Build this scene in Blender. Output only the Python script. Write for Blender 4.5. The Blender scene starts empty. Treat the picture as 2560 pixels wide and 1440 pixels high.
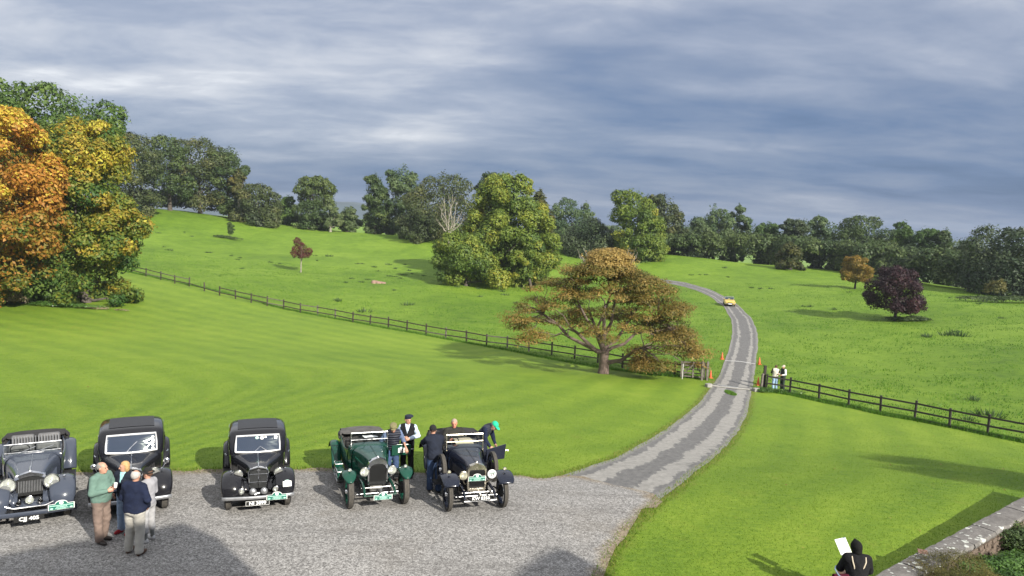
import bpy, bmesh, math, random
import numpy as np
from mathutils import Vector, Matrix

# ------------------------------------------------------------------ camera, sky, sun, exposure
SC = bpy.context.scene
COL = SC.collection
CAM_H = 7.5
PITCH = math.radians(5.5)
ROLL = math.radians(2.5)            # the phone was held slightly askew
FPX = 1900.0                       # focal length in pixels of the 2560 wide photograph
cam_data = bpy.data.cameras.new('camera')
cam_data.sensor_width = 36.0
cam_data.lens = FPX / 2560.0 * 36.0
cam_data.clip_start = 0.1
cam_data.clip_end = 12000
cam = bpy.data.objects.new('camera', cam_data)
COL.objects.link(cam)
cam.location = (0, 0, CAM_H)
cam.rotation_euler = (Matrix.Rotation(math.radians(90) - PITCH, 3, 'X') @ Matrix.Rotation(ROLL, 3, 'Z')).to_euler()
SC.camera = cam

SUN_AZ = math.radians(140.0)       # clockwise from +Y, the direction the sun stands in
SUN_EL = math.radians(29.0)
SUN_DIR = Vector((math.sin(SUN_AZ) * math.cos(SUN_EL), math.cos(SUN_AZ) * math.cos(SUN_EL), math.sin(SUN_EL)))
sun_data = bpy.data.lights.new('sun', 'SUN')
sun_data.energy = 4.9
sun_data.angle = math.radians(0.5)
sun_data.color = (1.0, 0.94, 0.83)
sun = bpy.data.objects.new('sun', sun_data)
COL.objects.link(sun)
sun.location = (30, -30, 40)
sun.rotation_euler = SUN_DIR.to_track_quat('Z', 'Y').to_euler()

SC.view_settings.view_transform = 'Standard'
SC.view_settings.look = 'None'
SC.view_settings.exposure = 0.66
SC.view_settings.gamma = 1.0
SC.view_settings.use_curve_mapping = False
SC.cycles.max_bounces = 6
SC.cycles.diffuse_bounces = 3
SC.cycles.glossy_bounces = 3
SC.cycles.transmission_bounces = 4
SC.cycles.transparent_max_bounces = 8


class NT:
    """small helper for node trees"""
    def __init__(self, tree):
        self.t = tree
        self.n = tree.nodes
        self.l = tree.links

    def add(self, typ, **kw):
        nd = self.n.new(typ)
        for k, v in kw.items():
            if k.startswith('i_'):
                nd.inputs[k[2:].replace('_', ' ')].default_value = v
            else:
                setattr(nd, k, v)
        return nd

    def link(self, a, b):
        self.l.new(a, b)

    def math(self, op, a, b=None, c=None, clamp=False):
        nd = self.n.new('ShaderNodeMath')
        nd.operation = op
        nd.use_clamp = clamp
        for i, x in enumerate((a, b, c)):
            if x is None:
                continue
            if isinstance(x, (int, float)):
                nd.inputs[i].default_value = x
            else:
                self.l.new(x, nd.inputs[i])
        return nd.outputs[0]

    def noise(self, vec, scale, detail=4, rough=0.55, dist=0.0):
        nd = self.n.new('ShaderNodeTexNoise')
        nd.inputs['Scale'].default_value = scale
        nd.inputs['Detail'].default_value = detail
        nd.inputs['Roughness'].default_value = rough
        nd.inputs['Distortion'].default_value = dist
        if vec is not None:
            self.l.new(vec, nd.inputs['Vector'])
        return nd.outputs['Fac']

    def voronoi(self, vec, scale, feature='F1', out='Distance'):
        nd = self.n.new('ShaderNodeTexVoronoi')
        nd.feature = feature
        nd.inputs['Scale'].default_value = scale
        if vec is not None:
            self.l.new(vec, nd.inputs['Vector'])
        return nd.outputs[out]

    def ramp(self, fac, stops, interp='LINEAR'):
        nd = self.n.new('ShaderNodeValToRGB')
        cr = nd.color_ramp
        cr.interpolation = interp
        while len(cr.elements) < len(stops):
            cr.elements.new(0.5)
        for e, (p, c) in zip(cr.elements, stops):
            e.position = p
            e.color = (c[0], c[1], c[2], 1) if not isinstance(c, (int, float)) else (c, c, c, 1)
        self.l.new(fac, nd.inputs['Fac'])
        return nd.outputs['Color']

    def mix(self, fac, a, b, mode='MIX'):
        nd = self.n.new('ShaderNodeMix')
        nd.data_type = 'RGBA'
        nd.blend_type = mode
        for sock, x in ((nd.inputs['Factor'], fac), (nd.inputs[6], a), (nd.inputs[7], b)):
            if isinstance(x, (int, float)):
                sock.default_value = x
            elif isinstance(x, tuple):
                sock.default_value = (x[0], x[1], x[2], 1)
            else:
                self.l.new(x, sock)
        return nd.outputs[2]

    def mapping(self, vec, scale=(1, 1, 1), rot=(0, 0, 0), loc=(0, 0, 0)):
        nd = self.n.new('ShaderNodeMapping')
        nd.inputs['Scale'].default_value = scale
        nd.inputs['Rotation'].default_value = rot
        nd.inputs['Location'].default_value = loc
        self.l.new(vec, nd.inputs['Vector'])
        return nd.outputs['Vector']


# ---- sky: Nishita daylight seen through a sheet of streaky rain cloud
world = bpy.data.worlds.new('World')
SC.world = world
world.use_nodes = True
w = NT(world.node_tree)
w.n.clear()
tc = w.add('ShaderNodeTexCoord')
sky = w.add('ShaderNodeTexSky', sky_type='NISHITA', sun_disc=False, sun_elevation=SUN_EL, sun_rotation=SUN_AZ)
sep = w.add('ShaderNodeSeparateXYZ')
w.link(tc.outputs['Generated'], sep.inputs[0])
zz = w.math('ADD', w.math('MAXIMUM', sep.outputs['Z'], 0.0), 0.16)
comb = w.add('ShaderNodeCombineXYZ')
w.link(w.math('DIVIDE', sep.outputs['X'], zz), comb.inputs[0])
w.link(w.math('DIVIDE', sep.outputs['Y'], zz), comb.inputs[1])
plane = comb.outputs[0]
v1 = w.mapping(plane, scale=(0.55, 0.95, 1), rot=(0, 0, math.radians(-8)), loc=(3.1, 0.4, 0))
v2 = w.mapping(plane, scale=(1.3, 1.7, 1), rot=(0, 0, math.radians(-8)), loc=(0.3, 2.7, 1.5))
v3 = w.mapping(plane, scale=(0.28, 0.55, 1), rot=(0, 0, math.radians(-12)), loc=(7.3, 1.7, 4.0))
n1 = w.noise(v1, 1.7, 8, 0.56, 0.3)
n2 = w.noise(v2, 2.0, 8, 0.6, 0.5)
n3 = w.noise(v3, 1.6, 3, 0.5, 0.2)
# broad trend: thin bright sheet overhead and to the left, heavy sheet low and to the right
base = w.math('MULTIPLY_ADD', w.math('MINIMUM', sep.outputs['Z'], 0.34), 2.0, 0.235)
base = w.math('MULTIPLY_ADD', sep.outputs['X'], -0.27, base)
s = w.math('MULTIPLY_ADD', w.math('SUBTRACT', n1, 0.5), 0.86, base)
s = w.math('MULTIPLY_ADD', w.math('SUBTRACT', n2, 0.5), 0.36, s)
s = w.math('MULTIPLY_ADD', w.math('SUBTRACT', n3, 0.5), 0.85, s)
cloud = w.ramp(s, [(0.0, (0.078, 0.135, 0.255)), (0.22, (0.130, 0.195, 0.335)), (0.42, (0.215, 0.270, 0.390)),
                   (0.60, (0.33, 0.375, 0.48)), (0.78, (0.53, 0.555, 0.62)), (0.95, (0.86, 0.87, 0.89))])
skyc = w.add('ShaderNodeVectorMath', operation='SCALE')
w.link(sky.outputs[0], skyc.inputs[0])
skyc.inputs['Scale'].default_value = 0.09
mixc = w.mix(0.90, skyc.outputs[0], cloud)
bg = w.add('ShaderNodeBackground')
bg.inputs['Strength'].default_value = 0.78
w.link(mixc, bg.inputs['Color'])
wo = w.add('ShaderNodeOutputWorld')
w.link(bg.outputs[0], wo.inputs[0])

# ------------------------------------------------------------------ materials
MATS = {}


def new_mat(name):
    m = bpy.data.materials.new(name)
    m.use_nodes = True
    nt = NT(m.node_tree)
    bs = nt.n['Principled BSDF']
    MATS[name] = m
    return m, nt, bs


def simple(name, col, rough=0.5, metal=0.0, var=0.0, vscale=8.0, bump=0.0, bscale=40.0, coat=0.0, spec=0.5, dirt=None):
    """plain material with a little noise in colour and relief"""
    m, nt, bs = new_mat(name)
    bs.inputs['Base Color'].default_value = (*col, 1)
    bs.inputs['Roughness'].default_value = rough
    bs.inputs['Metallic'].default_value = metal
    bs.inputs['Specular IOR Level'].default_value = spec
    if coat:
        bs.inputs['Coat Weight'].default_value = coat
        bs.inputs['Coat Roughness'].default_value = 0.06
    t = nt.add('ShaderNodeTexCoord')
    if var:
        f = nt.noise(t.outputs['Object'], vscale, 5, 0.6)
        lo = tuple(max(0, c * (1 - var)) for c in col)
        hi = tuple(min(1, c * (1 + var)) for c in col)
        c = nt.ramp(f, [(0.3, lo), (0.7, hi)])
        if dirt:
            f2 = nt.noise(t.outputs['Object'], vscale * 0.45, 6, 0.7)
            c = nt.mix(nt.math('MULTIPLY', nt.ramp(f2, [(0.5, 0.0), (0.75, 1.0)]), 0.6), c, dirt)
        nt.link(c, bs.inputs['Base Color'])
        r = nt.math('MULTIPLY_ADD', f, 0.25, rough - 0.1, clamp=True)
        nt.link(r, bs.inputs['Roughness'])
    if bump:
        b = nt.add('ShaderNodeBump')
        b.inputs['Strength'].default_value = bump
        b.inputs['Distance'].default_value = 0.02
        nt.link(nt.noise(t.outputs['Object'], bscale, 4), b.inputs['Height'])
        nt.link(b.outputs[0], bs.inputs['Normal'])
    return m


# ------------------------------------------------------------------ object helpers
def link(o, parent=None):
    COL.objects.link(o)
    if parent is not None:
        o.parent = parent
    return o


def tag(o, label=None, cat=None, group=None, kind=None):
    if label:
        o['label'] = label
    if cat:
        o['category'] = cat
    if group:
        o['group'] = group
    if kind:
        o['kind'] = kind
    return o


def thing(name, label, cat, loc=(0, 0, 0), rz=0.0, group=None):
    o = bpy.data.objects.new(name, None)
    o.empty_display_size = 0.3
    link(o)
    o.location = loc
    o.rotation_euler = (0, 0, rz)
    return tag(o, label, cat, group)


def mesh_np(name, V, F, mat=None, parent=None, smooth=False, fattr=None, vattr=None):
    """mesh object from numpy arrays; F is (n,3) or (n,4)"""
    V = np.asarray(V, dtype=np.float32)
    F = np.asarray(F, dtype=np.int32)
    me = bpy.data.meshes.new(name)
    k = F.shape[1]
    me.vertices.add(len(V))
    me.vertices.foreach_set('co', V.ravel())
    me.loops.add(F.size)
    me.loops.foreach_set('vertex_index', F.ravel())
    me.polygons.add(len(F))
    me.polygons.foreach_set('loop_start', np.arange(0, F.size, k, dtype=np.int32))
    me.polygons.foreach_set('loop_total', np.full(len(F), k, dtype=np.int32))
    if smooth:
        me.polygons.foreach_set('use_smooth', np.ones(len(F), dtype=bool))
    me.update(calc_edges=True)
    for nm, a in (fattr or {}).items():
        at = me.attributes.new(nm, 'FLOAT', 'FACE')
        at.data.foreach_set('value', np.asarray(a, dtype=np.float32))
    for nm, a in (vattr or {}).items():
        at = me.attributes.new(nm, 'FLOAT', 'POINT')
        at.data.foreach_set('value', np.asarray(a, dtype=np.float32))
    if mat is not None:
        me.materials.append(mat)
    o = bpy.data.objects.new(name, me)
    link(o, parent)
    return o


class MB:
    """collects shapes and links them as ONE mesh object"""
    def __init__(self):
        self.v = []
        self.f = []

    def _add(self, vs, fs):
        b = len(self.v)
        self.v += [tuple(p) for p in vs]
        self.f += [tuple(b + i for i in f) for f in fs]
        return self

    def box(self, c, s, rot=None):
        hx, hy, hz = s[0] / 2, s[1] / 2, s[2] / 2
        vs = [Vector((x * hx, y * hy, z * hz)) for z in (-1, 1) for y in (-1, 1) for x in (-1, 1)]
        if rot is not None:
            R = rot if isinstance(rot, Matrix) else Matrix.Rotation(rot, 3, 'Z')
            vs = [R @ p for p in vs]
        vs = [p + Vector(c) for p in vs]
        return self._add(vs, [(0, 2, 3, 1), (4, 5, 7, 6), (0, 1, 5, 4), (2, 6, 7, 3), (0, 4, 6, 2), (1, 3, 7, 5)])

    def bar(self, a, b, w, h, up=(0, 0, 1)):
        """square bar from a to b"""
        a, b = Vector(a), Vector(b)
        d = (b - a).normalized()
        s = d.cross(Vector(up))
        if s.length < 1e-4:
            s = d.cross(Vector((1, 0, 0)))
        s.normalize()
        u = s.cross(d).normalized()
        vs = []
        for p in (a, b):
            for k, l in ((-1, -1), (1, -1), (1, 1), (-1, 1)):
                vs.append(p + s * (k * w / 2) + u * (l * h / 2))
        return self._add(vs, [(3, 2, 1, 0), (4, 5, 6, 7), (0, 1, 5, 4), (1, 2, 6, 5), (2, 3, 7, 6), (3, 0, 4, 7)])

    def tube(self, pts, r, seg=8, caps=True):
        """tube along pts; r a number or one per point"""
        pts = [Vector(p) for p in pts]
        n = len(pts)
        rs = list(r) if hasattr(r, '__len__') else [r] * n
        vs, fs = [], []
        prev = None
        for i, p in enumerate(pts):
            d = (pts[min(i + 1, n - 1)] - pts[max(i - 1, 0)]).normalized()
            if prev is None:
                s = d.cross(Vector((0, 0, 1)))
                if s.length < 1e-3:
                    s = d.cross(Vector((1, 0, 0)))
            else:
                s = prev - d * prev.dot(d)
                if s.length < 1e-4:
                    s = d.cross(Vector((0, 0, 1)))
            s.normalize()
            prev = s
            u = d.cross(s)
            for k in range(seg):
                a = 2 * math.pi * k / seg
                vs.append(p + (s * math.cos(a) + u * math.sin(a)) * rs[i])
        for i in range(n - 1):
            for k in range(seg):
                k2 = (k + 1) % seg
                fs.append((i * seg + k, i * seg + k2, (i + 1) * seg + k2, (i + 1) * seg + k))
        if caps:
            fs.append(tuple(reversed(range(seg))))
            fs.append(tuple(range((n - 1) * seg, n * seg)))
        return self._add(vs, fs)

    def lathe(self, prof, o=(0, 0, 0), axis=(0, 0, 1), seg=24, close=False):
        """prof: list of (radius, distance along the axis)"""
        o, ax = Vector(o), Vector(axis).normalized()
        s = ax.cross(Vector((0, 0, 1)))
        if s.length < 1e-3:
            s = Vector((1, 0, 0))
        s.normalize()
        u = ax.cross(s)
        vs, fs = [], []
        for (r, h) in prof:
            for k in range(seg):
                a = 2 * math.pi * k / seg
                vs.append(o + ax * h + (s * math.cos(a) + u * math.sin(a)) * max(r, 1e-4))
        n = len(prof)
        rng = range(n) if close else range(n - 1)
        for i in rng:
            j = (i + 1) % n
            for k in range(seg):
                k2 = (k + 1) % seg
                fs.append((i * seg + k, i * seg + k2, j * seg + k2, j * seg + k))
        return self._add(vs, fs)

    def loft(self, secs, closed=False, caps=False):
        m = len(secs[0])
        vs = [p for s in secs for p in s]
        fs = []
        for i in range(len(secs) - 1):
            for k in range(m if closed else m - 1):
                k2 = (k + 1) % m
                fs.append((i * m + k, i * m + k2, (i + 1) * m + k2, (i + 1) * m + k))
        if caps:
            fs.append(tuple(reversed(range(m))))
            fs.append(tuple(range((len(secs) - 1) * m, len(secs) * m)))
        return self._add(vs, fs)

    def poly(self, pts, th=None, n=None):
        """flat polygon, optionally with thickness th along n"""
        pts = [Vector(p) for p in pts]
        k = len(pts)
        if th is None:
            return self._add(pts, [tuple(range(k))])
        n = Vector(n).normalized() * th
        fs = [tuple(range(k)), tuple(reversed(range(k, 2 * k)))]
        for i in range(k):
            j = (i + 1) % k
            fs.append((i, i + k, j + k, j))
        return self._add(pts + [p + n for p in pts], fs)

    def build(self, name, mat, parent=None, smooth=True, bevel=0.0, solid=0.0, sub=0, angle=40, kind=None):
        me = bpy.data.meshes.new(name)
        me.from_pydata(self.v, [], self.f)
        bm = bmesh.new()
        bm.from_mesh(me)
        bmesh.ops.recalc_face_normals(bm, faces=bm.faces)
        bm.to_mesh(me)
        bm.free()
        me.materials.append(mat)
        o = bpy.data.objects.new(name, me)
        link(o, parent)
        if smooth:
            for p in me.polygons:
                p.use_smooth = True
            if not sub:
                me.set_sharp_from_angle(angle=math.radians(angle))
        if solid:
            md = o.modifiers.new('solid', 'SOLIDIFY')
            md.thickness = solid
            md.offset = -1
        if sub:
            md = o.modifiers.new('sub', 'SUBSURF')
            md.levels = sub
            md.render_levels = sub
        if bevel:
            md = o.modifiers.new('bevel', 'BEVEL')
            md.width = bevel
            md.segments = 2
            md.limit_method = 'ANGLE'
            md.angle_limit = math.radians(35)
        if kind:
            o['kind'] = kind
        return o


def copy_tree(o, parent=None):
    c = o.copy()
    link(c)
    if parent is not None:
        c.parent = parent
    for ch in list(o.children):
        copy_tree(ch, c)
    return c


# ------------------------------------------------------------------ pixel <-> place, terrain height
CP, SP = math.cos(PITCH), math.sin(PITCH)
CR, SR = math.cos(ROLL), math.sin(ROLL)


def ray(u, v):
    a = (u - 1280.0) / FPX
    b = (v - 720.0) / FPX
    a, b = a * CR + b * SR, b * CR - a * SR
    return a, CP - b * SP, -(SP + b * CP)          # direction x, y, z for depth 1


def at(u, v, Y):
    """point on the ray through pixel u,v of the photograph at forward distance Y"""
    dx, dy, dz = ray(u, v)
    t = Y / dy
    return dx * t, Y, CAM_H + dz * t


def vnoise(x, y, seed=0):
    """smooth value noise in -1..1"""
    x = np.asarray(x, float)
    y = np.asarray(y, float)
    xi, yi = np.floor(x), np.floor(y)
    xf, yf = x - xi, y - yi

    def h(a, b):
        t = np.sin(a * 127.1 + b * 311.7 + seed * 74.7) * 43758.5453
        return t - np.floor(t)
    sx, sy = xf * xf * (3 - 2 * xf), yf * yf * (3 - 2 * yf)
    top = h(xi, yi) * (1 - sx) + h(xi + 1, yi) * sx
    bot = h(xi, yi + 1) * (1 - sx) + h(xi + 1, yi + 1) * sx
    return 2 * (top * (1 - sy) + bot * sy) - 1


def fbm(x, y, seed=0, oct=4):
    s, a = 0, 0.5
    for i in range(oct):
        s = s + a * vnoise(x * 2 ** i, y * 2 ** i, seed + i * 13)
        a *= 0.5
    return s


CTRL = []
# the gravel forecourt is level
for x, y in ((-45, -30), (-20, -30), (10, -30), (40, -30), (-40, 5), (-20, 5), (0, 5), (9, 5), (-28, 14), (-14, 14), (-2, 14),
             (-26, 21), (-18, 21), (-10, 21), (-3, 21), (3, 17), (6, 12), (9, 14)):
    CTRL.append((x, y, 0.0))
CTRL += [(11, 17, -0.25), (18, 10, -0.3), (30, 5, -0.6), (40, 12, -1.5)]
for u, v, Y in (
        # mown lawn, sinking towards the fence
        (60, 1000, 31), (60, 850, 52), (420, 930, 39), (900, 1000, 33), (1350, 1060, 31), (1100, 930, 47),
        (1760, 1160, 26.5), (1700, 1240, 20.5), (2050, 1150, 30), (2300, 1200, 24.2), (2560, 1180, 27.5), (2000, 1250, 20.4),
        # left fence line
        (330, 682, 101), (470, 712, 94), (710, 772, 84), (885, 805, 78.5), (1065, 835, 73.5), (1270, 873, 66), (1480, 918, 58.5), (1765, 948, 53),
        # gateway and right fence line
        (1880, 965, 52), (1910, 975, 51.5), (2200, 1035, 45.5), (2560, 1106, 39.5), (2900, 1175, 35),
        # drive beyond the gateway
        (1850, 900, 62), (1865, 830, 77), (1825, 765, 103), (1740, 720, 126), (1650, 700, 138),
        # left pasture
        (752, 680, 119), (575, 596, 160), (950, 706, 112), (400, 600, 145), (380, 640, 120), (1000, 650, 145), (1240, 706, 121),
        # far edge of the pasture under the trees
        (250, 545, 165), (400, 528, 182), (520, 538, 188), (640, 555, 190), (760, 570, 190), (900, 585, 188), (1000, 593, 182),
        (1120, 606, 172), (1400, 650, 150), (1560, 655, 152), (1700, 656, 152), (1850, 660, 155), (1960, 668, 152), (2100, 690, 140),
        # right pasture
        (2137, 722, 119), (2237, 800, 87.5), (2050, 800, 88), (2500, 900, 62), (2200, 900, 65), (2480, 745, 106), (2350, 733, 116), (2560, 752, 101), (2560, 820, 78)):
    CTRL.append(at(u, v, Y))
# behind the tree belts
for u, v, Y, dz in ((200, 540, 290, -4), (500, 535, 300, -5), (880, 585, 290, -6), (1300, 650, 260, -5), (1700, 656, 260, -5), (2100, 690, 240, -4),
                    (2560, 752, 190, -3), (3100, 800, 150, -3), (-300, 560, 220, 0), (-200, 700, 90, 0)):
    p = at(u, v, Y)
    CTRL.append((p[0], p[1], p[2] + dz))
CT = np.array(CTRL, float)


def _tps_fit():
    P = CT[:, :2] / 50.0
    n = len(P)
    d = np.sqrt(((P[:, None] - P[None]) ** 2).sum(-1)) + 1e-12
    K = d * d * np.log(d)
    K += np.eye(n) * 0.004
    A = np.zeros((n + 3, n + 3))
    A[:n, :n] = K
    A[:n, n] = 1
    A[:n, n + 1:] = P
    A[n, :n] = 1
    A[n + 1:, :n] = P.T
    b = np.zeros(n + 3)
    b[:n] = CT[:, 2]
    return P, np.linalg.solve(A, b)


_P, _W = _tps_fit()


def height(x, y):
    x = np.asarray(x, float)
    y = np.asarray(y, float)
    sh = x.shape
    X = np.clip(x.ravel() / 50.0, -8, 8)
    Yv = np.clip(y.ravel() / 50.0, -1.5, 6.5)
    out = np.empty(len(X))
    n = len(_P)
    for s0 in range(0, len(X), 40000):
        sl = slice(s0, s0 + 40000)
        d = np.sqrt((X[sl, None] - _P[None, :, 0]) ** 2 + (Yv[sl, None] - _P[None, :, 1]) ** 2) + 1e-12
        out[sl] = (d * d * np.log(d)) @ _W[:n] + _W[n] + X[sl] * _W[n + 1] + Yv[sl] * _W[n + 2]
    out = out.reshape(sh)
    # keep the forecourt perfectly level and blend outwards
    cx = np.clip((x + 45) / 2, 0, 1) * np.clip((7.5 - x) / 4.5, 0, 1)
    cy = np.clip((21.5 - y) / 3.0, 0, 1)
    k = cx * cy
    k = k * k * (3 - 2 * k)
    out = out * (1 - k)
    # small unevenness of the pasture
    f = np.clip((y - 60) / 40, 0, 1)
    out = out + f * (0.35 * vnoise(x / 17, y / 17, 5) + 0.10 * vnoise(x / 4.3, y / 4.3, 9))
    return out


def hz(x, y):
    return float(height(np.array([x]), np.array([y]))[0])


_YS = np.concatenate([np.arange(8, 60, 0.1), np.arange(60, 320, 0.4)])


def G(u, v, off=0.0):
    """place on the ground seen through pixel u,v"""
    dx, dy, dz = ray(u, v)
    t = _YS / dy
    X, Z = dx * t, CAM_H + dz * t
    hh = height(X, _YS) + off
    below = np.nonzero(Z < hh)[0]
    if len(below) == 0:
        return Vector((dx * 250 / dy, 250, hz(dx * 250 / dy, 250)))
    i = max(below[0], 1)
    a = (Z[i - 1] - hh[i - 1]) / ((Z[i - 1] - hh[i - 1]) - (Z[i] - hh[i]) + 1e-9)
    Y = _YS[i - 1] + a * (_YS[i] - _YS[i - 1])
    return Vector((dx * Y / dy, Y, CAM_H + dz * Y / dy))

# ------------------------------------------------------------------ the ground sheets
def poly_sdf(px, py, poly):
    """signed distance, positive inside"""
    poly = np.asarray(poly, float)
    n = len(poly)
    d2 = np.full(px.shape, 1e12)
    inside = np.zeros(px.shape, bool)
    for i in range(n):
        ax, ay = poly[i]
        bx, by = poly[(i + 1) % n]
        ex, ey = bx - ax, by - ay
        wx, wy = px - ax, py - ay
        t = np.clip((wx * ex + wy * ey) / (ex * ex + ey * ey + 1e-12), 0, 1)
        d2 = np.minimum(d2, (wx - ex * t) ** 2 + (wy - ey * t) ** 2)
        c = ((ay > py) != (by > py)) & (px < (bx - ax) * (py - ay) / (by - ay + 1e-12) + ax)
        inside ^= c
    return np.where(inside, 1, -1) * np.sqrt(d2)


def line_dist(px, py, pl):
    d2 = np.full(px.shape, 1e12)
    for (ax, ay), (bx, by) in zip(pl[:-1], pl[1:]):
        ex, ey = bx - ax, by - ay
        wx, wy = px - ax, py - ay
        t = np.clip((wx * ex + wy * ey) / (ex * ex + ey * ey + 1e-12), 0, 1)
        d2 = np.minimum(d2, (wx - ex * t) ** 2 + (wy - ey * t) ** 2)
    return np.sqrt(d2)


def xy(pts):
    return [(p.x, p.y) for p in (G(u, v) for u, v in pts)]


DRIVE_L = xy([(1420, 1187), (1530, 1150), (1640, 1090), (1700, 1048), (1747, 1010), (1775, 970), (1795, 945), (1809, 911), (1823, 874), (1831, 833),
              (1828, 798), (1811, 768), (1785, 748), (1752, 731), (1714, 718), (1655, 703), (1600, 693)])
DRIVE_R = xy([(1640, 1255), (1700, 1215), (1760, 1166), (1820, 1112), (1850, 1072), (1869, 1030), (1878, 984), (1883, 960), (1888, 916), (1895, 869),
              (1894, 833), (1880, 797), (1856, 773), (1837, 757), (1809, 741), (1762, 720), (1714, 706), (1651, 697), (1600, 688)])
DRIVE_POLY = [(G(1330, 1215).x, G(1330, 1215).y)] + DRIVE_L + DRIVE_R[::-1] + [(G(1560, 1300).x, G(1560, 1300).y)]
gr_top = xy([(0, 1176), (180, 1183), (430, 1181), (550, 1180), (780, 1176), (1060, 1184), (1290, 1190), (1345, 1198), (1425, 1190)])
GRAVEL_POLY = [(-60, -30), (-60, gr_top[0][1] + 1.0)] + gr_top + xy([(1500, 1205), (1600, 1225), (1650, 1250), (1580, 1312), (1530, 1370), (1503, 1438)]) + [(1.2, 12.5), (0.2, 8.0), (0.0, -30)]
FENCE_L = xy([(250, 662), (330, 682), (470, 712), (590, 740), (710, 772), (885, 805), (1065, 838), (1270, 876), (1480, 916), (1620, 936), (1765, 948)])
FENCE_R = xy([(1910, 976), (1972, 985), (2050, 1003), (2122, 1017), (2200, 1035), (2286, 1050), (2372, 1067), (2468, 1087), (2560, 1106), (2680, 1128)])
LAWN_POLY = [(-90, -30), (-90, 100)] + FENCE_L + FENCE_R + [(60, 30), (60, -30)]
DRIVE_C = [((a[0] + b[0]) / 2, (a[1] + b[1]) / 2) for a, b in zip(DRIVE_L, DRIVE_R)]

NX = 430
rows = np.exp(np.linspace(math.log(9.0), math.log(1590.0), 520)) - 45.0
cols = np.linspace(-1, 1, NX)
cols = 0.62 * cols + 0.38 * cols ** 3
GX = cols[None, :] * 1.02 * (rows[:, None] + 47.0)
GY = np.repeat(rows[:, None], NX, 1)
GZ = height(GX, GY)
NY = len(rows)


def vid(i, j):
    return i * NX + j


ii, jj = np.meshgrid(np.arange(NY - 1), np.arange(NX - 1), indexing='ij')
QUADS = np.stack([vid(ii, jj), vid(ii, jj + 1), vid(ii + 1, jj + 1), vid(ii + 1, jj)], -1).reshape(-1, 4)
GV = np.stack([GX.ravel(), GY.ravel(), GZ.ravel()], 1)


def sheet(name, sdf, off, mat, extra=None):
    """the part of the ground grid where sdf > 0, cut cleanly on its edge and raised by off"""
    s = sdf.ravel()
    qs = s[QUADS]
    full = (qs > 0).all(1)
    part = (qs > 0).any(1) & ~full
    V, F, idx = [], [], {}

    def vert(key):
        k = idx.get(key)
        if k is None:
            if isinstance(key, tuple):
                a, b = key
                t = s[a] / (s[a] - s[b])
                p = GV[a] * (1 - t) + GV[b] * t
            else:
                p = GV[key]
            k = idx[key] = len(V)
            V.append(p)
        return k
    fq = QUADS[full]
    used = np.unique(fq)
    remap = np.full(len(GV), -1)
    remap[used] = np.arange(len(used))
    for k, g in enumerate(used):
        idx[int(g)] = k
    V = list(GV[used])
    F = [tuple(r) for r in remap[fq]]
    for q in QUADS[part]:
        for tri in ((q[0], q[1], q[2]), (q[0], q[2], q[3])):
            out = []
            for e in range(3):
                a, b = int(tri[e]), int(tri[(e + 1) % 3])
                if s[a] > 0:
                    out.append(vert(a))
                if (s[a] > 0) != (s[b] > 0):
                    out.append(vert((a, b) if a < b else (b, a)))
            if len(out) >= 3:
                for t in range(1, len(out) - 1):
                    F.append((out[0], out[t], out[t + 1]))
    V = np.array(V)
    V[:, 2] += off
    me = bpy.data.meshes.new(name)
    me.from_pydata(V.tolist(), [], F)
    me.polygons.foreach_set('use_smooth', np.ones(len(F), dtype=bool))
    for nm, fn in (extra or {}).items():
        atb = me.attributes.new(nm, 'FLOAT', 'POINT')
        atb.data.foreach_set('value', fn(V[:, 0], V[:, 1]).astype(np.float32))
    me.materials.append(mat)
    o = bpy.data.objects.new(name, me)
    link(o)
    return tag(o, kind='structure')


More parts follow.
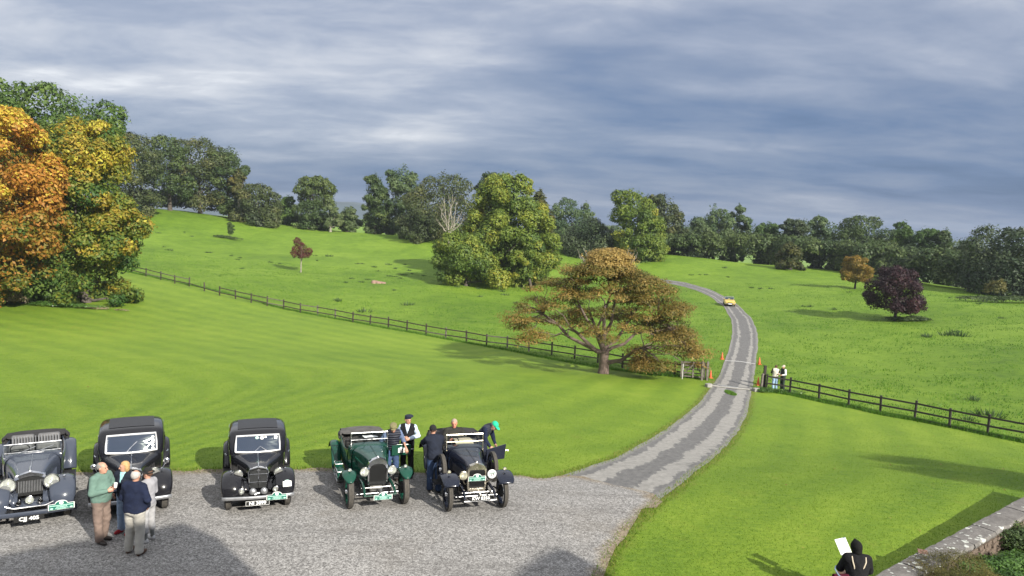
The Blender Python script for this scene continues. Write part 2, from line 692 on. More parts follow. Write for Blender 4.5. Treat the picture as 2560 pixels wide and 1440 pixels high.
# ---- materials of the ground
def grass_mat(name, cols, mown):
    m, nt, bs = new_mat(name)
    g = nt.add('ShaderNodeNewGeometry')
    P = g.outputs['Position']
    big = nt.noise(P, 0.06, 4, 0.55)
    mid = nt.noise(P, 0.45, 5, 0.6, 0.4)
    st = nt.mapping(P, scale=(0.9, 2.6, 1), rot=(0, 0, 0.25))
    fine = nt.noise(st, 3.2 if mown else 1.7, 6, 0.72)
    vf = nt.noise(P, 26.0, 3, 0.7)
    if mown:
        a = nt.add('ShaderNodeAttribute', attribute_name='stripe')
        wob = nt.math('MULTIPLY_ADD', nt.noise(P, 0.25, 3), 1.2, a.outputs['Fac'])
        sw = nt.math('SINE', nt.math('MULTIPLY', wob, 2 * math.pi / 2.5))
        sm = nt.math('MULTIPLY_ADD', nt.math('MULTIPLY', sw, 1.6), 0.5, 0.5, clamp=True)
        sm = nt.math('MULTIPLY_ADD', nt.math('SUBTRACT', sm, 0.5), nt.ramp(nt.noise(P, 0.11, 3), [(0.38, 0.5), (0.62, 1.0)]), 0.5)
        f = nt.math('MULTIPLY_ADD', sm, 0.08, nt.math('MULTIPLY', big, 0.40))
        f = nt.math('MULTIPLY_ADD', mid, 0.28, f)
    else:
        f = nt.math('MULTIPLY', big, 0.5)
        f = nt.math('MULTIPLY_ADD', mid, 0.4, f)
    f = nt.math('MULTIPLY_ADD', fine, 0.55, nt.math('SUBTRACT', f, 0.065))
    f = nt.math('MULTIPLY_ADD', vf, 0.24, nt.math('SUBTRACT', f, 0.22))
    c = nt.ramp(f, [(0.30, cols[0]), (0.43, cols[1]), (0.56, cols[2]), (0.70, cols[3])])
    # dry or mossy patches
    pt = nt.noise(P, 0.7, 5, 0.65, 0.6)
    c = nt.mix(nt.math('MULTIPLY', nt.ramp(pt, [(0.60, 0.0), (0.78, 1.0)]), 0.35), c, cols[4])
    if mown:
        ea = nt.add('ShaderNodeAttribute', attribute_name='edge')
        en_ = nt.math('MULTIPLY_ADD', nt.math('SUBTRACT', nt.noise(P, 1.8, 5, 0.7), 0.5), 0.9, ea.outputs['Fac'])
        c = nt.mix(nt.math('MULTIPLY', nt.ramp(en_, [(0.0, 1.0), (0.40, 0.0)]), 0.6), c, (0.15, 0.125, 0.035))
        wv = nt.noise(P, 1.3, 6, 0.7, 0.8)
        c = nt.mix(nt.math('MULTIPLY', nt.ramp(wv, [(0.60, 0.0), (0.72, 1.0)]), 0.4), c, (0.060, 0.125, 0.012))
    nt.link(c, bs.inputs['Base Color'])
    bs.inputs['Roughness'].default_value = 0.75
    bs.inputs['Specular IOR Level'].default_value = 0.25
    bs.inputs['Sheen Weight'].default_value = 0.0
    bs.inputs['Sheen Roughness'].default_value = 0.5
    bs.inputs['Sheen Tint'].default_value = (0.6, 0.9, 0.3, 1)
    b = nt.add('ShaderNodeBump')
    b.inputs['Strength'].default_value = 0.8
    b.inputs['Distance'].default_value = 0.05 if mown else 0.22
    hh = nt.math('MULTIPLY_ADD', nt.noise(st, 9.0 if mown else 3.4, 5, 0.75), 1.0, nt.math('MULTIPLY', vf, 0.5))
    nt.link(hh, b.inputs['Height'])
    nt.link(b.outputs[0], bs.inputs['Normal'])
    return m


M_FIELD = grass_mat('pasture grass', [(0.052, 0.112, 0.010), (0.095, 0.183, 0.012), (0.141, 0.246, 0.017), (0.198, 0.308, 0.029), (0.178, 0.207, 0.040)], False)
M_LAWN = grass_mat('mown lawn grass', [(0.073, 0.144, 0.012), (0.126, 0.214, 0.016), (0.176, 0.268, 0.021), (0.232, 0.315, 0.037), (0.216, 0.205, 0.037)], True)


def gravel_mat():
    m, nt, bs = new_mat('grey gravel')
    g = nt.add('ShaderNodeNewGeometry')
    P = g.outputs['Position']
    n_ = nt.mapping(P, scale=(1, 1, 0.0))
    v = nt.voronoi(n_, 52.0, out='Color')
    vs = nt.add('ShaderNodeSeparateColor')
    nt.link(v, vs.inputs[0])
    vd = nt.voronoi(n_, 52.0)
    v2 = nt.voronoi(n_, 24.0, out='Color')
    vs2 = nt.add('ShaderNodeSeparateColor')
    nt.link(v2, vs2.inputs[0])
    f = nt.math('MULTIPLY_ADD', vs2.outputs[0], 0.42, nt.math('MULTIPLY', vs.outputs[0], 0.58))
    c = nt.ramp(f, [(0.10, (0.085, 0.082, 0.080)), (0.35, (0.190, 0.185, 0.180)), (0.6, (0.285, 0.278, 0.270)), (0.9, (0.46, 0.45, 0.44))])
    big = nt.noise(P, 0.32, 5, 0.6, 0.5)
    c = nt.mix(nt.math('MULTIPLY', nt.ramp(big, [(0.52, 0.0), (0.70, 1.0)]), 0.38), c, (0.150, 0.128, 0.098))
    big2 = nt.noise(nt.mapping(P, scale=(0.35, 1.0, 1), rot=(0, 0, 0.2)), 0.9, 4, 0.6)
    c = nt.mix(0.12, c, nt.ramp(big2, [(0.35, (0.16, 0.16, 0.16)), (0.65, (0.62, 0.61, 0.60))]), 'OVERLAY')
    rut = nt.noise(nt.mapping(P, scale=(0.16, 1.5, 0.0), rot=(0, 0, 0.22)), 1.3, 5, 0.6, 0.4)
    c = nt.mix(nt.math('MULTIPLY', nt.ramp(rut, [(0.52, 0.0), (0.66, 1.0)]), 0.38), c, (0.105, 0.100, 0.096))
    ea = nt.add('ShaderNodeAttribute', attribute_name='edge')
    en_ = nt.math('MULTIPLY_ADD', nt.math('SUBTRACT', nt.noise(P, 2.6, 5, 0.7), 0.5), 0.55, ea.outputs['Fac'])
    c = nt.mix(nt.math('MULTIPLY', nt.ramp(en_, [(0.0, 1.0), (0.34, 0.0)]), 0.75), c, nt.ramp(f, [(0.2, (0.12, 0.085, 0.045)), (0.8, (0.30, 0.235, 0.14))]))
    nt.link(c, bs.inputs['Base Color'])
    bs.inputs['Roughness'].default_value = 0.85
    bs.inputs['Specular IOR Level'].default_value = 0.3
    b = nt.add('ShaderNodeBump')
    b.inputs['Strength'].default_value = 0.7
    b.inputs['Distance'].default_value = 0.009
    b.invert = True
    nt.link(vd, b.inputs['Height'])
    nt.link(b.outputs[0], bs.inputs['Normal'])
    return m


def drive_mat():
    m, nt, bs = new_mat('worn drive asphalt')
    g = nt.add('ShaderNodeNewGeometry')
    P = g.outputs['Position']
    ac = nt.add('ShaderNodeAttribute', attribute_name='across')       # -1..1 over the width
    al = nt.add('ShaderNodeAttribute', attribute_name='along')        # metres along the drive
    n1 = nt.noise(P, 1.1, 6, 0.65, 0.7)
    n2 = nt.noise(P, 5.0, 6, 0.7)
    sp = nt.noise(P, 45.0, 2, 0.6)
    c = nt.ramp(nt.math('MULTIPLY_ADD', sp, 0.5, nt.math('MULTIPLY', n2, 0.5)),
                [(0.30, (0.055, 0.054, 0.055)), (0.52, (0.112, 0.110, 0.110)), (0.72, (0.20, 0.196, 0.19))])
    # pale worn wheel tracks, broken into patches
    aw = nt.math('ABSOLUTE', nt.math('ADD', ac.outputs['Fac'], -0.02))
    tr = nt.math('SUBTRACT', 1.0, nt.math('MULTIPLY', nt.math('ABSOLUTE', nt.math('SUBTRACT', aw, 0.50)), 2.6), clamp=True)
    cv = nt.add('ShaderNodeCombineXYZ')
    nt.link(nt.math('MULTIPLY', ac.outputs['Fac'], 1.1), cv.inputs[0])
    nt.link(nt.math('MULTIPLY', al.outputs['Fac'], 0.42), cv.inputs[1])
    pn = nt.noise(nt.mapping(P, scale=(1.9, 0.50, 0.0), rot=(0, 0, 0.42)), 0.8, 10, 0.70, 0.5)
    gate_d = nt.math('ABSOLUTE', nt.math('SUBTRACT', al.outputs['Fac'], 16.0))
    nearf = nt.ramp(nt.math('MULTIPLY', gate_d, 0.01), [(0.0, 0.44), (0.17, 0.42), (0.30, 0.31), (1.0, 0.27)])
    pf = nt.math('ADD', nt.math('MULTIPLY_ADD', tr, 0.40, nt.math('MULTIPLY_ADD', n2, 0.16, nt.math('MULTIPLY', pn, 0.80))), nt.math('SUBTRACT', nearf, 0.30))
    pm = nt.ramp(pf, [(0.755, 0.0), (0.80, 1.0)])
    c = nt.mix(nt.math('MULTIPLY', pm, 0.75), c, nt.ramp(n2, [(0.3, (0.27, 0.26, 0.24)), (0.7, (0.40, 0.385, 0.355))]))
    st2 = nt.noise(cv.outputs[0], 7.0, 5, 0.7)
    c = nt.mix(0.22, c, nt.ramp(st2, [(0.35, (0.06, 0.06, 0.06)), (0.65, (0.33, 0.32, 0.31))]))
    # loose grit along both edges and darker damp centre
    ed = nt.ramp(nt.math('MULTIPLY_ADD', nt.math('SUBTRACT', n1, 0.5), 0.3, nt.math('ABSOLUTE', ac.outputs['Fac'])), [(0.80, 0.0), (0.93, 1.0)])
    c = nt.mix(nt.math('MULTIPLY', ed, 0.75), c, nt.ramp(sp, [(0.35, (0.12, 0.115, 0.10)), (0.65, (0.36, 0.35, 0.33))]))
    c = nt.mix(nt.math('MULTIPLY', nt.ramp(n1, [(0.55, 0.0), (0.70, 1.0)]), 0.35), c, (0.06, 0.06, 0.055))
    nt.link(c, bs.inputs['Base Color'])
    bs.inputs['Roughness'].default_value = 0.8
    b = nt.add('ShaderNodeBump')
    b.inputs['Strength'].default_value = 0.6
    b.inputs['Distance'].default_value = 0.02
    nt.link(nt.math('MULTIPLY_ADD', sp, 0.6, n2), b.inputs['Height'])
    nt.link(b.outputs[0], bs.inputs['Normal'])
    return m


M_GRAVEL = gravel_mat()
M_DRIVE = drive_mat()

# field: the base sheet that reaches the horizon
field = mesh_np('field', GV, QUADS, M_FIELD, smooth=True)
tag(field, kind='structure')

px, py = GX, GY
edge_n = 0.16 * vnoise(px * 1.7, py * 1.7, 3) + 0.07 * vnoise(px * 4.6, py * 4.6, 8)
sd_drive = poly_sdf(px, py, DRIVE_POLY)
sd_gravel = poly_sdf(px, py, GRAVEL_POLY)
sd_lawn = poly_sdf(px, py, LAWN_POLY)

guide = [gr_top[0], gr_top[3], gr_top[6]] + DRIVE_C[2:12]


def stripe_attr(x, y):
    d = line_dist(x, y, guide)
    # left half: the mower followed the fence, so blend over to the distance from it
    df = line_dist(x, y, FENCE_L)
    k = np.clip((-x - 2 + (y - 30) * 0.25) / 14, 0, 1)
    k = k * k * (3 - 2 * k)
    return d * (1 - k) + df * k


def across(x, y):
    dl = line_dist(x, y, DRIVE_L)
    dr = line_dist(x, y, DRIVE_R)
    return (dl - dr) / (dl + dr + 1e-6)


def along(x, y):
    best = np.full(x.shape, 1e12)
    val = np.zeros(x.shape)
    acc = 0.0
    for (ax, ay), (bx, by) in zip(DRIVE_C[:-1], DRIVE_C[1:]):
        ex, ey = bx - ax, by - ay
        L = math.hypot(ex, ey)
        t = np.clip(((x - ax) * ex + (y - ay) * ey) / (L * L), 0, 1)
        d = (x - ax - ex * t) ** 2 + (y - ay - ey * t) ** 2
        m = d < best
        best = np.where(m, d, best)
        val = np.where(m, acc + t * L, val)
        acc += L
    return val


lawn = sheet('lawn', sd_lawn + edge_n * 0.8, 0.012, M_LAWN, {'stripe': stripe_attr, 'edge': lambda x, y: -np.maximum(poly_sdf(x, y, GRAVEL_POLY), poly_sdf(x, y, DRIVE_POLY))})
drive = sheet('driveway', sd_drive + edge_n * 0.35, 0.028, M_DRIVE, {'across': across, 'along': along})
seam = np.clip((sd_drive - 0.25) / 0.8, 0, 1)
gravel = sheet('gravel_forecourt', sd_gravel + edge_n * 1.1 + seam * (2.0 * fbm(px * 0.55, py * 0.9, 31, 5) - 0.2), 0.040, M_GRAVEL, {'edge': lambda x, y: poly_sdf(x, y, GRAVEL_POLY)})

# distant ridge between the trees, its haze blue put into the colour
M_HILL = simple('haze tinted ridge', (0.055, 0.085, 0.105), 0.95, var=0.25, vscale=0.004)
hv, hf = [], []
for i in range(61):
    x = -940 + i * 32
    r = -22 + 52 * math.exp(-((x + 268) / 119) ** 2) + 4 * math.sin(x / 68.0) + 2 * math.sin(x / 26.0)
    r = 7.5 + (r - 7.5) * 0.36
    hv += [(x, 960, -40), (x, 1110, r - 4), (x, 1260, r), (x, 1520, -40)]
for i in range(60):
    for k in range(3):
        a = i * 4 + k
        hf.append((a, a + 4, a + 5, a + 1))
hills = mesh_np('hills', hv, hf, M_HILL, smooth=True)
tag(hills, kind='structure')


# ------------------------------------------------------------------ grass blades
def leaf_mat(name, stops, trans=0.3, rough=0.55, attr='rnd'):
    m, nt, bs = new_mat(name)
    a = nt.add('ShaderNodeAttribute', attribute_name=attr)
    c = nt.ramp(a.outputs['Fac'], stops)
    nt.link(c, bs.inputs['Base Color'])
    bs.inputs['Roughness'].default_value = rough
    bs.inputs['Specular IOR Level'].default_value = 0.35
    tr = nt.add('ShaderNodeBsdfTranslucent')
    nt.link(c, tr.inputs['Color'])
    mx = nt.add('ShaderNodeMixShader')
    mx.inputs[0].default_value = trans
    nt.link(bs.outputs[0], mx.inputs[1])
    nt.link(tr.outputs[0], mx.inputs[2])
    nt.link(mx.outputs[0], nt.n['Material Output'].inputs['Surface'])
    return m


M_BLADE = leaf_mat('lawn blades', [(0.0, (0.104, 0.193, 0.018)), (0.5, (0.154, 0.262, 0.026)), (0.85, (0.191, 0.293, 0.039)), (1.0, (0.332, 0.299, 0.091))], 0.5)
M_BLADE2 = leaf_mat('pasture blades', [(0.0, (0.040, 0.110, 0.009)), (0.5, (0.088, 0.210, 0.014)), (1.0, (0.160, 0.300, 0.030))], 0.35)
M_RUSH = leaf_mat('rushes', [(0.0, (0.028, 0.062, 0.018)), (0.6, (0.055, 0.11, 0.03)), (1.0, (0.11, 0.15, 0.05))], 0.2)


def blades(name, X, Y, hgt, wid, rng, mat, lean=0.5, off=0.0, kind='stuff', parent=None, rnd=None):
    n = len(X)
    Z = height(X, Y) + off
    a = rng.uniform(0, 2 * math.pi, n)
    h = hgt * rng.uniform(0.6, 1.3, n)
    wd = wid * rng.uniform(0.6, 1.2, n)
    la = rng.uniform(0, 2 * math.pi, n)
    ln = h * lean * rng.uniform(0.1, 1, n)
    V = np.empty((n, 3, 3))
    V[:, 0] = np.stack([X - np.cos(a) * wd / 2, Y - np.sin(a) * wd / 2, Z - 0.01], 1)
    V[:, 1] = np.stack([X + np.cos(a) * wd / 2, Y + np.sin(a) * wd / 2, Z - 0.01], 1)
    V[:, 2] = np.stack([X + np.cos(la) * ln, Y + np.sin(la) * ln, Z + h], 1)
    F = np.arange(n * 3).reshape(n, 3)
    r = rng.uniform(0, 1, n) if rnd is None else rnd
    o = mesh_np(name, V.reshape(-1, 3), F, mat, parent, fattr={'rnd': r})
    if kind:
        o['kind'] = kind
    return o


rg = np.random.default_rng(11)
# lawn near the camera: short blades thinning out with distance
N = 300000
Yb = 12.5 + 32 * rg.uniform(0, 1, N) ** 1.35
Xb = rg.uniform(-0.72, 0.74, N) * (Yb + 2)
sd = poly_sdf(Xb, Yb, GRAVEL_POLY)
sd2 = poly_sdf(Xb, Yb, DRIVE_POLY)
en = 0.16 * vnoise(Xb * 1.7, Yb * 1.7, 3) + 0.07 * vnoise(Xb * 4.6, Yb * 4.6, 8)
okm = (sd + en * 1.1 < 0.06) & (sd2 + en * 0.9 < 0.05) & (poly_sdf(Xb, Yb, LAWN_POLY) > 0)
Xb, Yb = Xb[okm], Yb[okm]
rr = np.clip(0.45 + 0.35 * fbm(Xb * 0.8, Yb * 0.8, 2) + rg.normal(0, 0.2, len(Xb)), 0, 0.93)
blades('lawn_grass', Xb, Yb, 0.030, 0.024, rg, M_BLADE, 0.7, 0.01, rnd=rr)
# ragged fringe along the gravel and drive edge
N = 260000
Yb = 12 + 45 * rg.uniform(0, 1, N) ** 1.2
Xb = rg.uniform(-0.72, 0.45, N) * (Yb + 2)
sd = np.maximum(poly_sdf(Xb, Yb, GRAVEL_POLY), poly_sdf(Xb, Yb, DRIVE_POLY))
okm = (np.abs(sd + 0.05) < 0.22)
Xb, Yb = Xb[okm], Yb[okm]
rr = np.clip(rg.uniform(0.1, 1.1, len(Xb)), 0, 1)
blades('verge_grass', Xb, Yb, 0.08, 0.03, rg, M_BLADE, 0.9, 0.01, rnd=rr)
# pasture: longer tussocky grass beyond the fences
N = 190000
Yb = 38 + 90 * rg.uniform(0, 1, N) ** 1.25
Xb = rg.uniform(-0.5, 0.75, N) * Yb
cl = fbm(Xb * 0.5, Yb * 0.9, 21, 4)
okm = (poly_sdf(Xb, Yb, LAWN_POLY) < -0.15) & (poly_sdf(Xb, Yb, DRIVE_POLY) < -0.1) & (cl + rg.normal(0, 0.25, N) > 0.05)
Xb, Yb = Xb[okm], Yb[okm]
rr = np.clip(0.5 + 0.5 * fbm(Xb * 0.3, Yb * 0.3, 4) + rg.normal(0, 0.2, len(Xb)), 0, 1)
blades('pasture_grass', Xb, Yb, 0.13, 0.07, rg, M_BLADE2, 0.9, rnd=rr)
# uncut strip under both fences
fx, fy = [], []
for line, n in ((FENCE_L, 15000), (FENCE_R, 16000)):
    L = np.array(line)
    k = rg.integers(0, len(L) - 1, n)
    t = rg.uniform(0, 1, n)
    p = L[k] * (1 - t[:, None]) + L[k + 1] * t[:, None]
    fx.append(p[:, 0] + rg.normal(0, 0.16, n))
    fy.append(p[:, 1] + rg.normal(-0.1, 0.22, n))
fx, fy = np.concatenate(fx), np.concatenate(fy)
blades('fence_grass', fx, fy, 0.20, 0.04, rg, M_BLADE2, 0.8, rnd=rg.uniform(0, 0.7, len(fx)))

# a few fallen leaves on the lawn, thick below the chestnuts
N = 3200
Yl = np.concatenate([13 + 40 * rg.uniform(0, 1, 260), rg.normal(62, 7, 2500)])
Xl = np.concatenate([rg.uniform(-0.7, 0.7, 260) * Yl[:260], rg.normal(-36, 7, 2500)])
okm = (poly_sdf(Xl, Yl, GRAVEL_POLY) < -0.2) & (poly_sdf(Xl, Yl, DRIVE_POLY) < -0.2)
Xl, Yl = Xl[okm], Yl[okm]
Zl = height(Xl, Yl) + 0.045
a_ = rg.uniform(0, 6.28, len(Xl))
sz = rg.uniform(0.02, 0.045, len(Xl))
Vl = np.empty((len(Xl), 4, 3))
for q in range(4):
    Vl[:, q] = np.stack([Xl + np.cos(a_ + q * math.pi / 2) * sz * (1 if q % 2 else 0.6), Yl + np.sin(a_ + q * math.pi / 2) * sz * (1 if q % 2 else 0.6), Zl + rg.uniform(-0.01, 0.02, len(Xl))], 1)
M_FALL = leaf_mat('fallen leaves', [(0.0, (0.10, 0.05, 0.02)), (0.5, (0.22, 0.12, 0.04)), (1.0, (0.36, 0.24, 0.06))], 0.2)
o = mesh_np('fallen_leaves', Vl.reshape(-1, 3), np.arange(len(Xl) * 4).reshape(-1, 4), M_FALL, fattr={'rnd': rg.uniform(0, 1, len(Xl))})
o['kind'] = 'stuff'

# ---- rush tufts standing in the grazed field, one thing each
def tuft_mesh(name, seed, n=46):
    r = np.random.default_rng(seed)
    a, d = r.uniform(0, 6.28, n), r.uniform(0, 1, n) ** 0.7
    X, Y = np.cos(a) * d * 0.42, np.sin(a) * d * 0.30
    h = 0.42 * r.uniform(0.5, 1.1, n) * (1 - 0.4 * d)
    V = np.empty((n, 3, 3))
    ang = r.uniform(0, 6.28, n)
    V[:, 0] = np.stack([X - np.cos(ang) * 0.035, Y - np.sin(ang) * 0.035, np.full(n, -0.05)], 1)
    V[:, 1] = np.stack([X + np.cos(ang) * 0.035, Y + np.sin(ang) * 0.035, np.full(n, -0.05)], 1)
    V[:, 2] = np.stack([X * 1.6 + r.normal(0, 0.05, n), Y * 1.6 + r.normal(0, 0.05, n), h], 1)
    o = mesh_np(name, V.reshape(-1, 3), np.arange(n * 3).reshape(n, 3), M_RUSH, fattr={'rnd': r.uniform(0, 1, n)})
    return o


TUFTS = [(395, 583), (410, 618), (422, 626), (462, 581), (478, 591), (517, 632), (523, 632), (600, 645), (605, 672), (595, 650), (578, 640), (675, 656), (700, 660),
         (790, 640), (792, 652), (820, 641), (845, 752), (895, 660), (906, 660), (918, 700), (936, 668), (945, 678), (972, 662), (987, 672), (975, 691), (1012, 662),
         (1010, 688), (1022, 677), (990, 692), (1000, 696), (1022, 763), (1030, 685), (1060, 690), (878, 697), (865, 707), (905, 706), (985, 726), (908, 780), (1120, 711),
         (1145, 718), (1195, 722), (1250, 717), (1255, 729), (1298, 712), (1305, 721), (1200, 742), (1262, 738), (1290, 758),
         (1728, 688), (1750, 687), (1765, 687), (1820, 693), (1812, 670), (1880, 720), (1900, 722), (2008, 766), (2025, 767), (2124, 731), (2085, 774), (1925, 722),
         (2318, 842), (2374, 838), (2398, 840), (2390, 830), (2412, 745), (2448, 760), (2506, 796), (2430, 1000), (2475, 1040), (2420, 1050), (2225, 700)]
BIG = {(845, 752): 1.6, (1022, 763): 1.8, (2374, 838): 1.9, (2398, 840): 1.7, (2318, 842): 1.6, (908, 780): 1.7, (2475, 1040): 1.5, (2430, 1000): 1.4, (820, 641): 1.4}
tproto = [tuft_mesh('rush_tuft', 50 + k) for k in range(4)]
TG = 'rush tufts in the grazed field'
for k, (u, v) in enumerate(TUFTS):
    p = G(u, v)
    o = tproto[k] if k < 4 else tproto[k % 4].copy()
    if k >= 4:
        link(o)
    o.location = p
    s = 1.0 * BIG.get((u, v), 1.0) * random.Random(k).uniform(0.8, 1.25)
    o.scale = (s * 1.15, s, s * 0.9)
    o.rotation_euler = (0, 0, k * 1.7)
    tag(o, 'low clump of dark green rushes growing in the bright grazed pasture', 'rushes', TG)

# ------------------------------------------------------------------ fences, gate, cones
M_WOODD = simple('dark creosoted wood', (0.030, 0.024, 0.022), 0.75, var=0.35, vscale=6, bump=0.3, bscale=30)
M_WOODG = simple('weathered grey wood', (0.15, 0.13, 0.115), 0.8, var=0.35, vscale=5, bump=0.35, bscale=30)
M_WOODB = simple('weathered brown wood', (0.060, 0.046, 0.038), 0.8, var=0.4, vscale=4, bump=0.35, bscale=30)
M_WHITE = simple('white paint', (0.55, 0.545, 0.53), 0.5, var=0.1, vscale=12)
M_CONC = simple('pale concrete', (0.27, 0.262, 0.245), 0.85, var=0.25, vscale=3, bump=0.3)
M_STEEL = simple('galvanised steel', (0.42, 0.43, 0.44), 0.45, metal=0.8, var=0.2)


def fence(name, label, posts, mats, rails, ph, base_rail=False, missing=(), seed=0):
    """posts: list of ground points; every post and every rail is a part"""
    r = random.Random(seed)
    p0 = posts[0]
    root = thing(name, label, 'fence', p0)
    for i, p in enumerate(posts):
        mb = MB()
        h = ph * r.uniform(0.97, 1.05)
        mb.box((0, 0, h / 2 - 0.15), (0.11, 0.12, h + 0.3))
        o = mb.build('post', mats[r.randrange(len(mats))], root, smooth=False, bevel=0.012)
        o.location = Vector(p) - Vector(p0)
        o.rotation_euler = (r.uniform(-0.03, 0.03), r.uniform(-0.03, 0.03), math.atan2(posts[min(i + 1, len(posts) - 1)][1] - posts[max(i - 1, 0)][1], posts[min(i + 1, len(posts) - 1)][0] - posts[max(i - 1, 0)][0]))
    for i in range(len(posts) - 1):
        a, b = Vector(posts[i]) - Vector(p0), Vector(posts[i + 1]) - Vector(p0)
        d = (b - a).normalized()
        side = Vector((d.y, -d.x, 0)) * 0.075
        for k, z in enumerate(rails):
            if (i, k) in missing:
                continue
            mb = MB()
            ja, jb = r.uniform(-0.02, 0.02), r.uniform(-0.02, 0.02)
            mb.bar(a + side + Vector((0, 0, z + ja)) + d * 0.01, b + side + Vector((0, 0, z + jb)) - d * 0.01, 0.035, 0.10)
            mb.build('rail', mats[r.randrange(len(mats))], root, smooth=False)
    return root


LP = [(330, 682), (365, 691), (402, 700), (437, 709), (473, 716), (511, 728), (549, 739), (589, 748), (628, 757), (668, 765), (709, 773), (751, 782),
      (794, 789), (838, 797), (882, 806), (925, 813), (971, 820), (1017, 829), (1065, 838), (1114, 847), (1166, 855), (1216, 864), (1268, 870), (1322, 879),
      (1379, 888), (1436, 897), (1494, 907), (1556, 920), (1620, 929), (1686, 940)]
fence('timber_fence', 'long brown post and rail fence dividing the mown lawn from the left pasture', [G(u, v) for u, v in [(294, 673)] + LP] + [G(1706, 944)],
      [M_WOODB, M_WOODB, M_WOODG, M_WOODB], (0.38, 0.92), 1.10, missing={(5, 1), (6, 1)}, seed=3)
RP = [(1974, 986), (2047, 1002), (2121, 1018), (2200, 1034), (2286, 1050), (2373, 1069), (2468, 1088)]
g_last = G(2468, 1088)
g_prev = G(2373, 1069)
ext = [g_last + (g_last - g_prev) * k for k in (1, 2)]
ext = [Vector((p.x, p.y, hz(p.x, p.y))) for p in ext]
fence('timber_fence', 'dark creosoted post and rail fence running from the drive towards the right edge', [G(1915, 977)] + [G(u, v) for u, v in RP] + ext,
      [M_WOODD], (0.12, 0.55, 1.0), 1.14, seed=5)
# tall end post with a stub post tied to it
gp = G(1908, 974)
o = MB().box((0, 0, 0.75), (0.17, 0.17, 1.9)).build('gate_post', M_WOODD, smooth=False, bevel=0.015)
o.location = gp + Vector((-0.02, -0.14, 0))
tag(o, 'tall dark gate post at the end of the right fence beside the drive', 'post')
o = MB().box((0, 0, 0.5), (0.13, 0.13, 1.3)).build('stub_post', M_WOODG, smooth=False, bevel=0.015)
o.location = gp + Vector((-0.22, -0.20, 0))
o.rotation_euler = (0, 0.06, 0.3)
tag(o, 'short grey post leaning against the tall dark gate post', 'post')

# field gate folded back against the left fence end
ga, gb = G(1700, 945), G(1762, 950)
gate = thing('field_gate', 'weathered wooden field gate with diagonal braces under the spreading tree', 'gate', ga)
d = (gb - ga)
L = d.length
d.normalize()
for k, z in enumerate((0.18, 0.42, 0.68, 0.95, 1.18)):
    MB().bar(Vector((0, 0, z)), d * L + Vector((0, 0, z)), 0.03, 0.085).build('bar', M_WOODG, gate, smooth=False)
for s in (0.03, 0.5, 0.97):
    MB().box(d * (L * s) + Vector((0, -0.04, 0.68)), (0.09, 0.05, 1.15)).build('upright', M_WOODG, gate, smooth=False)
MB().bar(d * (L * 0.04) + Vector((0, -0.07, 0.2)), d * (L * 0.55) + Vector((0, -0.07, 1.15)), 0.03, 0.08).build('brace', M_WOODG, gate, smooth=False)
MB().bar(d * (L * 0.52) + Vector((0, -0.075, 1.12)), d * (L * 0.95) + Vector((0, -0.075, 0.22)), 0.03, 0.08).build('brace', M_WOODG, gate, smooth=False)
for k, (u, v) in enumerate(((1754, 951), (1767, 951))):
    o = MB().box((0, 0, 0.6), (0.15, 0.15, 1.5)).build('gate_post', M_WOODG, smooth=False, bevel=0.015)
    o.location = G(u, v)
    tag(o, ('grey gate post nearest the traffic cone at the left of the drive', 'grey gate post carrying the right end of the wooden field gate')[1 - k], 'post')
o = MB().tube([(0, 0, -0.2), (0.01, 0, 1.12)], 0.035, 8).build('marker_pole', M_WHITE, smooth=True)
o.location = G(1704, 947) + Vector((0, -0.15, 0))
tag(o, 'thin white pole standing at the left end of the wooden gate', 'pole')

# cattle grid / kerb across the drive and the painted line
def strip_across(name, pts, wid, mat, off, th=0.0):
    P = [G(u, v) for u, v in pts]
    n = 24
    vs, fs = [], []
    tot = len(P) - 1
    for i in range(n + 1):
        t = i / n * tot
        k = min(int(t), tot - 1)
        p = P[k].lerp(P[k + 1], t - k)
        dd = (P[k + 1] - P[k]).normalized()
        s = Vector((-dd.y, dd.x, 0)) * wid / 2
        for q in (p - s, p + s):
            vs.append((q.x, q.y, hz(q.x, q.y) + off))
    for i in range(n):
        fs.append((2 * i, 2 * i + 2, 2 * i + 3, 2 * i + 1))
    o = mesh_np(name, vs, fs, mat, smooth=True)
    if th:
        md = o.modifiers.new('solid', 'SOLIDIFY')
        md.thickness = th
        md.offset = 1
    return o


tag(strip_across('finish_line', [(1812, 903), (1850, 905), (1888, 911)], 0.20, M_WHITE, 0.05), 'white line painted across the drive between the two far cones', 'road marking')
tag(strip_across('drainage_kerb', [(1772, 965), (1830, 971), (1884, 976)], 0.55, M_CONC, 0.045, 0.05), 'pale concrete sill crossing the drive in the gateway', 'kerb')
o = strip_across('drain_bar', [(1800, 968), (1845, 973)], 0.16, M_STEEL, 0.105, 0.02)
tag(o, 'short bright metal bar lying on the concrete sill in the gateway', 'metal bar')
for (u, v, lb) in ((1771, 968, 'low grey stone block at the left end of the gateway sill'), (1889, 979, 'low pale stone block at the right end of the gateway sill')):
    o = MB().box((0, 0, 0.1), (0.45, 0.3, 0.3)).build('kerb_stone', M_CONC, smooth=False, bevel=0.04)
    o.location = G(u, v)
    o.rotation_euler = (0, 0, 0.5)
    tag(o, lb, 'stone block')
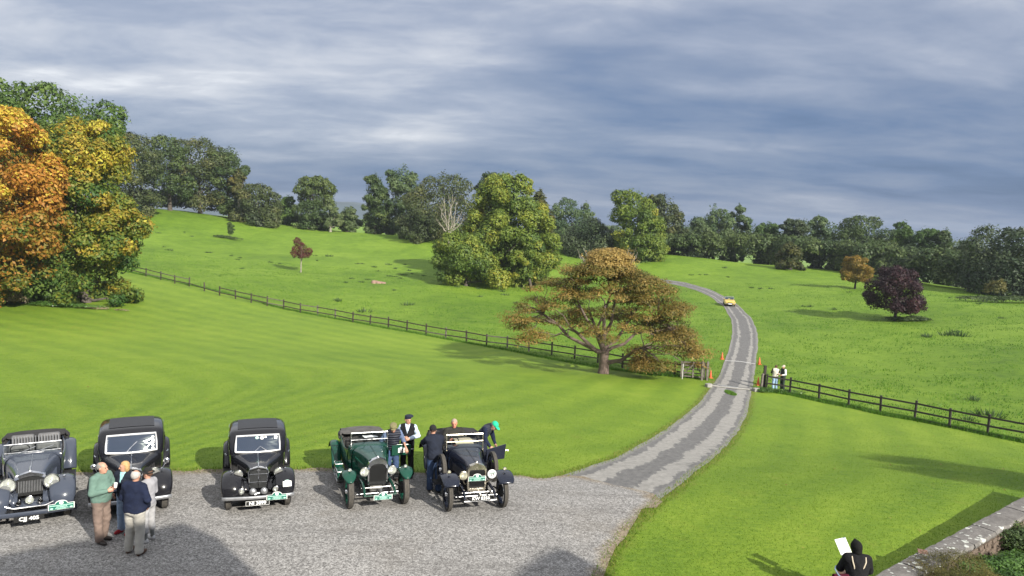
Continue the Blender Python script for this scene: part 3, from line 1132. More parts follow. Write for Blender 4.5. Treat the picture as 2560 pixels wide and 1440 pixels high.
# weeds in the crown of the drive
pw = G(1826, 984)
n = 1500
a, dd = rg.uniform(0, 6.28, n), rg.uniform(0, 1, n) ** 0.6
X, Y = pw.x + np.cos(a) * dd * 0.33, pw.y + np.sin(a) * dd * 0.8
o = blades('weed_patch', X, Y, 0.09, 0.03, rg, M_BLADE2, 0.8, 0.03, kind=None)
tag(o, 'small patch of green weeds growing in the middle of the drive', 'weeds')
pw = G(1825, 905)
pw = G(945, 708)
M_STUMP = simple('pale stump wood', (0.26, 0.17, 0.13), 0.9, var=0.3, vscale=6, bump=0.5)
mb = MB()
rr_ = random.Random(4)
for k in range(5):
    mb.lathe([(0.0, 0.42 - k * 0.05), (0.30, 0.38 - k * 0.05), (0.38, 0.1), (0.5, -0.1)], (k * 0.33 - 0.6, rr_.uniform(-0.2, 0.2), 0), (rr_.uniform(-.2, .2), 0, 1), 9)
o = mb.build('tree_stump', M_STUMP, smooth=True)
o.location = pw
tag(o, 'broken pinkish brown tree stump lying in the left pasture', 'stump')

# cones
def cone_mat():
    m, nt, bs = new_mat('orange cone plastic')
    t = nt.add('ShaderNodeTexCoord')
    f = nt.noise(t.outputs['Object'], 6, 4)
    nt.link(nt.ramp(f, [(0.3, (0.50, 0.075, 0.02)), (0.7, (0.66, 0.12, 0.03))]), bs.inputs['Base Color'])
    bs.inputs['Roughness'].default_value = 0.45
    return m


M_CONE = cone_mat()
M_CONEB = simple('cone base rubber', (0.55, 0.09, 0.02), 0.6, var=0.2)
cone = thing('traffic_cone', 'orange traffic cone left of the drive at the white line', 'traffic cone', G(1805, 898), 0.2, 'orange cones marking the drive')
MB().lathe([(0.12, 0.03), (0.105, 0.10), (0.03, 0.60), (0.022, 0.61), (0.0, 0.61)], seg=20).build('cone_body', M_CONE, cone)
MB().box((0, 0, 0.018), (0.32, 0.32, 0.036)).build('base', M_CONEB, cone, smooth=False, bevel=0.008)
for (u, v, lb) in ((1776, 945, 'orange traffic cone beside the field gate left of the drive'), (1898, 911, 'orange traffic cone right of the drive at the white line'),
                   (1895, 963, 'orange traffic cone in front of the tall dark gate post')):
    c = copy_tree(cone)
    c.location = G(u, v)
    c['label'] = lb
for c in [o for o in COL.objects if o.name.startswith('traffic_cone')]:
    c.scale = (0.95, 0.95, 0.95)

# clods and cut turf lying on the lawn

# ------------------------------------------------------------------ trees
def bark(name, col):
    return simple(name, col, 0.9, var=0.4, vscale=3, bump=0.6, bscale=14)


M_BARK = bark('grey brown bark', (0.075, 0.062, 0.052))
M_BARKD = bark('dark bark', (0.035, 0.030, 0.028))
M_BARKP = bark('pale bark', (0.25, 0.225, 0.19))
M_BARKR = bark('flaking red brown bark', (0.13, 0.095, 0.08))
# leaf colours: ramps over a per leaf value
LEAF = {
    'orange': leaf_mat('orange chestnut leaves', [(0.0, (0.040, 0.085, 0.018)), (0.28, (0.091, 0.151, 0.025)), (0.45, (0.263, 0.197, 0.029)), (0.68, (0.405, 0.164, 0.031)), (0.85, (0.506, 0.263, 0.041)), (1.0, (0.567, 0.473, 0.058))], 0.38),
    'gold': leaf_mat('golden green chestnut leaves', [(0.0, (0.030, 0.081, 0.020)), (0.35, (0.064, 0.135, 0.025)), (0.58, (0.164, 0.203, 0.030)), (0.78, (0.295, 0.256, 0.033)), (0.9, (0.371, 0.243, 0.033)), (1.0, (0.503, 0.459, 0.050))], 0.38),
    'green': leaf_mat('mid green leaves', [(0.0, (0.032, 0.072, 0.016)), (0.5, (0.068, 0.127, 0.024)), (1.0, (0.143, 0.207, 0.041))], 0.28),
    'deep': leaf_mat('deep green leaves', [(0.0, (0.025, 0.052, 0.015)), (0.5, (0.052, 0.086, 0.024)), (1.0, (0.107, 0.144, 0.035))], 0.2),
    'holm': leaf_mat('dark olive leaves', [(0.0, (0.029, 0.046, 0.018)), (0.5, (0.060, 0.082, 0.025)), (1.0, (0.140, 0.136, 0.045))], 0.18),
    'blue': leaf_mat('grey green leaves', [(0.0, (0.027, 0.060, 0.025)), (0.5, (0.056, 0.100, 0.038)), (1.0, (0.125, 0.173, 0.065))], 0.22),
    'shade': leaf_mat('shade darkened green leaves', [(0.0, (0.018, 0.036, 0.018)), (0.5, (0.034, 0.058, 0.026)), (1.0, (0.069, 0.093, 0.036))], 0.15),  # cloud shade over the right belt is put into this leaf colour
    'lime': leaf_mat('yellowing lime leaves', [(0.0, (0.047, 0.092, 0.018)), (0.4, (0.108, 0.169, 0.027)), (0.75, (0.204, 0.252, 0.035)), (1.0, (0.341, 0.316, 0.040))], 0.32),
    'olive': leaf_mat('olive brown leaves', [(0.0, (0.037, 0.056, 0.018)), (0.5, (0.106, 0.106, 0.027)), (1.0, (0.219, 0.169, 0.043))], 0.28),
    'rust': leaf_mat('rusty brown leaves', [(0.0, (0.060, 0.084, 0.018)), (0.35, (0.139, 0.126, 0.026)), (0.7, (0.260, 0.169, 0.042)), (1.0, (0.434, 0.315, 0.100))], 0.3),
    'copper': leaf_mat('dark red leaves', [(0.0, (0.044, 0.013, 0.015)), (0.5, (0.106, 0.027, 0.027)), (1.0, (0.213, 0.069, 0.050))], 0.25),
    'maroon': leaf_mat('blackish maroon leaves', [(0.0, (0.015, 0.007, 0.011)), (0.5, (0.033, 0.014, 0.020)), (1.0, (0.085, 0.033, 0.037))], 0.2),
    'amber': leaf_mat('amber leaves', [(0.0, (0.088, 0.088, 0.020)), (0.5, (0.213, 0.150, 0.025)), (1.0, (0.413, 0.219, 0.035))], 0.3),
    'pale': leaf_mat('pale grey green leaves', [(0.0, (0.062, 0.100, 0.037)), (0.5, (0.106, 0.150, 0.056)), (1.0, (0.188, 0.225, 0.100))], 0.3),
    'dry': leaf_mat('dry straw coloured twigs', [(0.0, (0.125, 0.106, 0.062)), (0.5, (0.237, 0.188, 0.112)), (1.0, (0.375, 0.312, 0.200))], 0.2),
    'glossy': leaf_mat('glossy laurel leaves', [(0.0, (0.027, 0.069, 0.015)), (0.5, (0.069, 0.144, 0.027)), (1.0, (0.138, 0.237, 0.050))], 0.2, 0.35),
}
NTRI = 0


def leaves(C, R, n, size, rng, hue=None, flat=0.0, cull=0.72, aspect=0.62, up=-0.55, spread=0.45, nrand=0.36, hrand=0.11):
    """leaf shaped quads over the shells of ellipsoid clumps C (k,3) with radii R (k,3); returns V, F, rnd"""
    k = len(C)
    area = (R[:, 0] * R[:, 1] + R[:, 0] * R[:, 2]) + 1e-6
    pick = rng.choice(k, n, p=area / area.sum())
    d = rng.normal(0, 1, (n, 3))
    d /= np.linalg.norm(d, axis=1)[:, None]
    low = d[:, 2] < up
    d[low, 2] *= -1
    # ragged clumps: the shell swells and shrinks with direction
    sw = 1 + 0.16 * np.sin(d[:, 0] * 7 + pick * 1.7) * np.cos(d[:, 2] * 6 + pick) + rng.normal(0, 0.10, n)
    rad = (1 - spread * rng.uniform(0, 1, n) ** 2) * sw
    P = C[pick] + d * R[pick] * rad[:, None]
    keep = np.ones(n, bool)
    if cull and k > 1:
        for s0 in range(0, n, 4000):
            sl = slice(s0, min(n, s0 + 4000))
            q = (P[sl, None] - C[None]) / R[None]
            dd = (q ** 2).sum(-1)
            dd[np.arange(dd.shape[0]), pick[sl]] = 9
            keep[sl] = dd.min(1) > cull * cull
    P, d, pick = P[keep], d[keep], pick[keep]
    n = len(P)
    nr = d * 0.85 + rng.normal(0, nrand, (n, 3)) + np.array([0, 0, 0.25 + flat])
    nr /= np.linalg.norm(nr, axis=1)[:, None]
    t = rng.normal(0, 1, (n, 3))
    t -= nr * (t * nr).sum(1)[:, None]
    t /= np.linalg.norm(t, axis=1)[:, None]
    b = np.cross(nr, t)
    s = size * rng.uniform(0.55, 1.35, n)[:, None]
    V = np.empty((n, 4, 3))
    V[:, 0] = P - t * s * 0.9
    V[:, 1] = P + b * s * aspect * 0.8 - nr * s * 0.18
    V[:, 2] = P + t * s
    V[:, 3] = P - b * s * aspect * 0.8 - nr * s * 0.18
    h = hue[pick] if hue is not None else rng.uniform(0.25, 0.75, k)[pick]
    r = np.clip(h + rng.normal(0, hrand, n), 0, 1)
    return V.reshape(-1, 3), np.arange(n * 4).reshape(n, 4), r


def limb(mb, a, b, r0, r1, rng, wob=0.12, seg=6, n=4, sag=0.0):
    a, b = Vector(a), Vector(b)
    L = (b - a).length
    pts, rs = [], []
    for i in range(n + 1):
        t = i / n
        p = a.lerp(b, t)
        if 0 < i < n:
            p += Vector(rng.normal(0, wob * L / n, 3))
        p.z += sag * L * math.sin(math.pi * t)
        pts.append(p)
        rs.append(r0 + (r1 - r0) * t)
    mb.tube(pts, rs, seg, caps=False)
    return pts


def tree(name, label, base, prof, leaf, barkm=None, cat='tree', group=None, nleaf=9000, size=0.3, lump=0.26, nl=46, trunk_r=0.3, seed=1, depth=0.85,
         hue_top=0.0, density=1.0, flat=0.0, trunk_to=0.6, limbs=9, px=None, hue0=0.5, lean=0.0, cull=0.72, up=-0.97, dead=None, hvar=0.16, clear=0.30):
    """prof: [(v, uleft, uright)...] outline of the crown in the photograph from top to bottom, used at the tree's real distance"""
    rng = np.random.default_rng(seed)
    nleaf, size = int(nleaf * 1.35), size * 0.74
    base = Vector(base)
    Y = base.y
    rows_ = []
    for (v, ul, ur) in prof:
        x0, _, z = at((ul + ur) / 2.0, v, Y)
        xl = at(ul, v, Y)[0]
        xr = at(ur, v, Y)[0]
        rows_.append((z - base.z, (xl + xr) / 2 - base.x, (xr - xl) / 2))
    rows_.sort()
    zs = np.array([r[0] for r in rows_])
    xc = np.array([r[1] for r in rows_])
    hw = np.array([max(r[2], 0.15) for r in rows_])
    W = hw.max()
    H = zs[-1] - zs[0]
    # clumps over the outline body
    C, R, Hu = [], [], []
    dens = np.interp(np.linspace(zs[0], zs[-1], 50), zs, hw) + 0.25 * W
    cum = np.cumsum(dens)
    for i in range(nl):
        q = rng.uniform(0, cum[-1])
        z = np.linspace(zs[0], zs[-1], 50)[min(np.searchsorted(cum, q), 49)]
        w_ = np.interp(z, zs, hw)
        rr = min(lump * W * rng.uniform(0.65, 1.3), 0.95 * w_ + 0.1, 0.48 * H)
        th = (i * 2.39996 + rng.uniform(-0.3, 0.3))
        e = max(w_ - rr * 0.85, 0) * (1.0 if rng.uniform() < 0.8 else rng.uniform(0.2, 0.9))
        cz = min(max(z, zs[0] + rr * clear), zs[-1] - rr * 0.62)
        C.append((np.interp(cz, zs, xc) + e * math.cos(th), e * math.sin(th) * depth, cz))
        R.append((rr, rr, rr * rng.uniform(0.62, 0.9) * (1 - 0.45 * flat)))
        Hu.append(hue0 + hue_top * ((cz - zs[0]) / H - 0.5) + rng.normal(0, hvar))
    # each clump carries smaller ones on its outer side, which roughens the outline
    for i in range(nl):
        c0, r0 = np.array(C[i]), R[i][0]
        for q in range(2):
            dv = rng.normal(0, 1, 3)
            dv /= np.linalg.norm(dv)
            out = np.array([c0[0] - np.interp(c0[2], zs, xc), c0[1], (c0[2] - zs[0] - 0.4 * H) * 0.8])
            dv = dv + out / (np.linalg.norm(out) + 1e-6) * 0.8
            dv /= np.linalg.norm(dv)
            r1 = r0 * rng.uniform(0.35, 0.55)
            c1_ = c0 + dv * r0 * rng.uniform(0.55, 0.78)
            if c1_[2] < zs[0] + r1 * 0.6 * clear or c1_[2] > zs[-1] + 0.1:
                continue
            C.append(tuple(c1_))
            R.append((r1, r1, r1 * rng.uniform(0.6, 0.9)))
            Hu.append(Hu[i] + rng.normal(0, 0.10))
    # central mass keeps the crown opaque
    for t in (0.3, 0.55, 0.78):
        z = zs[0] + H * t
        w_ = np.interp(z, zs, hw)
        C.append((np.interp(z, zs, xc), 0, z))
        R.append((w_ * 0.62 * density, w_ * 0.6 * depth * density, H * 0.24))
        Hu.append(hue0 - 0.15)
    C, R, Hu = np.array(C), np.array(R), np.clip(np.array(Hu), 0.05, 0.95)
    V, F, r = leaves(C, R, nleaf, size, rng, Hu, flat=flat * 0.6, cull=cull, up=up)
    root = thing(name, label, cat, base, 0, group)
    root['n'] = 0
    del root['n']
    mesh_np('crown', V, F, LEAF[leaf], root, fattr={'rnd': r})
    # trunk and limbs
    bm_ = barkm or M_BARK
    mt = MB()
    cx = float(np.interp(zs[0] + H * 0.4, zs, xc))
    top = zs[0] + H * trunk_to
    pts = [(0, 0, -0.5), (0, 0, 0.05), (cx * 0.12, 0, max(zs[0], 0.6) * 0.5 + 0.1), (cx * 0.4, 0, zs[0] + H * 0.15), (cx, 0, top)]
    pts = [pts[0]] + [p for a_, p in zip(pts, pts[1:]) if p[2] > a_[2] + 0.02]
    rs = [trunk_r * k for k in (1.35, 1.2, 0.9, 0.7, 0.18)][:len(pts)]
    mt.tube(pts, rs, 9, caps=False)
    mt.build('trunk', bm_, root)
    order = rng.permutation(nl)[:limbs]
    for k in order:
        mbb = MB()
        zz_ = min(C[k][2] - 0.1 * H, top * 0.95)
        s0 = max(zs[0] * 0.8, zz_ * rng.uniform(0.55, 0.8), 0.5)
        f0 = min(max((s0 / max(top, 0.1)), 0), 1)
        limb(mbb, (cx * f0, 0, s0), C[k] * np.array([0.86, 0.86, 1]), trunk_r * 0.38, trunk_r * 0.08, rng, sag=-0.04)
        mbb.build('limb', bm_, root)
    return root


def gb(u, v, Y=None):
    """base point of a tree: ground at pixel, or ground at distance Y under column u"""
    if Y is None:
        return G(u, v)
    dx, dy, dz = ray(u, v)
    x = dx / dy * Y
    return Vector((x, Y, hz(x, Y)))


# --- the two chestnuts in autumn colour on the left
tree('chestnut_tree', 'large golden green chestnut with low sweeping boughs at the left end of the fence', G(215, 756),
     [(303, 150, 255), (330, 90, 300), (375, 60, 322), (430, 45, 312), (480, 40, 315), (530, 30, 355), (570, 20, 362), (620, 5, 352), (660, 0, 330), (700, 10, 352), (745, 20, 345), (768, 60, 325)],
     'gold', nleaf=62000, size=0.27, lump=0.19, nl=120, trunk_r=0.45, seed=3, hue_top=0.32, hue0=0.66, limbs=12, hvar=0.15, flat=0.1, depth=0.8)
tree('chestnut_tree', 'fiery orange chestnut at the far left edge of the lawn', G(-60, 768),
     [(275, -150, 40), (300, -190, 92), (350, -230, 100), (390, -250, 128), (450, -260, 150), (520, -260, 150), (570, -260, 158), (630, -250, 150), (665, -240, 130), (700, -230, 80), (735, -210, 60), (762, -190, 50)],
     'orange', nleaf=50000, size=0.27, lump=0.17, nl=100, trunk_r=0.5, seed=8, hue_top=0.8, hue0=0.68, limbs=10, hvar=0.12, flat=0.1)
tree('chestnut_tree', 'low green chestnut bough mass below the orange chestnut on the left', G(60, 758),
     [(610, -40, 130), (650, -80, 170), (700, -90, 185), (735, -70, 170), (752, -40, 140)],
     'green', nleaf=15000, size=0.22, lump=0.3, nl=30, trunk_r=0.2, seed=18, hue0=0.65, limbs=5, flat=0.4)
tree('ash_tree', 'tall bright green tree rising behind the autumn chestnuts', gb(150, 700, 98),
     [(222, 30, 130), (245, 0, 230), (262, -30, 285), (290, -50, 308), (330, -60, 300), (370, -60, 285), (420, -50, 260), (480, -40, 260)],
     'green', nleaf=30000, size=0.34, lump=0.22, nl=60, trunk_r=0.5, seed=5, hue0=0.62, limbs=10)
tree('ash_tree', 'tall green tree at the left edge behind the orange chestnut', gb(-120, 700, 100),
     [(225, -180, -30), (260, -230, 20), (330, -250, 40), (420, -240, 40), (500, -220, 30)],
     'green', nleaf=14000, size=0.36, lump=0.24, nl=36, trunk_r=0.5, seed=6, hue0=0.6, limbs=6)

WB = 'trees of the dark wood on the left hill'
for (lb, u, v, Y, prof, lf, sd, n) in (
        ('dark rounded tree nearest the chestnuts in the hilltop wood', 330, 545, 172, [(336, 300, 345), (355, 270, 385), (400, 255, 410), (460, 255, 412), (520, 270, 405), (560, 300, 380)], 'holm', 21, 16000),
        ('dark dome shaped tree second in the hilltop wood', 425, 528, 184, [(342, 380, 440), (360, 355, 470), (400, 345, 490), (450, 350, 490), (500, 365, 480)], 'deep', 22, 13000),
        ('broad dark tree in the middle of the hilltop wood', 500, 540, 189, [(350, 455, 530), (368, 430, 560), (410, 420, 575), (460, 425, 570), (515, 440, 560)], 'holm', 23, 14000),
        ('dark wide crowned tree at the right end of the hilltop wood', 575, 548, 190, [(371, 540, 585), (388, 520, 612), (420, 512, 626), (455, 520, 620), (490, 530, 600), (530, 535, 590)], 'deep', 24, 13000)):
    tree('beech_tree', lb, gb(u, v, Y), prof, lf, M_BARK, group=WB, nleaf=n, size=0.38, lump=0.27, nl=36, trunk_r=0.5, seed=sd, limbs=6, hue0=0.55)
tree('beech_tree', 'low olive tree with a pale bare stem beside the hilltop wood', gb(597, 550, 188), [(425, 585, 612), (440, 572, 622), (470, 570, 620), (500, 575, 610)], 'olive', M_BARKP, nleaf=4000, size=0.36, nl=16, trunk_r=0.3, seed=25, limbs=8)
tree('holm_oak', 'low domed dark tree sloping down from the hilltop wood', gb(655, 562, 184), [(466, 630, 665), (480, 600, 690), (505, 580, 705), (535, 575, 712), (562, 580, 714)], 'holm', nleaf=13000, size=0.38, lump=0.28, nl=34, trunk_r=0.4, seed=26, limbs=4)
tree('shrub_tree', 'small bright green tree between the domed tree and the round topped oak', gb(718, 570, 196), [(492, 700, 735), (510, 690, 745), (540, 690, 748), (572, 695, 745)], 'green', nleaf=5000, size=0.38, nl=18, seed=27, limbs=3)
tree('oak_tree', 'round topped oak standing alone against the sky on the hill', gb(782, 568, 193), [(445, 765, 805), (456, 742, 822), (470, 728, 838), (486, 735, 846), (503, 760, 846), (516, 770, 838), (524, 780, 812)], 'deep',
     nleaf=12000, size=0.36, lump=0.26, nl=38, trunk_r=0.42, seed=28, clear=0.8, limbs=10, hue0=0.75, density=0.75)
tree('shrub_tree', 'dark bushy tree below the round topped oak', gb(770, 572, 190), [(505, 755, 800), (520, 735, 820), (545, 730, 828), (575, 738, 822)], 'deep', nleaf=7000, size=0.36, nl=22, seed=29, limbs=3)
tree('shrub_tree', 'thin pale grey tree with bare twigs right of the round topped oak', gb(826, 574, 186), [(512, 815, 838), (530, 803, 852), (555, 800, 856), (572, 808, 850)], 'pale', M_BARKP, nleaf=3200, size=0.3, nl=16, seed=30, limbs=12, trunk_r=0.3, density=0.4)
tree('shrub_tree', 'small light green round tree in the gap of the skyline', gb(868, 580, 190), [(517, 860, 880), (530, 850, 895), (555, 848, 900), (582, 855, 895)], 'pale', nleaf=4200, size=0.34, nl=18, seed=31, limbs=3)
tree('oak_tree', 'dark stepped oak at the left of the central group', gb(935, 585, 190), [(441, 915, 950), (455, 905, 965), (480, 905, 975), (500, 898, 985), (530, 900, 985), (560, 905, 985), (585, 912, 975)], 'deep', nleaf=12000, size=0.38, lump=0.27, nl=34, seed=32, limbs=6, trunk_r=0.5)
tree('oak_tree', 'tall green crowned oak in the central group', gb(1000, 592, 194), [(420, 985, 1025), (430, 965, 1045), (455, 958, 1055), (490, 955, 1060), (530, 955, 1055), (590, 965, 1040)], 'blue', nleaf=14000, size=0.38, lump=0.26, nl=40, seed=33, limbs=6, hue0=0.75, trunk_r=0.5)
tree('holm_oak', 'wide brownish green dome tree in the central group', gb(1090, 606, 176), [(441, 1090, 1150), (455, 1050, 1180), (475, 1020, 1195), (510, 1005, 1200), (545, 995, 1200), (580, 990, 1195), (606, 1005, 1180)], 'holm', nleaf=24000, size=0.36, lump=0.24, nl=52, seed=34, limbs=6, hue0=0.6, trunk_r=0.6)
tree('holm_oak', 'low dark bushy tree under the wide dome tree', gb(1050, 606, 168), [(525, 1035, 1070), (545, 1010, 1095), (575, 1000, 1105), (608, 1010, 1100)], 'holm', nleaf=8000, size=0.34, nl=24, seed=35, limbs=2, hue0=0.35)
tree('beech_tree', 'small dark crown peeping between the dome tree and the big lime', gb(1225, 640, 182), [(433, 1205, 1245), (445, 1190, 1265), (470, 1185, 1270), (520, 1190, 1265)], 'deep', nleaf=6000, size=0.38, nl=22, seed=36, limbs=3)
# the dead tree with pale bare boughs
dt = gb(1122, 606, 163)
dead = thing('dead_tree', 'bare pale branched dead tree in front of the wide dome tree', 'tree', dt)
rgd = np.random.default_rng(5)
mb = MB()
limb(mb, (0, 0, -0.4), (0.2, 0, 3.0), 0.36, 0.26, rgd)
mb.build('trunk', M_BARKP, dead)
for (ex, ez, sx) in ((0.4, 11.2, 0.1), (-1.2, 10.4, 0.05), (1.5, 9.6, 0.2), (-2.2, 8.4, 0.0), (2.6, 8.0, 0.2), (-0.4, 10.8, 0.1), (-2.9, 5.6, 0), (3.4, 6.2, 0.2), (0.9, 10.6, 0.15), (-1.8, 9.4, 0.1)):
    mb = MB()
    pts = limb(mb, (sx, 0, 2.2 + abs(ex) * 0.1), (ex, rgd.uniform(-1, 1), ez), 0.17, 0.03, rgd, 0.16, 6, 6)
    for q in range(5):
        a = pts[2 + q % 4]
        limb(mb, a, a + Vector((rgd.uniform(-1.1, 1.1), rgd.uniform(-0.6, 0.6), rgd.uniform(0.5, 1.6))), 0.05, 0.012, rgd, 0.2, 5, 3)
    mb.build('limb', M_BARKP, dead)
# the big lime
LIME = gb(1245, 704, 122)
tree('lime_tree', 'huge yellow green tree with skirts of foliage reaching the ground in mid field', LIME,
     [(442, 1240, 1310), (462, 1208, 1335), (490, 1188, 1352), (530, 1168, 1378), (570, 1160, 1392), (610, 1150, 1402), (650, 1160, 1402), (690, 1180, 1355), (704, 1200, 1340)],
     'lime', nleaf=66000, size=0.30, lump=0.17, nl=110, seed=41, limbs=10, hue_top=0.2, hue0=0.56, trunk_r=0.7, hvar=0.14)
tree('lime_tree', 'low spreading skirt tree at the left foot of the huge yellow green tree', gb(1165, 702, 115),
     [(578, 1120, 1160), (600, 1092, 1190), (630, 1085, 1225), (665, 1075, 1260), (690, 1085, 1290), (704, 1130, 1280)],
     'lime', nleaf=26000, size=0.28, lump=0.26, nl=46, seed=42, limbs=4, hue0=0.5, trunk_r=0.3)
tree('lime_tree', 'low spreading skirt tree at the right foot of the huge yellow green tree', gb(1330, 698, 117),
     [(600, 1310, 1350), (630, 1280, 1372), (665, 1275, 1345), (695, 1280, 1330), (706, 1290, 1320)],
     'lime', nleaf=9000, size=0.28, lump=0.3, nl=24, seed=43, limbs=3, hue0=0.55, trunk_r=0.25)
tree('beech_tree', 'brownish tree half hidden behind the right shoulder of the huge yellow green tree', gb(1370, 652, 150), [(478, 1325, 1355), (510, 1320, 1375), (560, 1325, 1395), (600, 1340, 1400), (645, 1350, 1395)], 'olive', nleaf=8000, size=0.34, nl=26, seed=44, limbs=3, hue0=0.35)

RB = 'trees of the belt behind the drive'
belt = [  # the darkest leaf colours here stand in for cloud shade
    ('oak_tree', 'round green tree right of the huge yellow green tree', 1425, 650, 186, [(498, 1385, 1420), (512, 1370, 1445), (540, 1365, 1480), (590, 1370, 1490), (640, 1380, 1480)], 'blue', 51, 12000, 0.65),
    ('oak_tree', 'small green crown above the dark thicket', 1465, 650, 192, [(510, 1450, 1478), (525, 1440, 1486), (570, 1435, 1492), (630, 1440, 1490)], 'blue', 52, 6000, 0.7),
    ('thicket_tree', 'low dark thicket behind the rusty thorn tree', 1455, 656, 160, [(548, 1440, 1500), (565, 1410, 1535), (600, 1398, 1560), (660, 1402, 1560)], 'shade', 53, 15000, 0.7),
    ('lime_tree', 'tall yellow green tree standing behind the rusty thorn tree', 1590, 662, 155, [(478, 1545, 1590), (492, 1525, 1608), (520, 1518, 1640), (555, 1520, 1665), (590, 1530, 1675), (630, 1545, 1668), (660, 1570, 1655)], 'lime', 54, 26000, 0.46),
    ('pine_tree', 'dark layered evergreen behind the tall yellow green tree', 1660, 658, 172, [(489, 1605, 1650), (505, 1600, 1680), (530, 1610, 1705), (570, 1620, 1722), (610, 1630, 1722), (655, 1640, 1715)], 'holm', 55, 14000, 0.45),
    ('willow_tree', 'airy grey green tree with two heads, left head', 1782, 658, 172, [(513, 1765, 1800), (528, 1752, 1822), (560, 1728, 1835), (600, 1722, 1840), (655, 1725, 1835)], 'blue', 56, 13000, 0.72),
    ('willow_tree', 'airy grey green tree leaning right above the belt', 1835, 658, 176, [(516, 1832, 1862), (530, 1822, 1876), (560, 1810, 1878), (600, 1800, 1872), (655, 1800, 1870)], 'blue', 57, 9000, 0.72),
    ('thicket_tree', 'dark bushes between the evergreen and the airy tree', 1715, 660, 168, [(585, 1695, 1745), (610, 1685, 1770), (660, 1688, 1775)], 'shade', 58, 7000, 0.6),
    ('oak_tree', 'fresh green tree left of the black green round tree', 1918, 664, 170, [(559, 1900, 1945), (575, 1885, 1960), (610, 1880, 1968), (662, 1882, 1965)], 'green', 59, 10000, 0.4),
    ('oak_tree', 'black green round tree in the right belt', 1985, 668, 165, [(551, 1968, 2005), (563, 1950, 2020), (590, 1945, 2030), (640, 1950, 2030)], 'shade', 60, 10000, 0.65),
    ('ash_tree', 'light topped narrow tree between two dark trees in the right belt', 2045, 680, 168, [(542, 2035, 2060), (556, 2020, 2074), (590, 2015, 2080), (640, 2015, 2085), (680, 2020, 2080)], 'blue', 61, 9000, 0.6),
    ('thorn_tree', 'brownish low tree at the foot of the right belt', 1975, 672, 148, [(607, 1962, 1985), (625, 1945, 2002), (650, 1935, 2014), (672, 1938, 2012)], 'olive', 62, 6500, 0.25),
    ('oak_tree', 'broad dark oak above the amber tree', 2155, 700, 158, [(545, 2135, 2185), (558, 2100, 2210), (580, 2080, 2228), (620, 2075, 2235), (690, 2085, 2230)], 'deep', 63, 20000, 0.5),
    ('ash_tree', 'pale topped tree right of the broad dark oak', 2250, 715, 160, [(558, 2238, 2265), (572, 2228, 2275), (600, 2225, 2290), (660, 2225, 2300), (712, 2230, 2290)], 'green', 64, 10000, 0.35),
    ('oak_tree', 'rounded green tree behind the maroon tree', 2315, 725, 155, [(576, 2295, 2335), (590, 2275, 2355), (630, 2268, 2370), (720, 2275, 2365)], 'green', 65, 12000, 0.25),
    ('spruce_tree', 'pointed tree in the right belt', 2362, 728, 152, [(575, 2355, 2366), (590, 2345, 2375), (620, 2335, 2392), (680, 2330, 2402), (725, 2332, 2400)], 'deep', 66, 9000, 0.5),
    ('oak_tree', 'dull green tree left of the big beech at the right edge', 2415, 738, 142, [(605, 2400, 2425), (620, 2385, 2440), (660, 2375, 2455), (735, 2380, 2450)], 'deep', 67, 10000, 0.45),
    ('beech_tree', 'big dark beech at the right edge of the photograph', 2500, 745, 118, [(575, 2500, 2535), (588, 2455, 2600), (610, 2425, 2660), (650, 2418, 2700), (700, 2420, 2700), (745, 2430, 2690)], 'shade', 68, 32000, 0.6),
]
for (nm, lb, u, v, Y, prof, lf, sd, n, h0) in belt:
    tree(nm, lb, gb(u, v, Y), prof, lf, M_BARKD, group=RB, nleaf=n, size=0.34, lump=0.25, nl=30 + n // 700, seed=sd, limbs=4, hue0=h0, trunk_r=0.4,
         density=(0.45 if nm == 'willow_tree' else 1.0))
# far woodland that closes the gaps between the single trees
def wood(name, label, pts, lf, seed, n, size=0.42):
    rng = np.random.default_rng(seed)
    C, R = [], []
    p0 = gb(*pts[0][:3])
    for (u, vb, Y, vt, wpx) in pts:
        b = gb(u, vb, Y)
        zt = at(u, vt, Y)[2]
        wm = wpx / FPX * Y
        for k in range(7):
            hh = (zt - b.z) * rng.uniform(0.25, 0.95)
            r_ = min(wm * rng.uniform(0.25, 0.45), (zt - b.z) * 0.4)
            C.append((b.x - p0.x + rng.uniform(-wm, wm) * 0.5, Y - p0.y + rng.uniform(-2, 4), b.z - p0.z + min(hh, zt - b.z - r_ * 0.7)))
            R.append((r_, r_, r_ * 0.8))
    V, F, r = leaves(np.array(C), np.array(R), int(n * 1.6), size * 0.7, rng)
    o = mesh_np(name, V, F, LEAF[lf], fattr={'rnd': r})
    o.location = p0
    o['label'] = label
    return tag(o, kind='stuff')


wood('undergrowth', 'dark undergrowth at the foot of the right tree belt',
     [(u, 664 + max(0, (u - 1900)) * 0.135, 166 - max(0, (u - 1900)) * 0.07, 586 + max(0, (u - 1900)) * 0.09, 80) for u in range(1380, 2600, 42)], 'deep', 71, 66000)
wood('undergrowth', 'dark undergrowth along the left skyline hedge',
     [(u, v, Y, v - 38, 60) for (u, v, Y) in ((640, 562, 195), (690, 568, 198), (735, 574, 198), (780, 576, 198), (820, 580, 198), (860, 584, 198), (905, 588, 196), (950, 592, 198), (1000, 596, 195), (1040, 604, 186), (1100, 612, 182), (1180, 625, 180), (1250, 640, 178))],
     'deep', 72, 22000)
wood('undergrowth', 'shadowy undergrowth among the trunks of the hilltop wood',
     [(u, v, Y, v - 60, 70) for (u, v, Y) in ((250, 556, 160), (300, 550, 168), (350, 535, 178), (400, 532, 188), (450, 536, 193), (500, 542, 195), (550, 550, 196), (600, 554, 196))],
     'shade', 73, 16000)

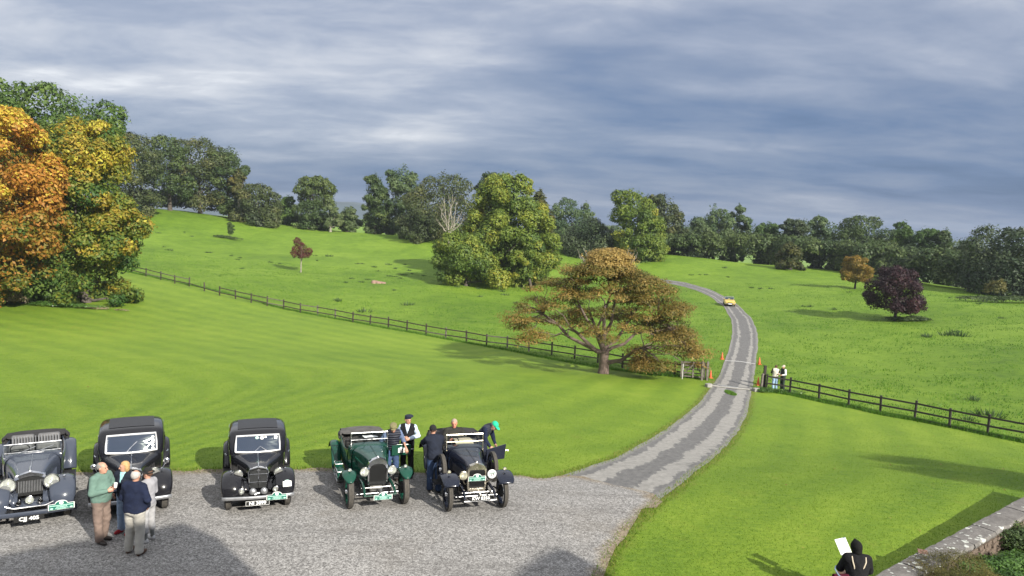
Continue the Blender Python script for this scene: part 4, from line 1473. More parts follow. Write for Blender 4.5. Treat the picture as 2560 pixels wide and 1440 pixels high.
wood('woodland', 'solid dark woodland closing the skyline behind the right tree belt',
     [(u, 668, 198, 562 + max(0, (u - 2050)) * 0.08 + 9 * math.sin(u / 37.0), 90) for u in range(1690, 2600, 44)], 'deep', 74, 26000)
wood('woodland', 'dark woodland seen between the trees of the central group',
     [(u, 615, 205, 548 + (u - 880) * 0.12, 80) for u in range(905, 1300, 50)] + [(u, 640, 200, 565, 80) for u in range(1380, 1560, 45)], 'deep', 75, 14000)

# --- small trees standing in the pasture
tree('sapling', 'small dark sapling standing in a ring of rough grass on the left pasture', gb(575, 597), [(556, 570, 580), (565, 563, 587), (580, 565, 588), (588, 570, 582)], 'deep', M_BARK, nleaf=1800, size=0.16, nl=12, trunk_r=0.07, seed=81, clear=0.8, limbs=5, trunk_to=0.7)
tree('copper_sapling', 'young copper red tree on a thin pale stem in the left pasture', gb(752, 681), [(596, 735, 748), (608, 732, 762), (620, 732, 778), (634, 726, 782), (645, 730, 768)], 'copper', M_BARKP, nleaf=5200, size=0.13, nl=22, lump=0.3, trunk_r=0.10, seed=82, clear=0.9, limbs=9, trunk_to=0.7)
tree('amber_tree', 'small amber and yellow tree in front of the right tree belt', gb(2137, 722), [(640, 2125, 2150), (652, 2108, 2172), (675, 2104, 2182), (695, 2100, 2184), (708, 2112, 2178)], 'amber', M_BARKD, nleaf=9000, size=0.18, nl=32, lump=0.25, trunk_r=0.16, seed=83, limbs=7, clear=0.9)
tree('maroon_tree', 'round blackish maroon tree standing alone in the right pasture', gb(2237, 802), [(668, 2212, 2265), (680, 2190, 2288), (705, 2172, 2308), (735, 2165, 2316), (765, 2172, 2308), (785, 2200, 2282)], 'maroon', M_BARKD, nleaf=24000, size=0.15, nl=46, lump=0.22, trunk_r=0.2, seed=84, limbs=8, depth=1.0, clear=0.9)

# --- undergrowth round single trees
def low_bush(name, label, u, v, rx, ry, h, lf, n, size, seed, kind=None, cat='bush', Y=None):
    rng = np.random.default_rng(seed)
    b = gb(u, v, Y)
    k = 12
    C = np.stack([rng.uniform(-rx, rx, k) * 0.75, rng.uniform(-ry, ry, k) * 0.75, h * rng.uniform(0.25, 0.6, k)], 1)
    C[:, 2] += height(C[:, 0] + b.x, C[:, 1] + b.y) - b.z
    R = np.stack([rx * rng.uniform(0.25, 0.5, k), ry * rng.uniform(0.3, 0.5, k), h * rng.uniform(0.35, 0.6, k)], 1)
    V, F, r = leaves(C, R, n, size, rng, up=-0.2, cull=0.6)
    o = mesh_np(name, V, F, LEAF[lf], fattr={'rnd': r})
    o.location = b
    return tag(o, label, None if kind else cat, kind=kind)


low_bush('nettle_bed', 'dark nettles round the foot of the maroon tree', 2265, 803, 2.6, 1.4, 0.55, 'deep', 3000, 0.10, 91)
low_bush('nettle_bed', 'ring of rough grass round the small dark sapling', 575, 598, 2.9, 1.3, 0.6, 'deep', 1800, 0.12, 92)
low_bush('bracken_clump', 'reddish bracken fringe under the huge yellow green tree', 1290, 708, 7.5, 1.5, 0.5, 'rust', 2400, 0.12, 93)
low_bush('bramble_clump', 'rough bramble bank at the right edge of the pasture', 2500, 757, 6.0, 2.0, 0.9, 'deep', 3500, 0.14, 94)
low_bush('bramble_clump', 'low pale shrub under the dark beech on the right', 2488, 741, 1.8, 1.5, 2.6, 'olive', 2400, 0.14, 95, Y=110)
low_bush('dry_shrub', 'dry straw coloured shrub at the left edge under the orange chestnut', 12, 764, 1.9, 1.2, 2.0, 'dry', 7000, 0.06, 96)
low_bush('hedge_bank', 'rough weeds growing along the edge of the chestnut shadow', 165, 768, 3.4, 0.8, 0.5, 'glossy', 3500, 0.07, 97)
low_bush('hedge_bank', 'fallen brown leaves and weeds below the golden chestnut', 265, 774, 2.6, 0.7, 0.22, 'dry', 1800, 0.06, 98)
low_bush('nettle_bed', 'weeds round the foot of the tall dark gate post', 1903, 981, 0.6, 0.35, 0.35, 'glossy', 1200, 0.05, 99)
low_bush('nettle_bed', 'weeds under the fence beside the tall dark gate post', 1945, 983, 1.7, 0.35, 0.30, 'glossy', 1800, 0.05, 100)

# --- the spreading rusty thorn tree beside the fence
TB = gb(1508, 934)
tt = thing('hawthorn_tree', 'wide spreading rusty brown tree with layered branches beside the field gate', 'tree', TB)
S = TB.y * 1.0 / FPX


def tl(u, v):
    x, _, z = at(u, v, TB.y)
    return x - TB.x, z - TB.z


rt = np.random.default_rng(77)
prof = [(622, 1500, 1555), (640, 1478, 1580), (656, 1490, 1560), (664, 1405, 1610), (684, 1362, 1660), (717, 1318, 1708), (750, 1282, 1724), (782, 1256, 1734), (812, 1270, 1742), (838, 1300, 1750), (862, 1420, 1758), (900, 1600, 1770)]
C, R, Hu, tips = [], [], [], []
for i in range(320):
    th_pre = rt.uniform()
    k = rt.integers(0, len(prof) - 1)
    t = rt.uniform()
    v = prof[k][0] * (1 - t) + prof[k + 1][0] * t
    if v > 825 and (rt.uniform() < 0.6 or False):
        continue
    ul = prof[k][1] * (1 - t) + prof[k + 1][1] * t
    ur = prof[k][2] * (1 - t) + prof[k + 1][2] * t
    xl, z = tl(ul, v)
    xr, _ = tl(ur, v)
    if v > 850:
        xl = max(xl, 1.8)
    cx_, w_ = (xl + xr) / 2, (xr - xl) / 2
    th = rt.uniform(0, 2 * math.pi)
    if rt.uniform() < 0.35:
        th = rt.choice([0.0, math.pi]) + rt.normal(0, 0.35)
    e = math.sqrt(rt.uniform(0.05 if v < 790 else 0.45, 1.0))
    r_ = rt.uniform(0.65, 1.35)
    w_ = max(w_ - r_ * 0.25, 0.2)
    if 815 < v <= 850:
        sgn_ = 1 if th_pre > 0.42 else -1
        x_, y_ = cx_ + w_ * sgn_ * rt.uniform(0.62, 1.0), rt.normal(0, 1.3)
    elif v > 850:
        x_, y_ = cx_ + w_ * e * math.cos(th), math.sin(th) * 1.8 - 1.2
    else:
        x_, y_ = cx_ + w_ * e * math.cos(th), w_ * e * math.sin(th) * 0.72
    C.append((x_, y_, z - 0.25))
    R.append((r_, r_ * 0.9, r_ * rt.uniform(0.24, 0.42)))
    Hu.append((0.48 if v > 655 else 0.9) + rt.normal(0, 0.18) + (0.08 if v > 800 else 0))
    tips.append((x_, y_, z - 0.3))
C, R, Hu = np.array(C), np.array(R), np.clip(np.array(Hu), 0.05, 0.98)
V, F, r = leaves(C, R, 120000, 0.075, rt, Hu, flat=0.5, cull=0.4, up=-0.8, spread=0.8)
mesh_np('crown', V, F, LEAF['rust'], tt, fattr={'rnd': r})
mb = MB()
mb.tube([(0, 0, -0.4), (0, 0, 0), (0.03, 0, 0.5), (-0.02, 0, 1.1), (0.0, 0, 1.7)], [0.56, 0.44, 0.36, 0.34, 0.36], 12, caps=False)
mb.build('trunk', M_BARKR, tt)
mains = []
for (u, v, y, r0) in ((1425, 815, -1.0, 0.19), (1360, 790, 0.9, 0.16), (1480, 790, 1.4, 0.17), (1510, 760, -0.6, 0.2), (1545, 740, 0.6, 0.17), (1600, 860, -1.4, 0.17), (1585, 800, 1.4, 0.16), (1640, 800, -0.2, 0.14), (1520, 690, 0.2, 0.12), (1440, 740, 0.3, 0.13)):
    x_, z_ = tl(u, v)
    mb = MB()
    st = (0.0, 0, 1.5) if v != 860 else (0.15, -0.1, 0.8)
    pts = limb(mb, st, (x_, y, z_), r0, r0 * 0.45, rt, 0.14, 8, 5, sag=-0.06)
    mains.append(pts)
    mb.build('limb', M_BARKR, tt)
allp = [p for pts in mains for p in pts[2:]]
mb = MB()
for tip in tips:
    tv = Vector(tip)
    src = min(allp, key=lambda p: (p - tv).length + (0.8 if p.z > tv.z else 0))
    limb(mb, src, tv, 0.055, 0.012, rt, 0.16, 5, 4, sag=0.05)
mb.build('branches', M_BARKR, tt)
mb = MB()
for k in range(46):
    u, v = rt.uniform(1440, 1600), rt.uniform(625, 662)
    x_, z_ = tl(u, v)
    limb(mb, (x_ * 0.6, rt.uniform(-0.4, 0.4), z_ - 1.0), (x_, rt.uniform(-1, 1), z_ + rt.uniform(-0.1, 0.25)), 0.035, 0.012, rt, 0.15, 5, 4, sag=-0.05)
mb.build('twigs', M_BARKP, tt)

# ------------------------------------------------------------------ cars
def paint(name, col, rough=0.22, coat=1.0, dust=0.25):
    m, nt, bs = new_mat(name)
    t = nt.add('ShaderNodeTexCoord')
    f = nt.noise(t.outputs['Object'], 2.2, 6, 0.65)
    f2 = nt.noise(t.outputs['Object'], 30, 4, 0.7)
    dusty = tuple(c * 0.85 + 0.012 for c in col)
    c = nt.mix(nt.math('MULTIPLY', nt.ramp(f, [(0.45, 0.0), (0.75, 1.0)]), dust), col, dusty)
    nt.link(c, bs.inputs['Base Color'])
    r = nt.math('MULTIPLY_ADD', f, 0.14, nt.math('MULTIPLY_ADD', f2, 0.06, rough - 0.1))
    nt.link(r, bs.inputs['Roughness'])
    bs.inputs['Coat Weight'].default_value = coat * 0.8
    bs.inputs['Coat Roughness'].default_value = 0.05
    bs.inputs['Specular IOR Level'].default_value = 0.12
    b = nt.add('ShaderNodeBump')
    b.inputs['Strength'].default_value = 0.05
    b.inputs['Distance'].default_value = 0.01
    nt.link(f, b.inputs['Height'])
    nt.link(b.outputs[0], bs.inputs['Normal'])
    return m


M_BLACK = paint('black coach paint', (0.010, 0.010, 0.013))
M_BLUEB = paint('blue grey coach paint', (0.050, 0.060, 0.085), 0.25)
M_NAVY = paint('navy coach paint', (0.009, 0.012, 0.024))
M_GREEN = paint('racing green paint', (0.006, 0.055, 0.036), 0.28)
M_YELLOW = paint('yellow paint', (0.66, 0.47, 0.07), 0.3)
M_CHROME = simple('chrome', (0.72, 0.72, 0.73), 0.12, metal=1.0, var=0.1, vscale=14)
M_NICKEL = simple('nickel', (0.62, 0.57, 0.47), 0.22, metal=0.95, var=0.12, vscale=10)
M_DULL = simple('dull bumper steel', (0.40, 0.41, 0.43), 0.36, metal=0.7, var=0.15, vscale=8)
M_TYRE = simple('tyre rubber', (0.024, 0.023, 0.023), 0.8, var=0.3, vscale=12, bump=0.5, bscale=60, dirt=(0.11, 0.10, 0.085))
M_TREAD = simple('dusty tyre tread', (0.085, 0.078, 0.068), 0.9, var=0.35, vscale=18, bump=0.6, bscale=70)
M_UNDER = simple('oily chassis', (0.014, 0.014, 0.015), 0.6, var=0.3)
M_CORE = simple('radiator core', (0.018, 0.019, 0.020), 0.55, metal=0.3, var=0.2, vscale=20, bump=0.8, bscale=90)
M_HOOD = simple('folded black hood canvas', (0.022, 0.021, 0.022), 0.8, var=0.3, vscale=6, bump=0.7, bscale=10)
M_HOODG = simple('folded grey hood canvas', (0.075, 0.072, 0.070), 0.85, var=0.3, vscale=6, bump=0.7, bscale=10)
M_SEAT = simple('cracked black leather', (0.018, 0.016, 0.016), 0.4, var=0.3, vscale=9, bump=0.4, bscale=25)
M_SEATG = simple('grey leather', (0.10, 0.10, 0.105), 0.5, var=0.3, vscale=9, bump=0.4, bscale=25)
M_LENS = simple('lamp reflector', (0.88, 0.87, 0.83), 0.28, metal=0.6, var=0.15, vscale=22)
M_LENSY = simple('warm lamp reflector', (0.88, 0.80, 0.60), 0.28, metal=0.6, var=0.15, vscale=22)
M_SLAT = simple('grey grille slats', (0.11, 0.115, 0.12), 0.4, metal=0.6, var=0.2)
M_ROOFCL = simple('matt roof cloth', (0.022, 0.023, 0.027), 0.5, var=0.2)
M_PLATE = simple('black number plate', (0.012, 0.012, 0.012), 0.4, var=0.1)
M_SIGNW = simple('white sign vinyl', (0.78, 0.79, 0.78), 0.4, var=0.05)
M_SIGNG = simple('green sign enamel', (0.010, 0.135, 0.095), 0.35, var=0.1)
M_SIGNC = simple('pale mint print', (0.45, 0.72, 0.64), 0.4, var=0.1)
M_INK = simple('black print', (0.012, 0.012, 0.012), 0.5)


def glass_mat(name, tint, trans=0.5):
    m, nt, bs = new_mat(name)
    bs.inputs['Base Color'].default_value = (*tint, 1)
    bs.inputs['Roughness'].default_value = 0.03
    bs.inputs['Specular IOR Level'].default_value = 0.9
    bs.inputs['Coat Weight'].default_value = 1.0
    tr = nt.add('ShaderNodeBsdfTransparent')
    tr.inputs['Color'].default_value = (0.85, 0.9, 0.88, 1)
    fr = nt.add('ShaderNodeFresnel')
    fr.inputs['IOR'].default_value = 1.5
    mx = nt.add('ShaderNodeMixShader')
    nt.link(nt.math('SUBTRACT', trans, fr.outputs[0], clamp=True), mx.inputs[0])
    nt.link(bs.outputs[0], mx.inputs[1])
    nt.link(tr.outputs[0], mx.inputs[2])
    nt.link(mx.outputs[0], nt.n['Material Output'].inputs['Surface'])
    return m


M_LAMPG = glass_mat('ribbed lamp glass', (0.6, 0.6, 0.58), 0.74)
M_BRIGHT = simple('sunlit plated frame', (0.82, 0.82, 0.83), 0.28, metal=0.45, var=0.05)  # plating whitened, sunlight on the frame put into its colour
M_GLASSD = glass_mat('dark car glass', (0.035, 0.055, 0.10), 0.45)
M_GLASS = glass_mat('clear windscreen glass', (0.05, 0.06, 0.07), 0.93)


def text(body, size, mat, parent, loc, rot=(math.pi / 2, 0, 0), name='lettering', ext=0.002, sx=1.0, bold=0.0):
    cu = bpy.data.curves.new(name, 'FONT')
    cu.body = body
    cu.size = size
    cu.align_x = 'CENTER'
    cu.align_y = 'CENTER'
    cu.extrude = ext
    cu.offset = bold
    tmp = bpy.data.objects.new('tmp', cu)
    COL.objects.link(tmp)
    dg = bpy.context.evaluated_depsgraph_get()
    me = bpy.data.meshes.new_from_object(tmp.evaluated_get(dg))
    bpy.data.objects.remove(tmp)
    bpy.data.curves.remove(cu)
    me.name = name
    me.materials.clear()
    me.materials.append(mat)
    o = bpy.data.objects.new(name, me)
    link(o, parent)
    o.location = loc
    o.rotation_euler = rot
    o.scale = (sx, 1, 1)
    return o


def arc(a0, a1, r, cy, cz, n):
    """points (y,z) on a circle, angle 0 = rearwards, 90 = up"""
    return [(cy + r * math.cos(math.radians(a0 + (a1 - a0) * i / (n - 1))), cz + r * math.sin(math.radians(a0 + (a1 - a0) * i / (n - 1)))) for i in range(n)]


def fender(path, x0, x1, crown, mat, parent, lip=0.05, name='fender', side=1, skirt=0.0, thick=0.012, n=7, widths=None):
    """mudguard swept along path [(y,z)...]; x0 inner edge, x1 outer edge (for side=+1)"""
    mb = MB()
    secs = []
    m = len(path)
    for i, (y, z) in enumerate(path):
        y0, z0 = path[max(i - 1, 0)]
        y1, z1 = path[min(i + 1, m - 1)]
        dy, dz = y1 - y0, z1 - z0
        L = math.hypot(dy, dz) + 1e-9
        ny, nz_ = -dz / L, dy / L          # normal; path runs front to rear, so flip to point outwards/up
        if nz_ < 0 and abs(dz) < abs(dy):
            ny, nz_ = -ny, -nz_
        f = 1.0 if widths is None else widths[i]
        xm = (x0 + x1) / 2
        hw_ = (x1 - x0) / 2 * f
        sec = []
        for k in range(n):
            s_ = -1 + 2 * k / (n - 1)
            o = crown * (1 - abs(s_) ** 2.2) * f
            sec.append(Vector((side * (xm + hw_ * s_), y + ny * o, z + nz_ * o)))
        # outer lip and optional skirt
        sk = lip + skirt * f
        sec.append(Vector((side * (xm + hw_ * 1.02), y - ny * sk, z - nz_ * sk)))
        sec.insert(0, Vector((side * (xm - hw_), y - ny * lip, z - nz_ * lip)))
        secs.append(sec)
    mb.loft(secs)
    return mb.build(name, mat, parent, sub=1, solid=thick)


def wheel(parent, x, y, z, r, wd, side, style, rimmat, tread=None):
    """tyre is the wheel part; rim, spokes and hub are its sub-parts"""
    prof = [(r - 0.30 * wd - 0.03, -wd * 0.42), (r - 0.05, -wd * 0.50), (r - 0.015, -wd * 0.40), (r, -wd * 0.25), (r, wd * 0.25), (r - 0.015, wd * 0.40), (r - 0.05, wd * 0.50), (r - 0.30 * wd - 0.03, wd * 0.42)]
    mb = MB().lathe(prof, (0, 0, 0), (1, 0, 0), 32, close=True)
    # tread ribs
    t = mb.build('wheel', M_TYRE, parent, angle=30)
    t.location = (x, y, z)
    tr = MB()
    for k in (-0.24, -0.08, 0.08, 0.24):
        tr.lathe([(r + 0.006, wd * (k - 0.06)), (r + 0.006, wd * (k + 0.06)), (r - 0.01, wd * (k + 0.06)), (r - 0.01, wd * (k - 0.06))], (0, 0, 0), (1, 0, 0), 40, close=True)
    tr.build('tread', tread or M_TREAD, t, smooth=False)
    ri = r - 0.30 * wd - 0.02
    MB().lathe([(ri, -wd * 0.36), (ri + 0.012, -wd * 0.42), (ri - 0.03, -wd * 0.30), (ri - 0.03, wd * 0.30), (ri + 0.012, wd * 0.42), (ri, wd * 0.36)], (0, 0, 0), (1, 0, 0), 32, close=True).build('rim', rimmat, t)
    if style == 'wire':
        mb = MB()
        for k in range(20):
            a = 2 * math.pi * k / 20
            b = a + (0.25 if k % 2 else -0.25)
            mb.tube([(side * wd * 0.35, 0.05 * math.cos(a), 0.05 * math.sin(a)), (side * 0.01, (ri - 0.02) * math.cos(b), (ri - 0.02) * math.sin(b))], 0.006, 4, caps=False)
        mb.build('spokes', rimmat, t)
        MB().lathe([(0.0, wd * 0.62), (0.045, wd * 0.58), (0.06, wd * 0.4), (0.07, 0.0), (0.07, -wd * 0.3)], (0, 0, 0), (side, 0, 0), 14).build('hub', M_CHROME, t)
    elif style == 'disc':
        MB().lathe([(0.0, wd * 0.40), (0.08, wd * 0.38), (0.10, wd * 0.22), (ri * 0.6, wd * 0.12), (ri - 0.02, wd * 0.24)], (0, 0, 0), (side, 0, 0), 24).build('disc', rimmat, t)
        MB().lathe([(0.0, wd * 0.50), (0.05, wd * 0.47), (0.085, wd * 0.36)], (0, 0, 0), (side, 0, 0), 16).build('hub', M_CHROME, t)
    # brake drum
    MB().lathe([(0.0, -wd * 0.1), (0.15, -wd * 0.1), (0.15, -wd * 0.55), (0.0, -wd * 0.55)], (0, 0, 0), (side, 0, 0), 20).build('brake_drum', M_UNDER, t)
    return t


def lamp(parent, x, y, z, r, dep, shell, lens=None, name='headlight', tilt=0.0, yaw=0.0):
    ax = Vector((math.sin(yaw), -math.cos(yaw), math.sin(tilt))).normalized()
    o = MB().lathe([(0.0, -dep), (r * 0.45, -dep * 0.92), (r * 0.85, -dep * 0.45), (r * 0.98, -dep * 0.1), (r * 1.06, 0.0), (r * 1.06, 0.02), (r * 0.93, 0.026)], (0, 0, 0), ax, 24).build(name, shell, parent)
    o.location = (x, y, z)
    MB().lathe([(r * 0.94, 0.010), (r * 0.80, -dep * 0.22), (r * 0.5, -dep * 0.42), (r * 0.16, -dep * 0.5), (r * 0.14, -dep * 0.30), (0.0, -dep * 0.26)], (0, 0, 0), ax, 22).build('reflector', lens or M_LENS, o, angle=60)
    MB().lathe([(r * 0.95, 0.014), (r * 0.7, 0.030), (r * 0.35, 0.040), (0.0, 0.044)], (0, 0, 0), ax, 20).build('lens', M_LAMPG, o)
    return o


def plaque(parent, x, y, z, w_=0.48, tilt=0.0, rz=0.0):
    """dome topped green rally board with pale print"""
    h = w_ * 0.27
    pts = [(-w_ / 2, -h / 2), (w_ / 2, -h / 2), (w_ / 2, h / 2), (w_ * 0.24, h / 2)]
    pts += [(w_ * 0.24 * math.cos(math.radians(a)), h / 2 + w_ * 0.145 * math.sin(math.radians(a)) - 0.0) for a in range(20, 180, 20)]
    pts += [(-w_ * 0.24, h / 2), (-w_ / 2, h / 2)]
    root = MB().poly([(px_, 0, pz) for px_, pz in pts], 0.012, (0, 1, 0)).build('rally_board', M_SIGNW, parent, smooth=False)
    root.location = (x, y, z)
    root.rotation_euler = (tilt, 0, rz)
    k = 0.93
    ins = [(px_ * k, (pz - 0.02 * w_) * 0.90 + 0.018 * w_) for px_, pz in pts]
    MB().poly([(px_, -0.006, pz) for px_, pz in ins], 0.004, (0, 1, 0)).build('green_field', M_SIGNG, root, smooth=False)

    def disc(cx, cz, rx, rz_, mat, nm, yy=-0.009):
        MB().poly([(cx + rx * math.cos(a * math.pi / 8), yy, cz + rz_ * math.sin(a * math.pi / 8)) for a in range(16)], 0.003, (0, 1, 0)).build(nm, mat, root, smooth=False)
    disc(0, h / 2 + w_ * 0.035, w_ * 0.085, w_ * 0.075, M_SIGNW, 'number_disc')
    disc(-w_ * 0.37, -h * 0.22, w_ * 0.065, w_ * 0.032, M_SIGNC, 'oval_badge')
    disc(w_ * 0.37, -h * 0.22, w_ * 0.065, w_ * 0.032, M_SIGNC, 'oval_badge')
    mb = MB()
    rr = random.Random(2)
    for row, (zz_, hh, x0, x1) in enumerate(((h * 0.22, h * 0.17, -0.44, 0.44), (-h * 0.02, h * 0.15, -0.20, 0.20), (-h * 0.24, h * 0.10, -0.24, 0.24), (-h * 0.38, h * 0.07, -0.16, 0.16))):
        q = x0
        while q < x1:
            l_ = rr.uniform(0.012, 0.03)
            mb.box(((q + l_ / 2) * w_, -0.009, zz_), (l_ * w_, 0.003, hh))
            q += l_ + 0.008
    mb.build('print', M_SIGNC, root, smooth=False)
    return root


def number_plate(parent, x, y, z, body, w_=0.5, h=0.11, border=True, tilt=0.0, mat=None):
    o = MB().box((0, 0, 0), (w_, 0.012, h)).build('number_plate', mat or M_PLATE, parent, smooth=False)
    o.location = (x, y, z)
    o.rotation_euler = (tilt, 0, 0)
    if border:
        mb = MB()
        for zz_ in (-1, 1):
            mb.box((0, -0.008, zz_ * (h / 2 - 0.004)), (w_, 0.004, 0.007))
            mb.box((zz_ * (w_ / 2 - 0.004), -0.008, 0), (0.007, 0.004, h - 0.016))
        mb.build('border', M_SIGNW, o, smooth=False)
    text(body, h * 0.95, M_SIGNW, o, (0, -0.009, -h * 0.01), bold=0.0035, sx=w_ / (0.57 * h * len(body)) * 0.93)
    return o


def body_sec(y, zb, zt, wb, wm, wt, zs, yb=None, boxy=False):
    """hoop from lower left over the top to lower right; wm at shoulder height zs; leaning with yb at the bottom"""
    yb = y if yb is None else yb
    keys = [(wb, zb), (wm, zb + (zs - zb) * 0.35), (wm, zs), (wt * 1.0, zt - (zt - zs) * 0.42), (wt * 0.86, zt - (zt - zs) * 0.12), (wt * 0.55, zt - 0.012), (0, zt)]
    if boxy:
        keys = [(wb, zb), (wm, zb + (zs - zb) * 0.35), (wm, zs), (wt, zt - (zt - zs) * 0.36), (wt * 0.96, zt - (zt - zs) * 0.10), (wt * 0.72, zt - 0.004), (0, zt + 0.012)]
    pts = [(-w_, z) for w_, z in keys] + [(w_, z) for w_, z in keys[-2::-1]]
    return [Vector((w_, yb + (y - yb) * (z - zb) / (zt - zb + 1e-9), z)) for w_, z in pts]


def shell_frame(mb, secpts, r):
    mb.tube(secpts, r, 6)


# ---------------------------------------------- closed saloons
def saloon(name, label, loc, rz, k=1.0, plate=None, board=None, wipers=True, lampr=0.105, mirrors=False, stickers=0, decal=None):
    car = thing(name, label, 'car', loc, rz)
    P = M_BLACK
    # bonnet from radiator to scuttle
    mb = MB()
    mb.loft([body_sec(-0.02, 0.52, 1.00, 0.17, 0.235, 0.20, 0.86), body_sec(0.3, 0.50, 1.03, 0.22, 0.29, 0.25, 0.88), body_sec(0.65, 0.48, 1.04, 0.33, 0.42, 0.36, 0.90), body_sec(1.08, 0.45, 1.07, 0.52, 0.61, 0.54, 0.93)], caps=False)
    mb.build('bonnet', P, car, sub=1)
    MB().tube([(0, -0.03, 1.005), (0, 0.4, 1.035), (0, 0.7, 1.055), (0, 1.05, 1.08)], 0.009, 6).build('bonnet_strip', M_CHROME, car)
    for s in (-1, 1):
        mb = MB()
        for q in range(7):
            mb.box((s * (0.30 + 0.020 * q + (0.004 * q * q) * 0.4), 0.30 + q * 0.08, 0.78), (0.03, 0.012, 0.15), Matrix.Rotation(s * 0.28, 3, 'Z'))
        mb.build('bonnet_louvres', M_UNDER, car, smooth=False)
    # lower body tub
    mb = MB()
    mb.loft([body_sec(1.00, 0.34, 1.03, 0.55, 0.62, 0.55, 0.90), body_sec(1.5, 0.32, 1.06, 0.62, 0.70, 0.64, 0.98), body_sec(2.4, 0.32, 1.09, 0.66, 0.745, 0.68, 1.0), body_sec(3.2, 0.34, 1.14, 0.64, 0.72, 0.66, 1.0),
             body_sec(3.75, 0.42, 1.06, 0.56, 0.62, 0.54, 0.92), body_sec(4.05, 0.50, 0.88, 0.44, 0.48, 0.40, 0.76)], caps=True)
    mb.build('body', P, car, sub=1)
    # greenhouse
    gh = [body_sec(1.385, 0.96, 1.505, 0.64, 0.665, 0.645, 1.22, yb=1.10, boxy=True), body_sec(1.50, 0.96, 1.545, 0.69, 0.715, 0.70, 1.27, yb=1.35, boxy=True), body_sec(1.62, 0.96, 1.565, 0.70, 0.725, 0.715, 1.28, yb=1.5, boxy=True),
          body_sec(2.1, 0.95, 1.59, 0.72, 0.74, 0.73, 1.29, boxy=True), body_sec(2.75, 0.95, 1.54, 0.71, 0.73, 0.71, 1.28, boxy=True),
          body_sec(3.15, 0.95, 1.48, 0.66, 0.68, 0.64, 1.22, yb=3.35, boxy=True), body_sec(3.52, 0.9, 1.24, 0.56, 0.58, 0.50, 1.06, yb=3.8, boxy=True)]
    roof = MB().loft(gh, caps=True).build('roof', P, car, sub=1)
    pan = MB().loft([[Vector((x, y, 1.75)) for x in np.linspace(-0.50, 0.50, 9)] for y in np.linspace(1.62, 2.75, 7)]).build('roof_panel', M_ROOFCL, car)
    sw = pan.modifiers.new('wrap', 'SHRINKWRAP')
    sw.target = roof
    sw.wrap_method = 'PROJECT'
    sw.use_project_z = True
    sw.use_negative_direction = True
    sw.use_positive_direction = False
    sw.offset = 0.010
    # windscreen: frame and glass
    yb, zb_, yt, zt_ = 1.165, 1.085, 1.345, 1.455

    def wp(x, t, off=0.0):
        bow = 0.05 * (1 - (x / 0.6) ** 2)
        return Vector((x, yb + (yt - yb) * t - off - bow * 0.6 - 0.03, zb_ + (zt_ - zb_) * t + (0.03 * (1 - (x / 0.6) ** 2) * (1 - t) * -0.6)))
    loop = [wp(-0.545, 0.02, 0.02), wp(-0.3, 0.0, 0.02), wp(0, -0.01, 0.02), wp(0.3, 0.0, 0.02), wp(0.545, 0.02, 0.02), wp(0.54, 0.5, 0.02), wp(0.525, 1.0, 0.02), wp(0, 1.02, 0.02), wp(-0.525, 1.0, 0.02), wp(-0.54, 0.5, 0.02), wp(-0.545, 0.02, 0.02)]
    MB().tube(loop, 0.025, 6, caps=False).build('windscreen_frame', M_BRIGHT, car)
    gl = MB().loft([[wp(x, t, 0.012) for x in (-0.54, -0.3, 0, 0.3, 0.54)] for t in (0.0, 0.5, 1.0)]).build('windscreen', M_GLASSD, car)
    if stickers:
        for q, (sx_, t_, w_) in enumerate(((-0.02, 0.88, 0.085), (0.10, 0.86, 0.10), (0.19, 0.9, 0.06)) if stickers == 1 else [(0.46, 0.15 + 0.16 * i, 0.07) for i in range(5)]):
            p = wp(sx_, t_, 0.03)
            ang = math.atan2(yt - yb, zt_ - zb_)
            m_ = MB().poly([(w_ / 2 * math.cos(a * math.pi / 6), 0, w_ * 0.42 * math.sin(a * math.pi / 6)) for a in range(12)], 0.004, (0, 1, 0)).build('sticker', M_SIGNC if (q == 0 and stickers == 1) else M_SIGNW, car, smooth=False)
            m_.location = p
            m_.rotation_euler = (-ang, 0, 0)
        if stickers == 1:
            p = wp(0.44, 0.85, 0.03)
            m_ = MB().box((0, 0, 0), (0.075, 0.004, 0.08)).build('permit', M_SIGNW, car, smooth=False)
            m_.location = p
            m_.rotation_euler = (-math.atan2(yt - yb, zt_ - zb_), 0, 0)
    # wiper arms
    if wipers:
        for (x0, x1) in ((-0.12, 0.12), (0.28, 0.48)) if stickers == 2 else ((-0.10, 0.22),):
            MB().tube([wp(x0, 0.02, 0.05), wp((x0 + x1) / 2, 0.35, 0.05), wp(x1, 0.62 if stickers == 2 else 0.08, 0.05)], 0.007, 5).build('wiper', M_CHROME, car)
    # side windows, doors
    for s in (-1, 1):
        for (y0, y1) in ((1.52, 2.16), (2.24, 2.88)):
            q = [Vector((s * 0.728, y0, 1.07)), Vector((s * 0.738, y1, 1.07)), Vector((s * 0.722, y1 - 0.03, 1.39)), Vector((s * 0.716, y0 + 0.06, 1.39))]
            MB().poly(q, 0.008, (s, 0, 0.1)).build('side_window', M_GLASSD, car, smooth=False)
            MB().tube(q + [q[0]], 0.009, 5, caps=False).build('window_trim', M_CHROME, car)
        MB().tube([(s * 0.76, 1.45, 0.93), (s * 0.80, 1.52, 0.93), (s * 0.80, 1.60, 0.93)], 0.012, 6).build('door_handle', M_CHROME, car)
        for yy in (2.42,):
            MB().tube([(s * 0.752, yy, 0.45), (s * 0.765, yy, 0.9), (s * 0.752, yy, 1.1)], 0.006, 5).build('door_seam', M_UNDER, car)
    # front fenders: deep bulbous wings
    path = [(-0.50, 0.40), (-0.50, 0.56), (-0.40, 0.72), (-0.22, 0.83), (0.02, 0.87), (0.28, 0.82), (0.52, 0.68), (0.78, 0.50), (1.05, 0.37), (1.35, 0.31)]
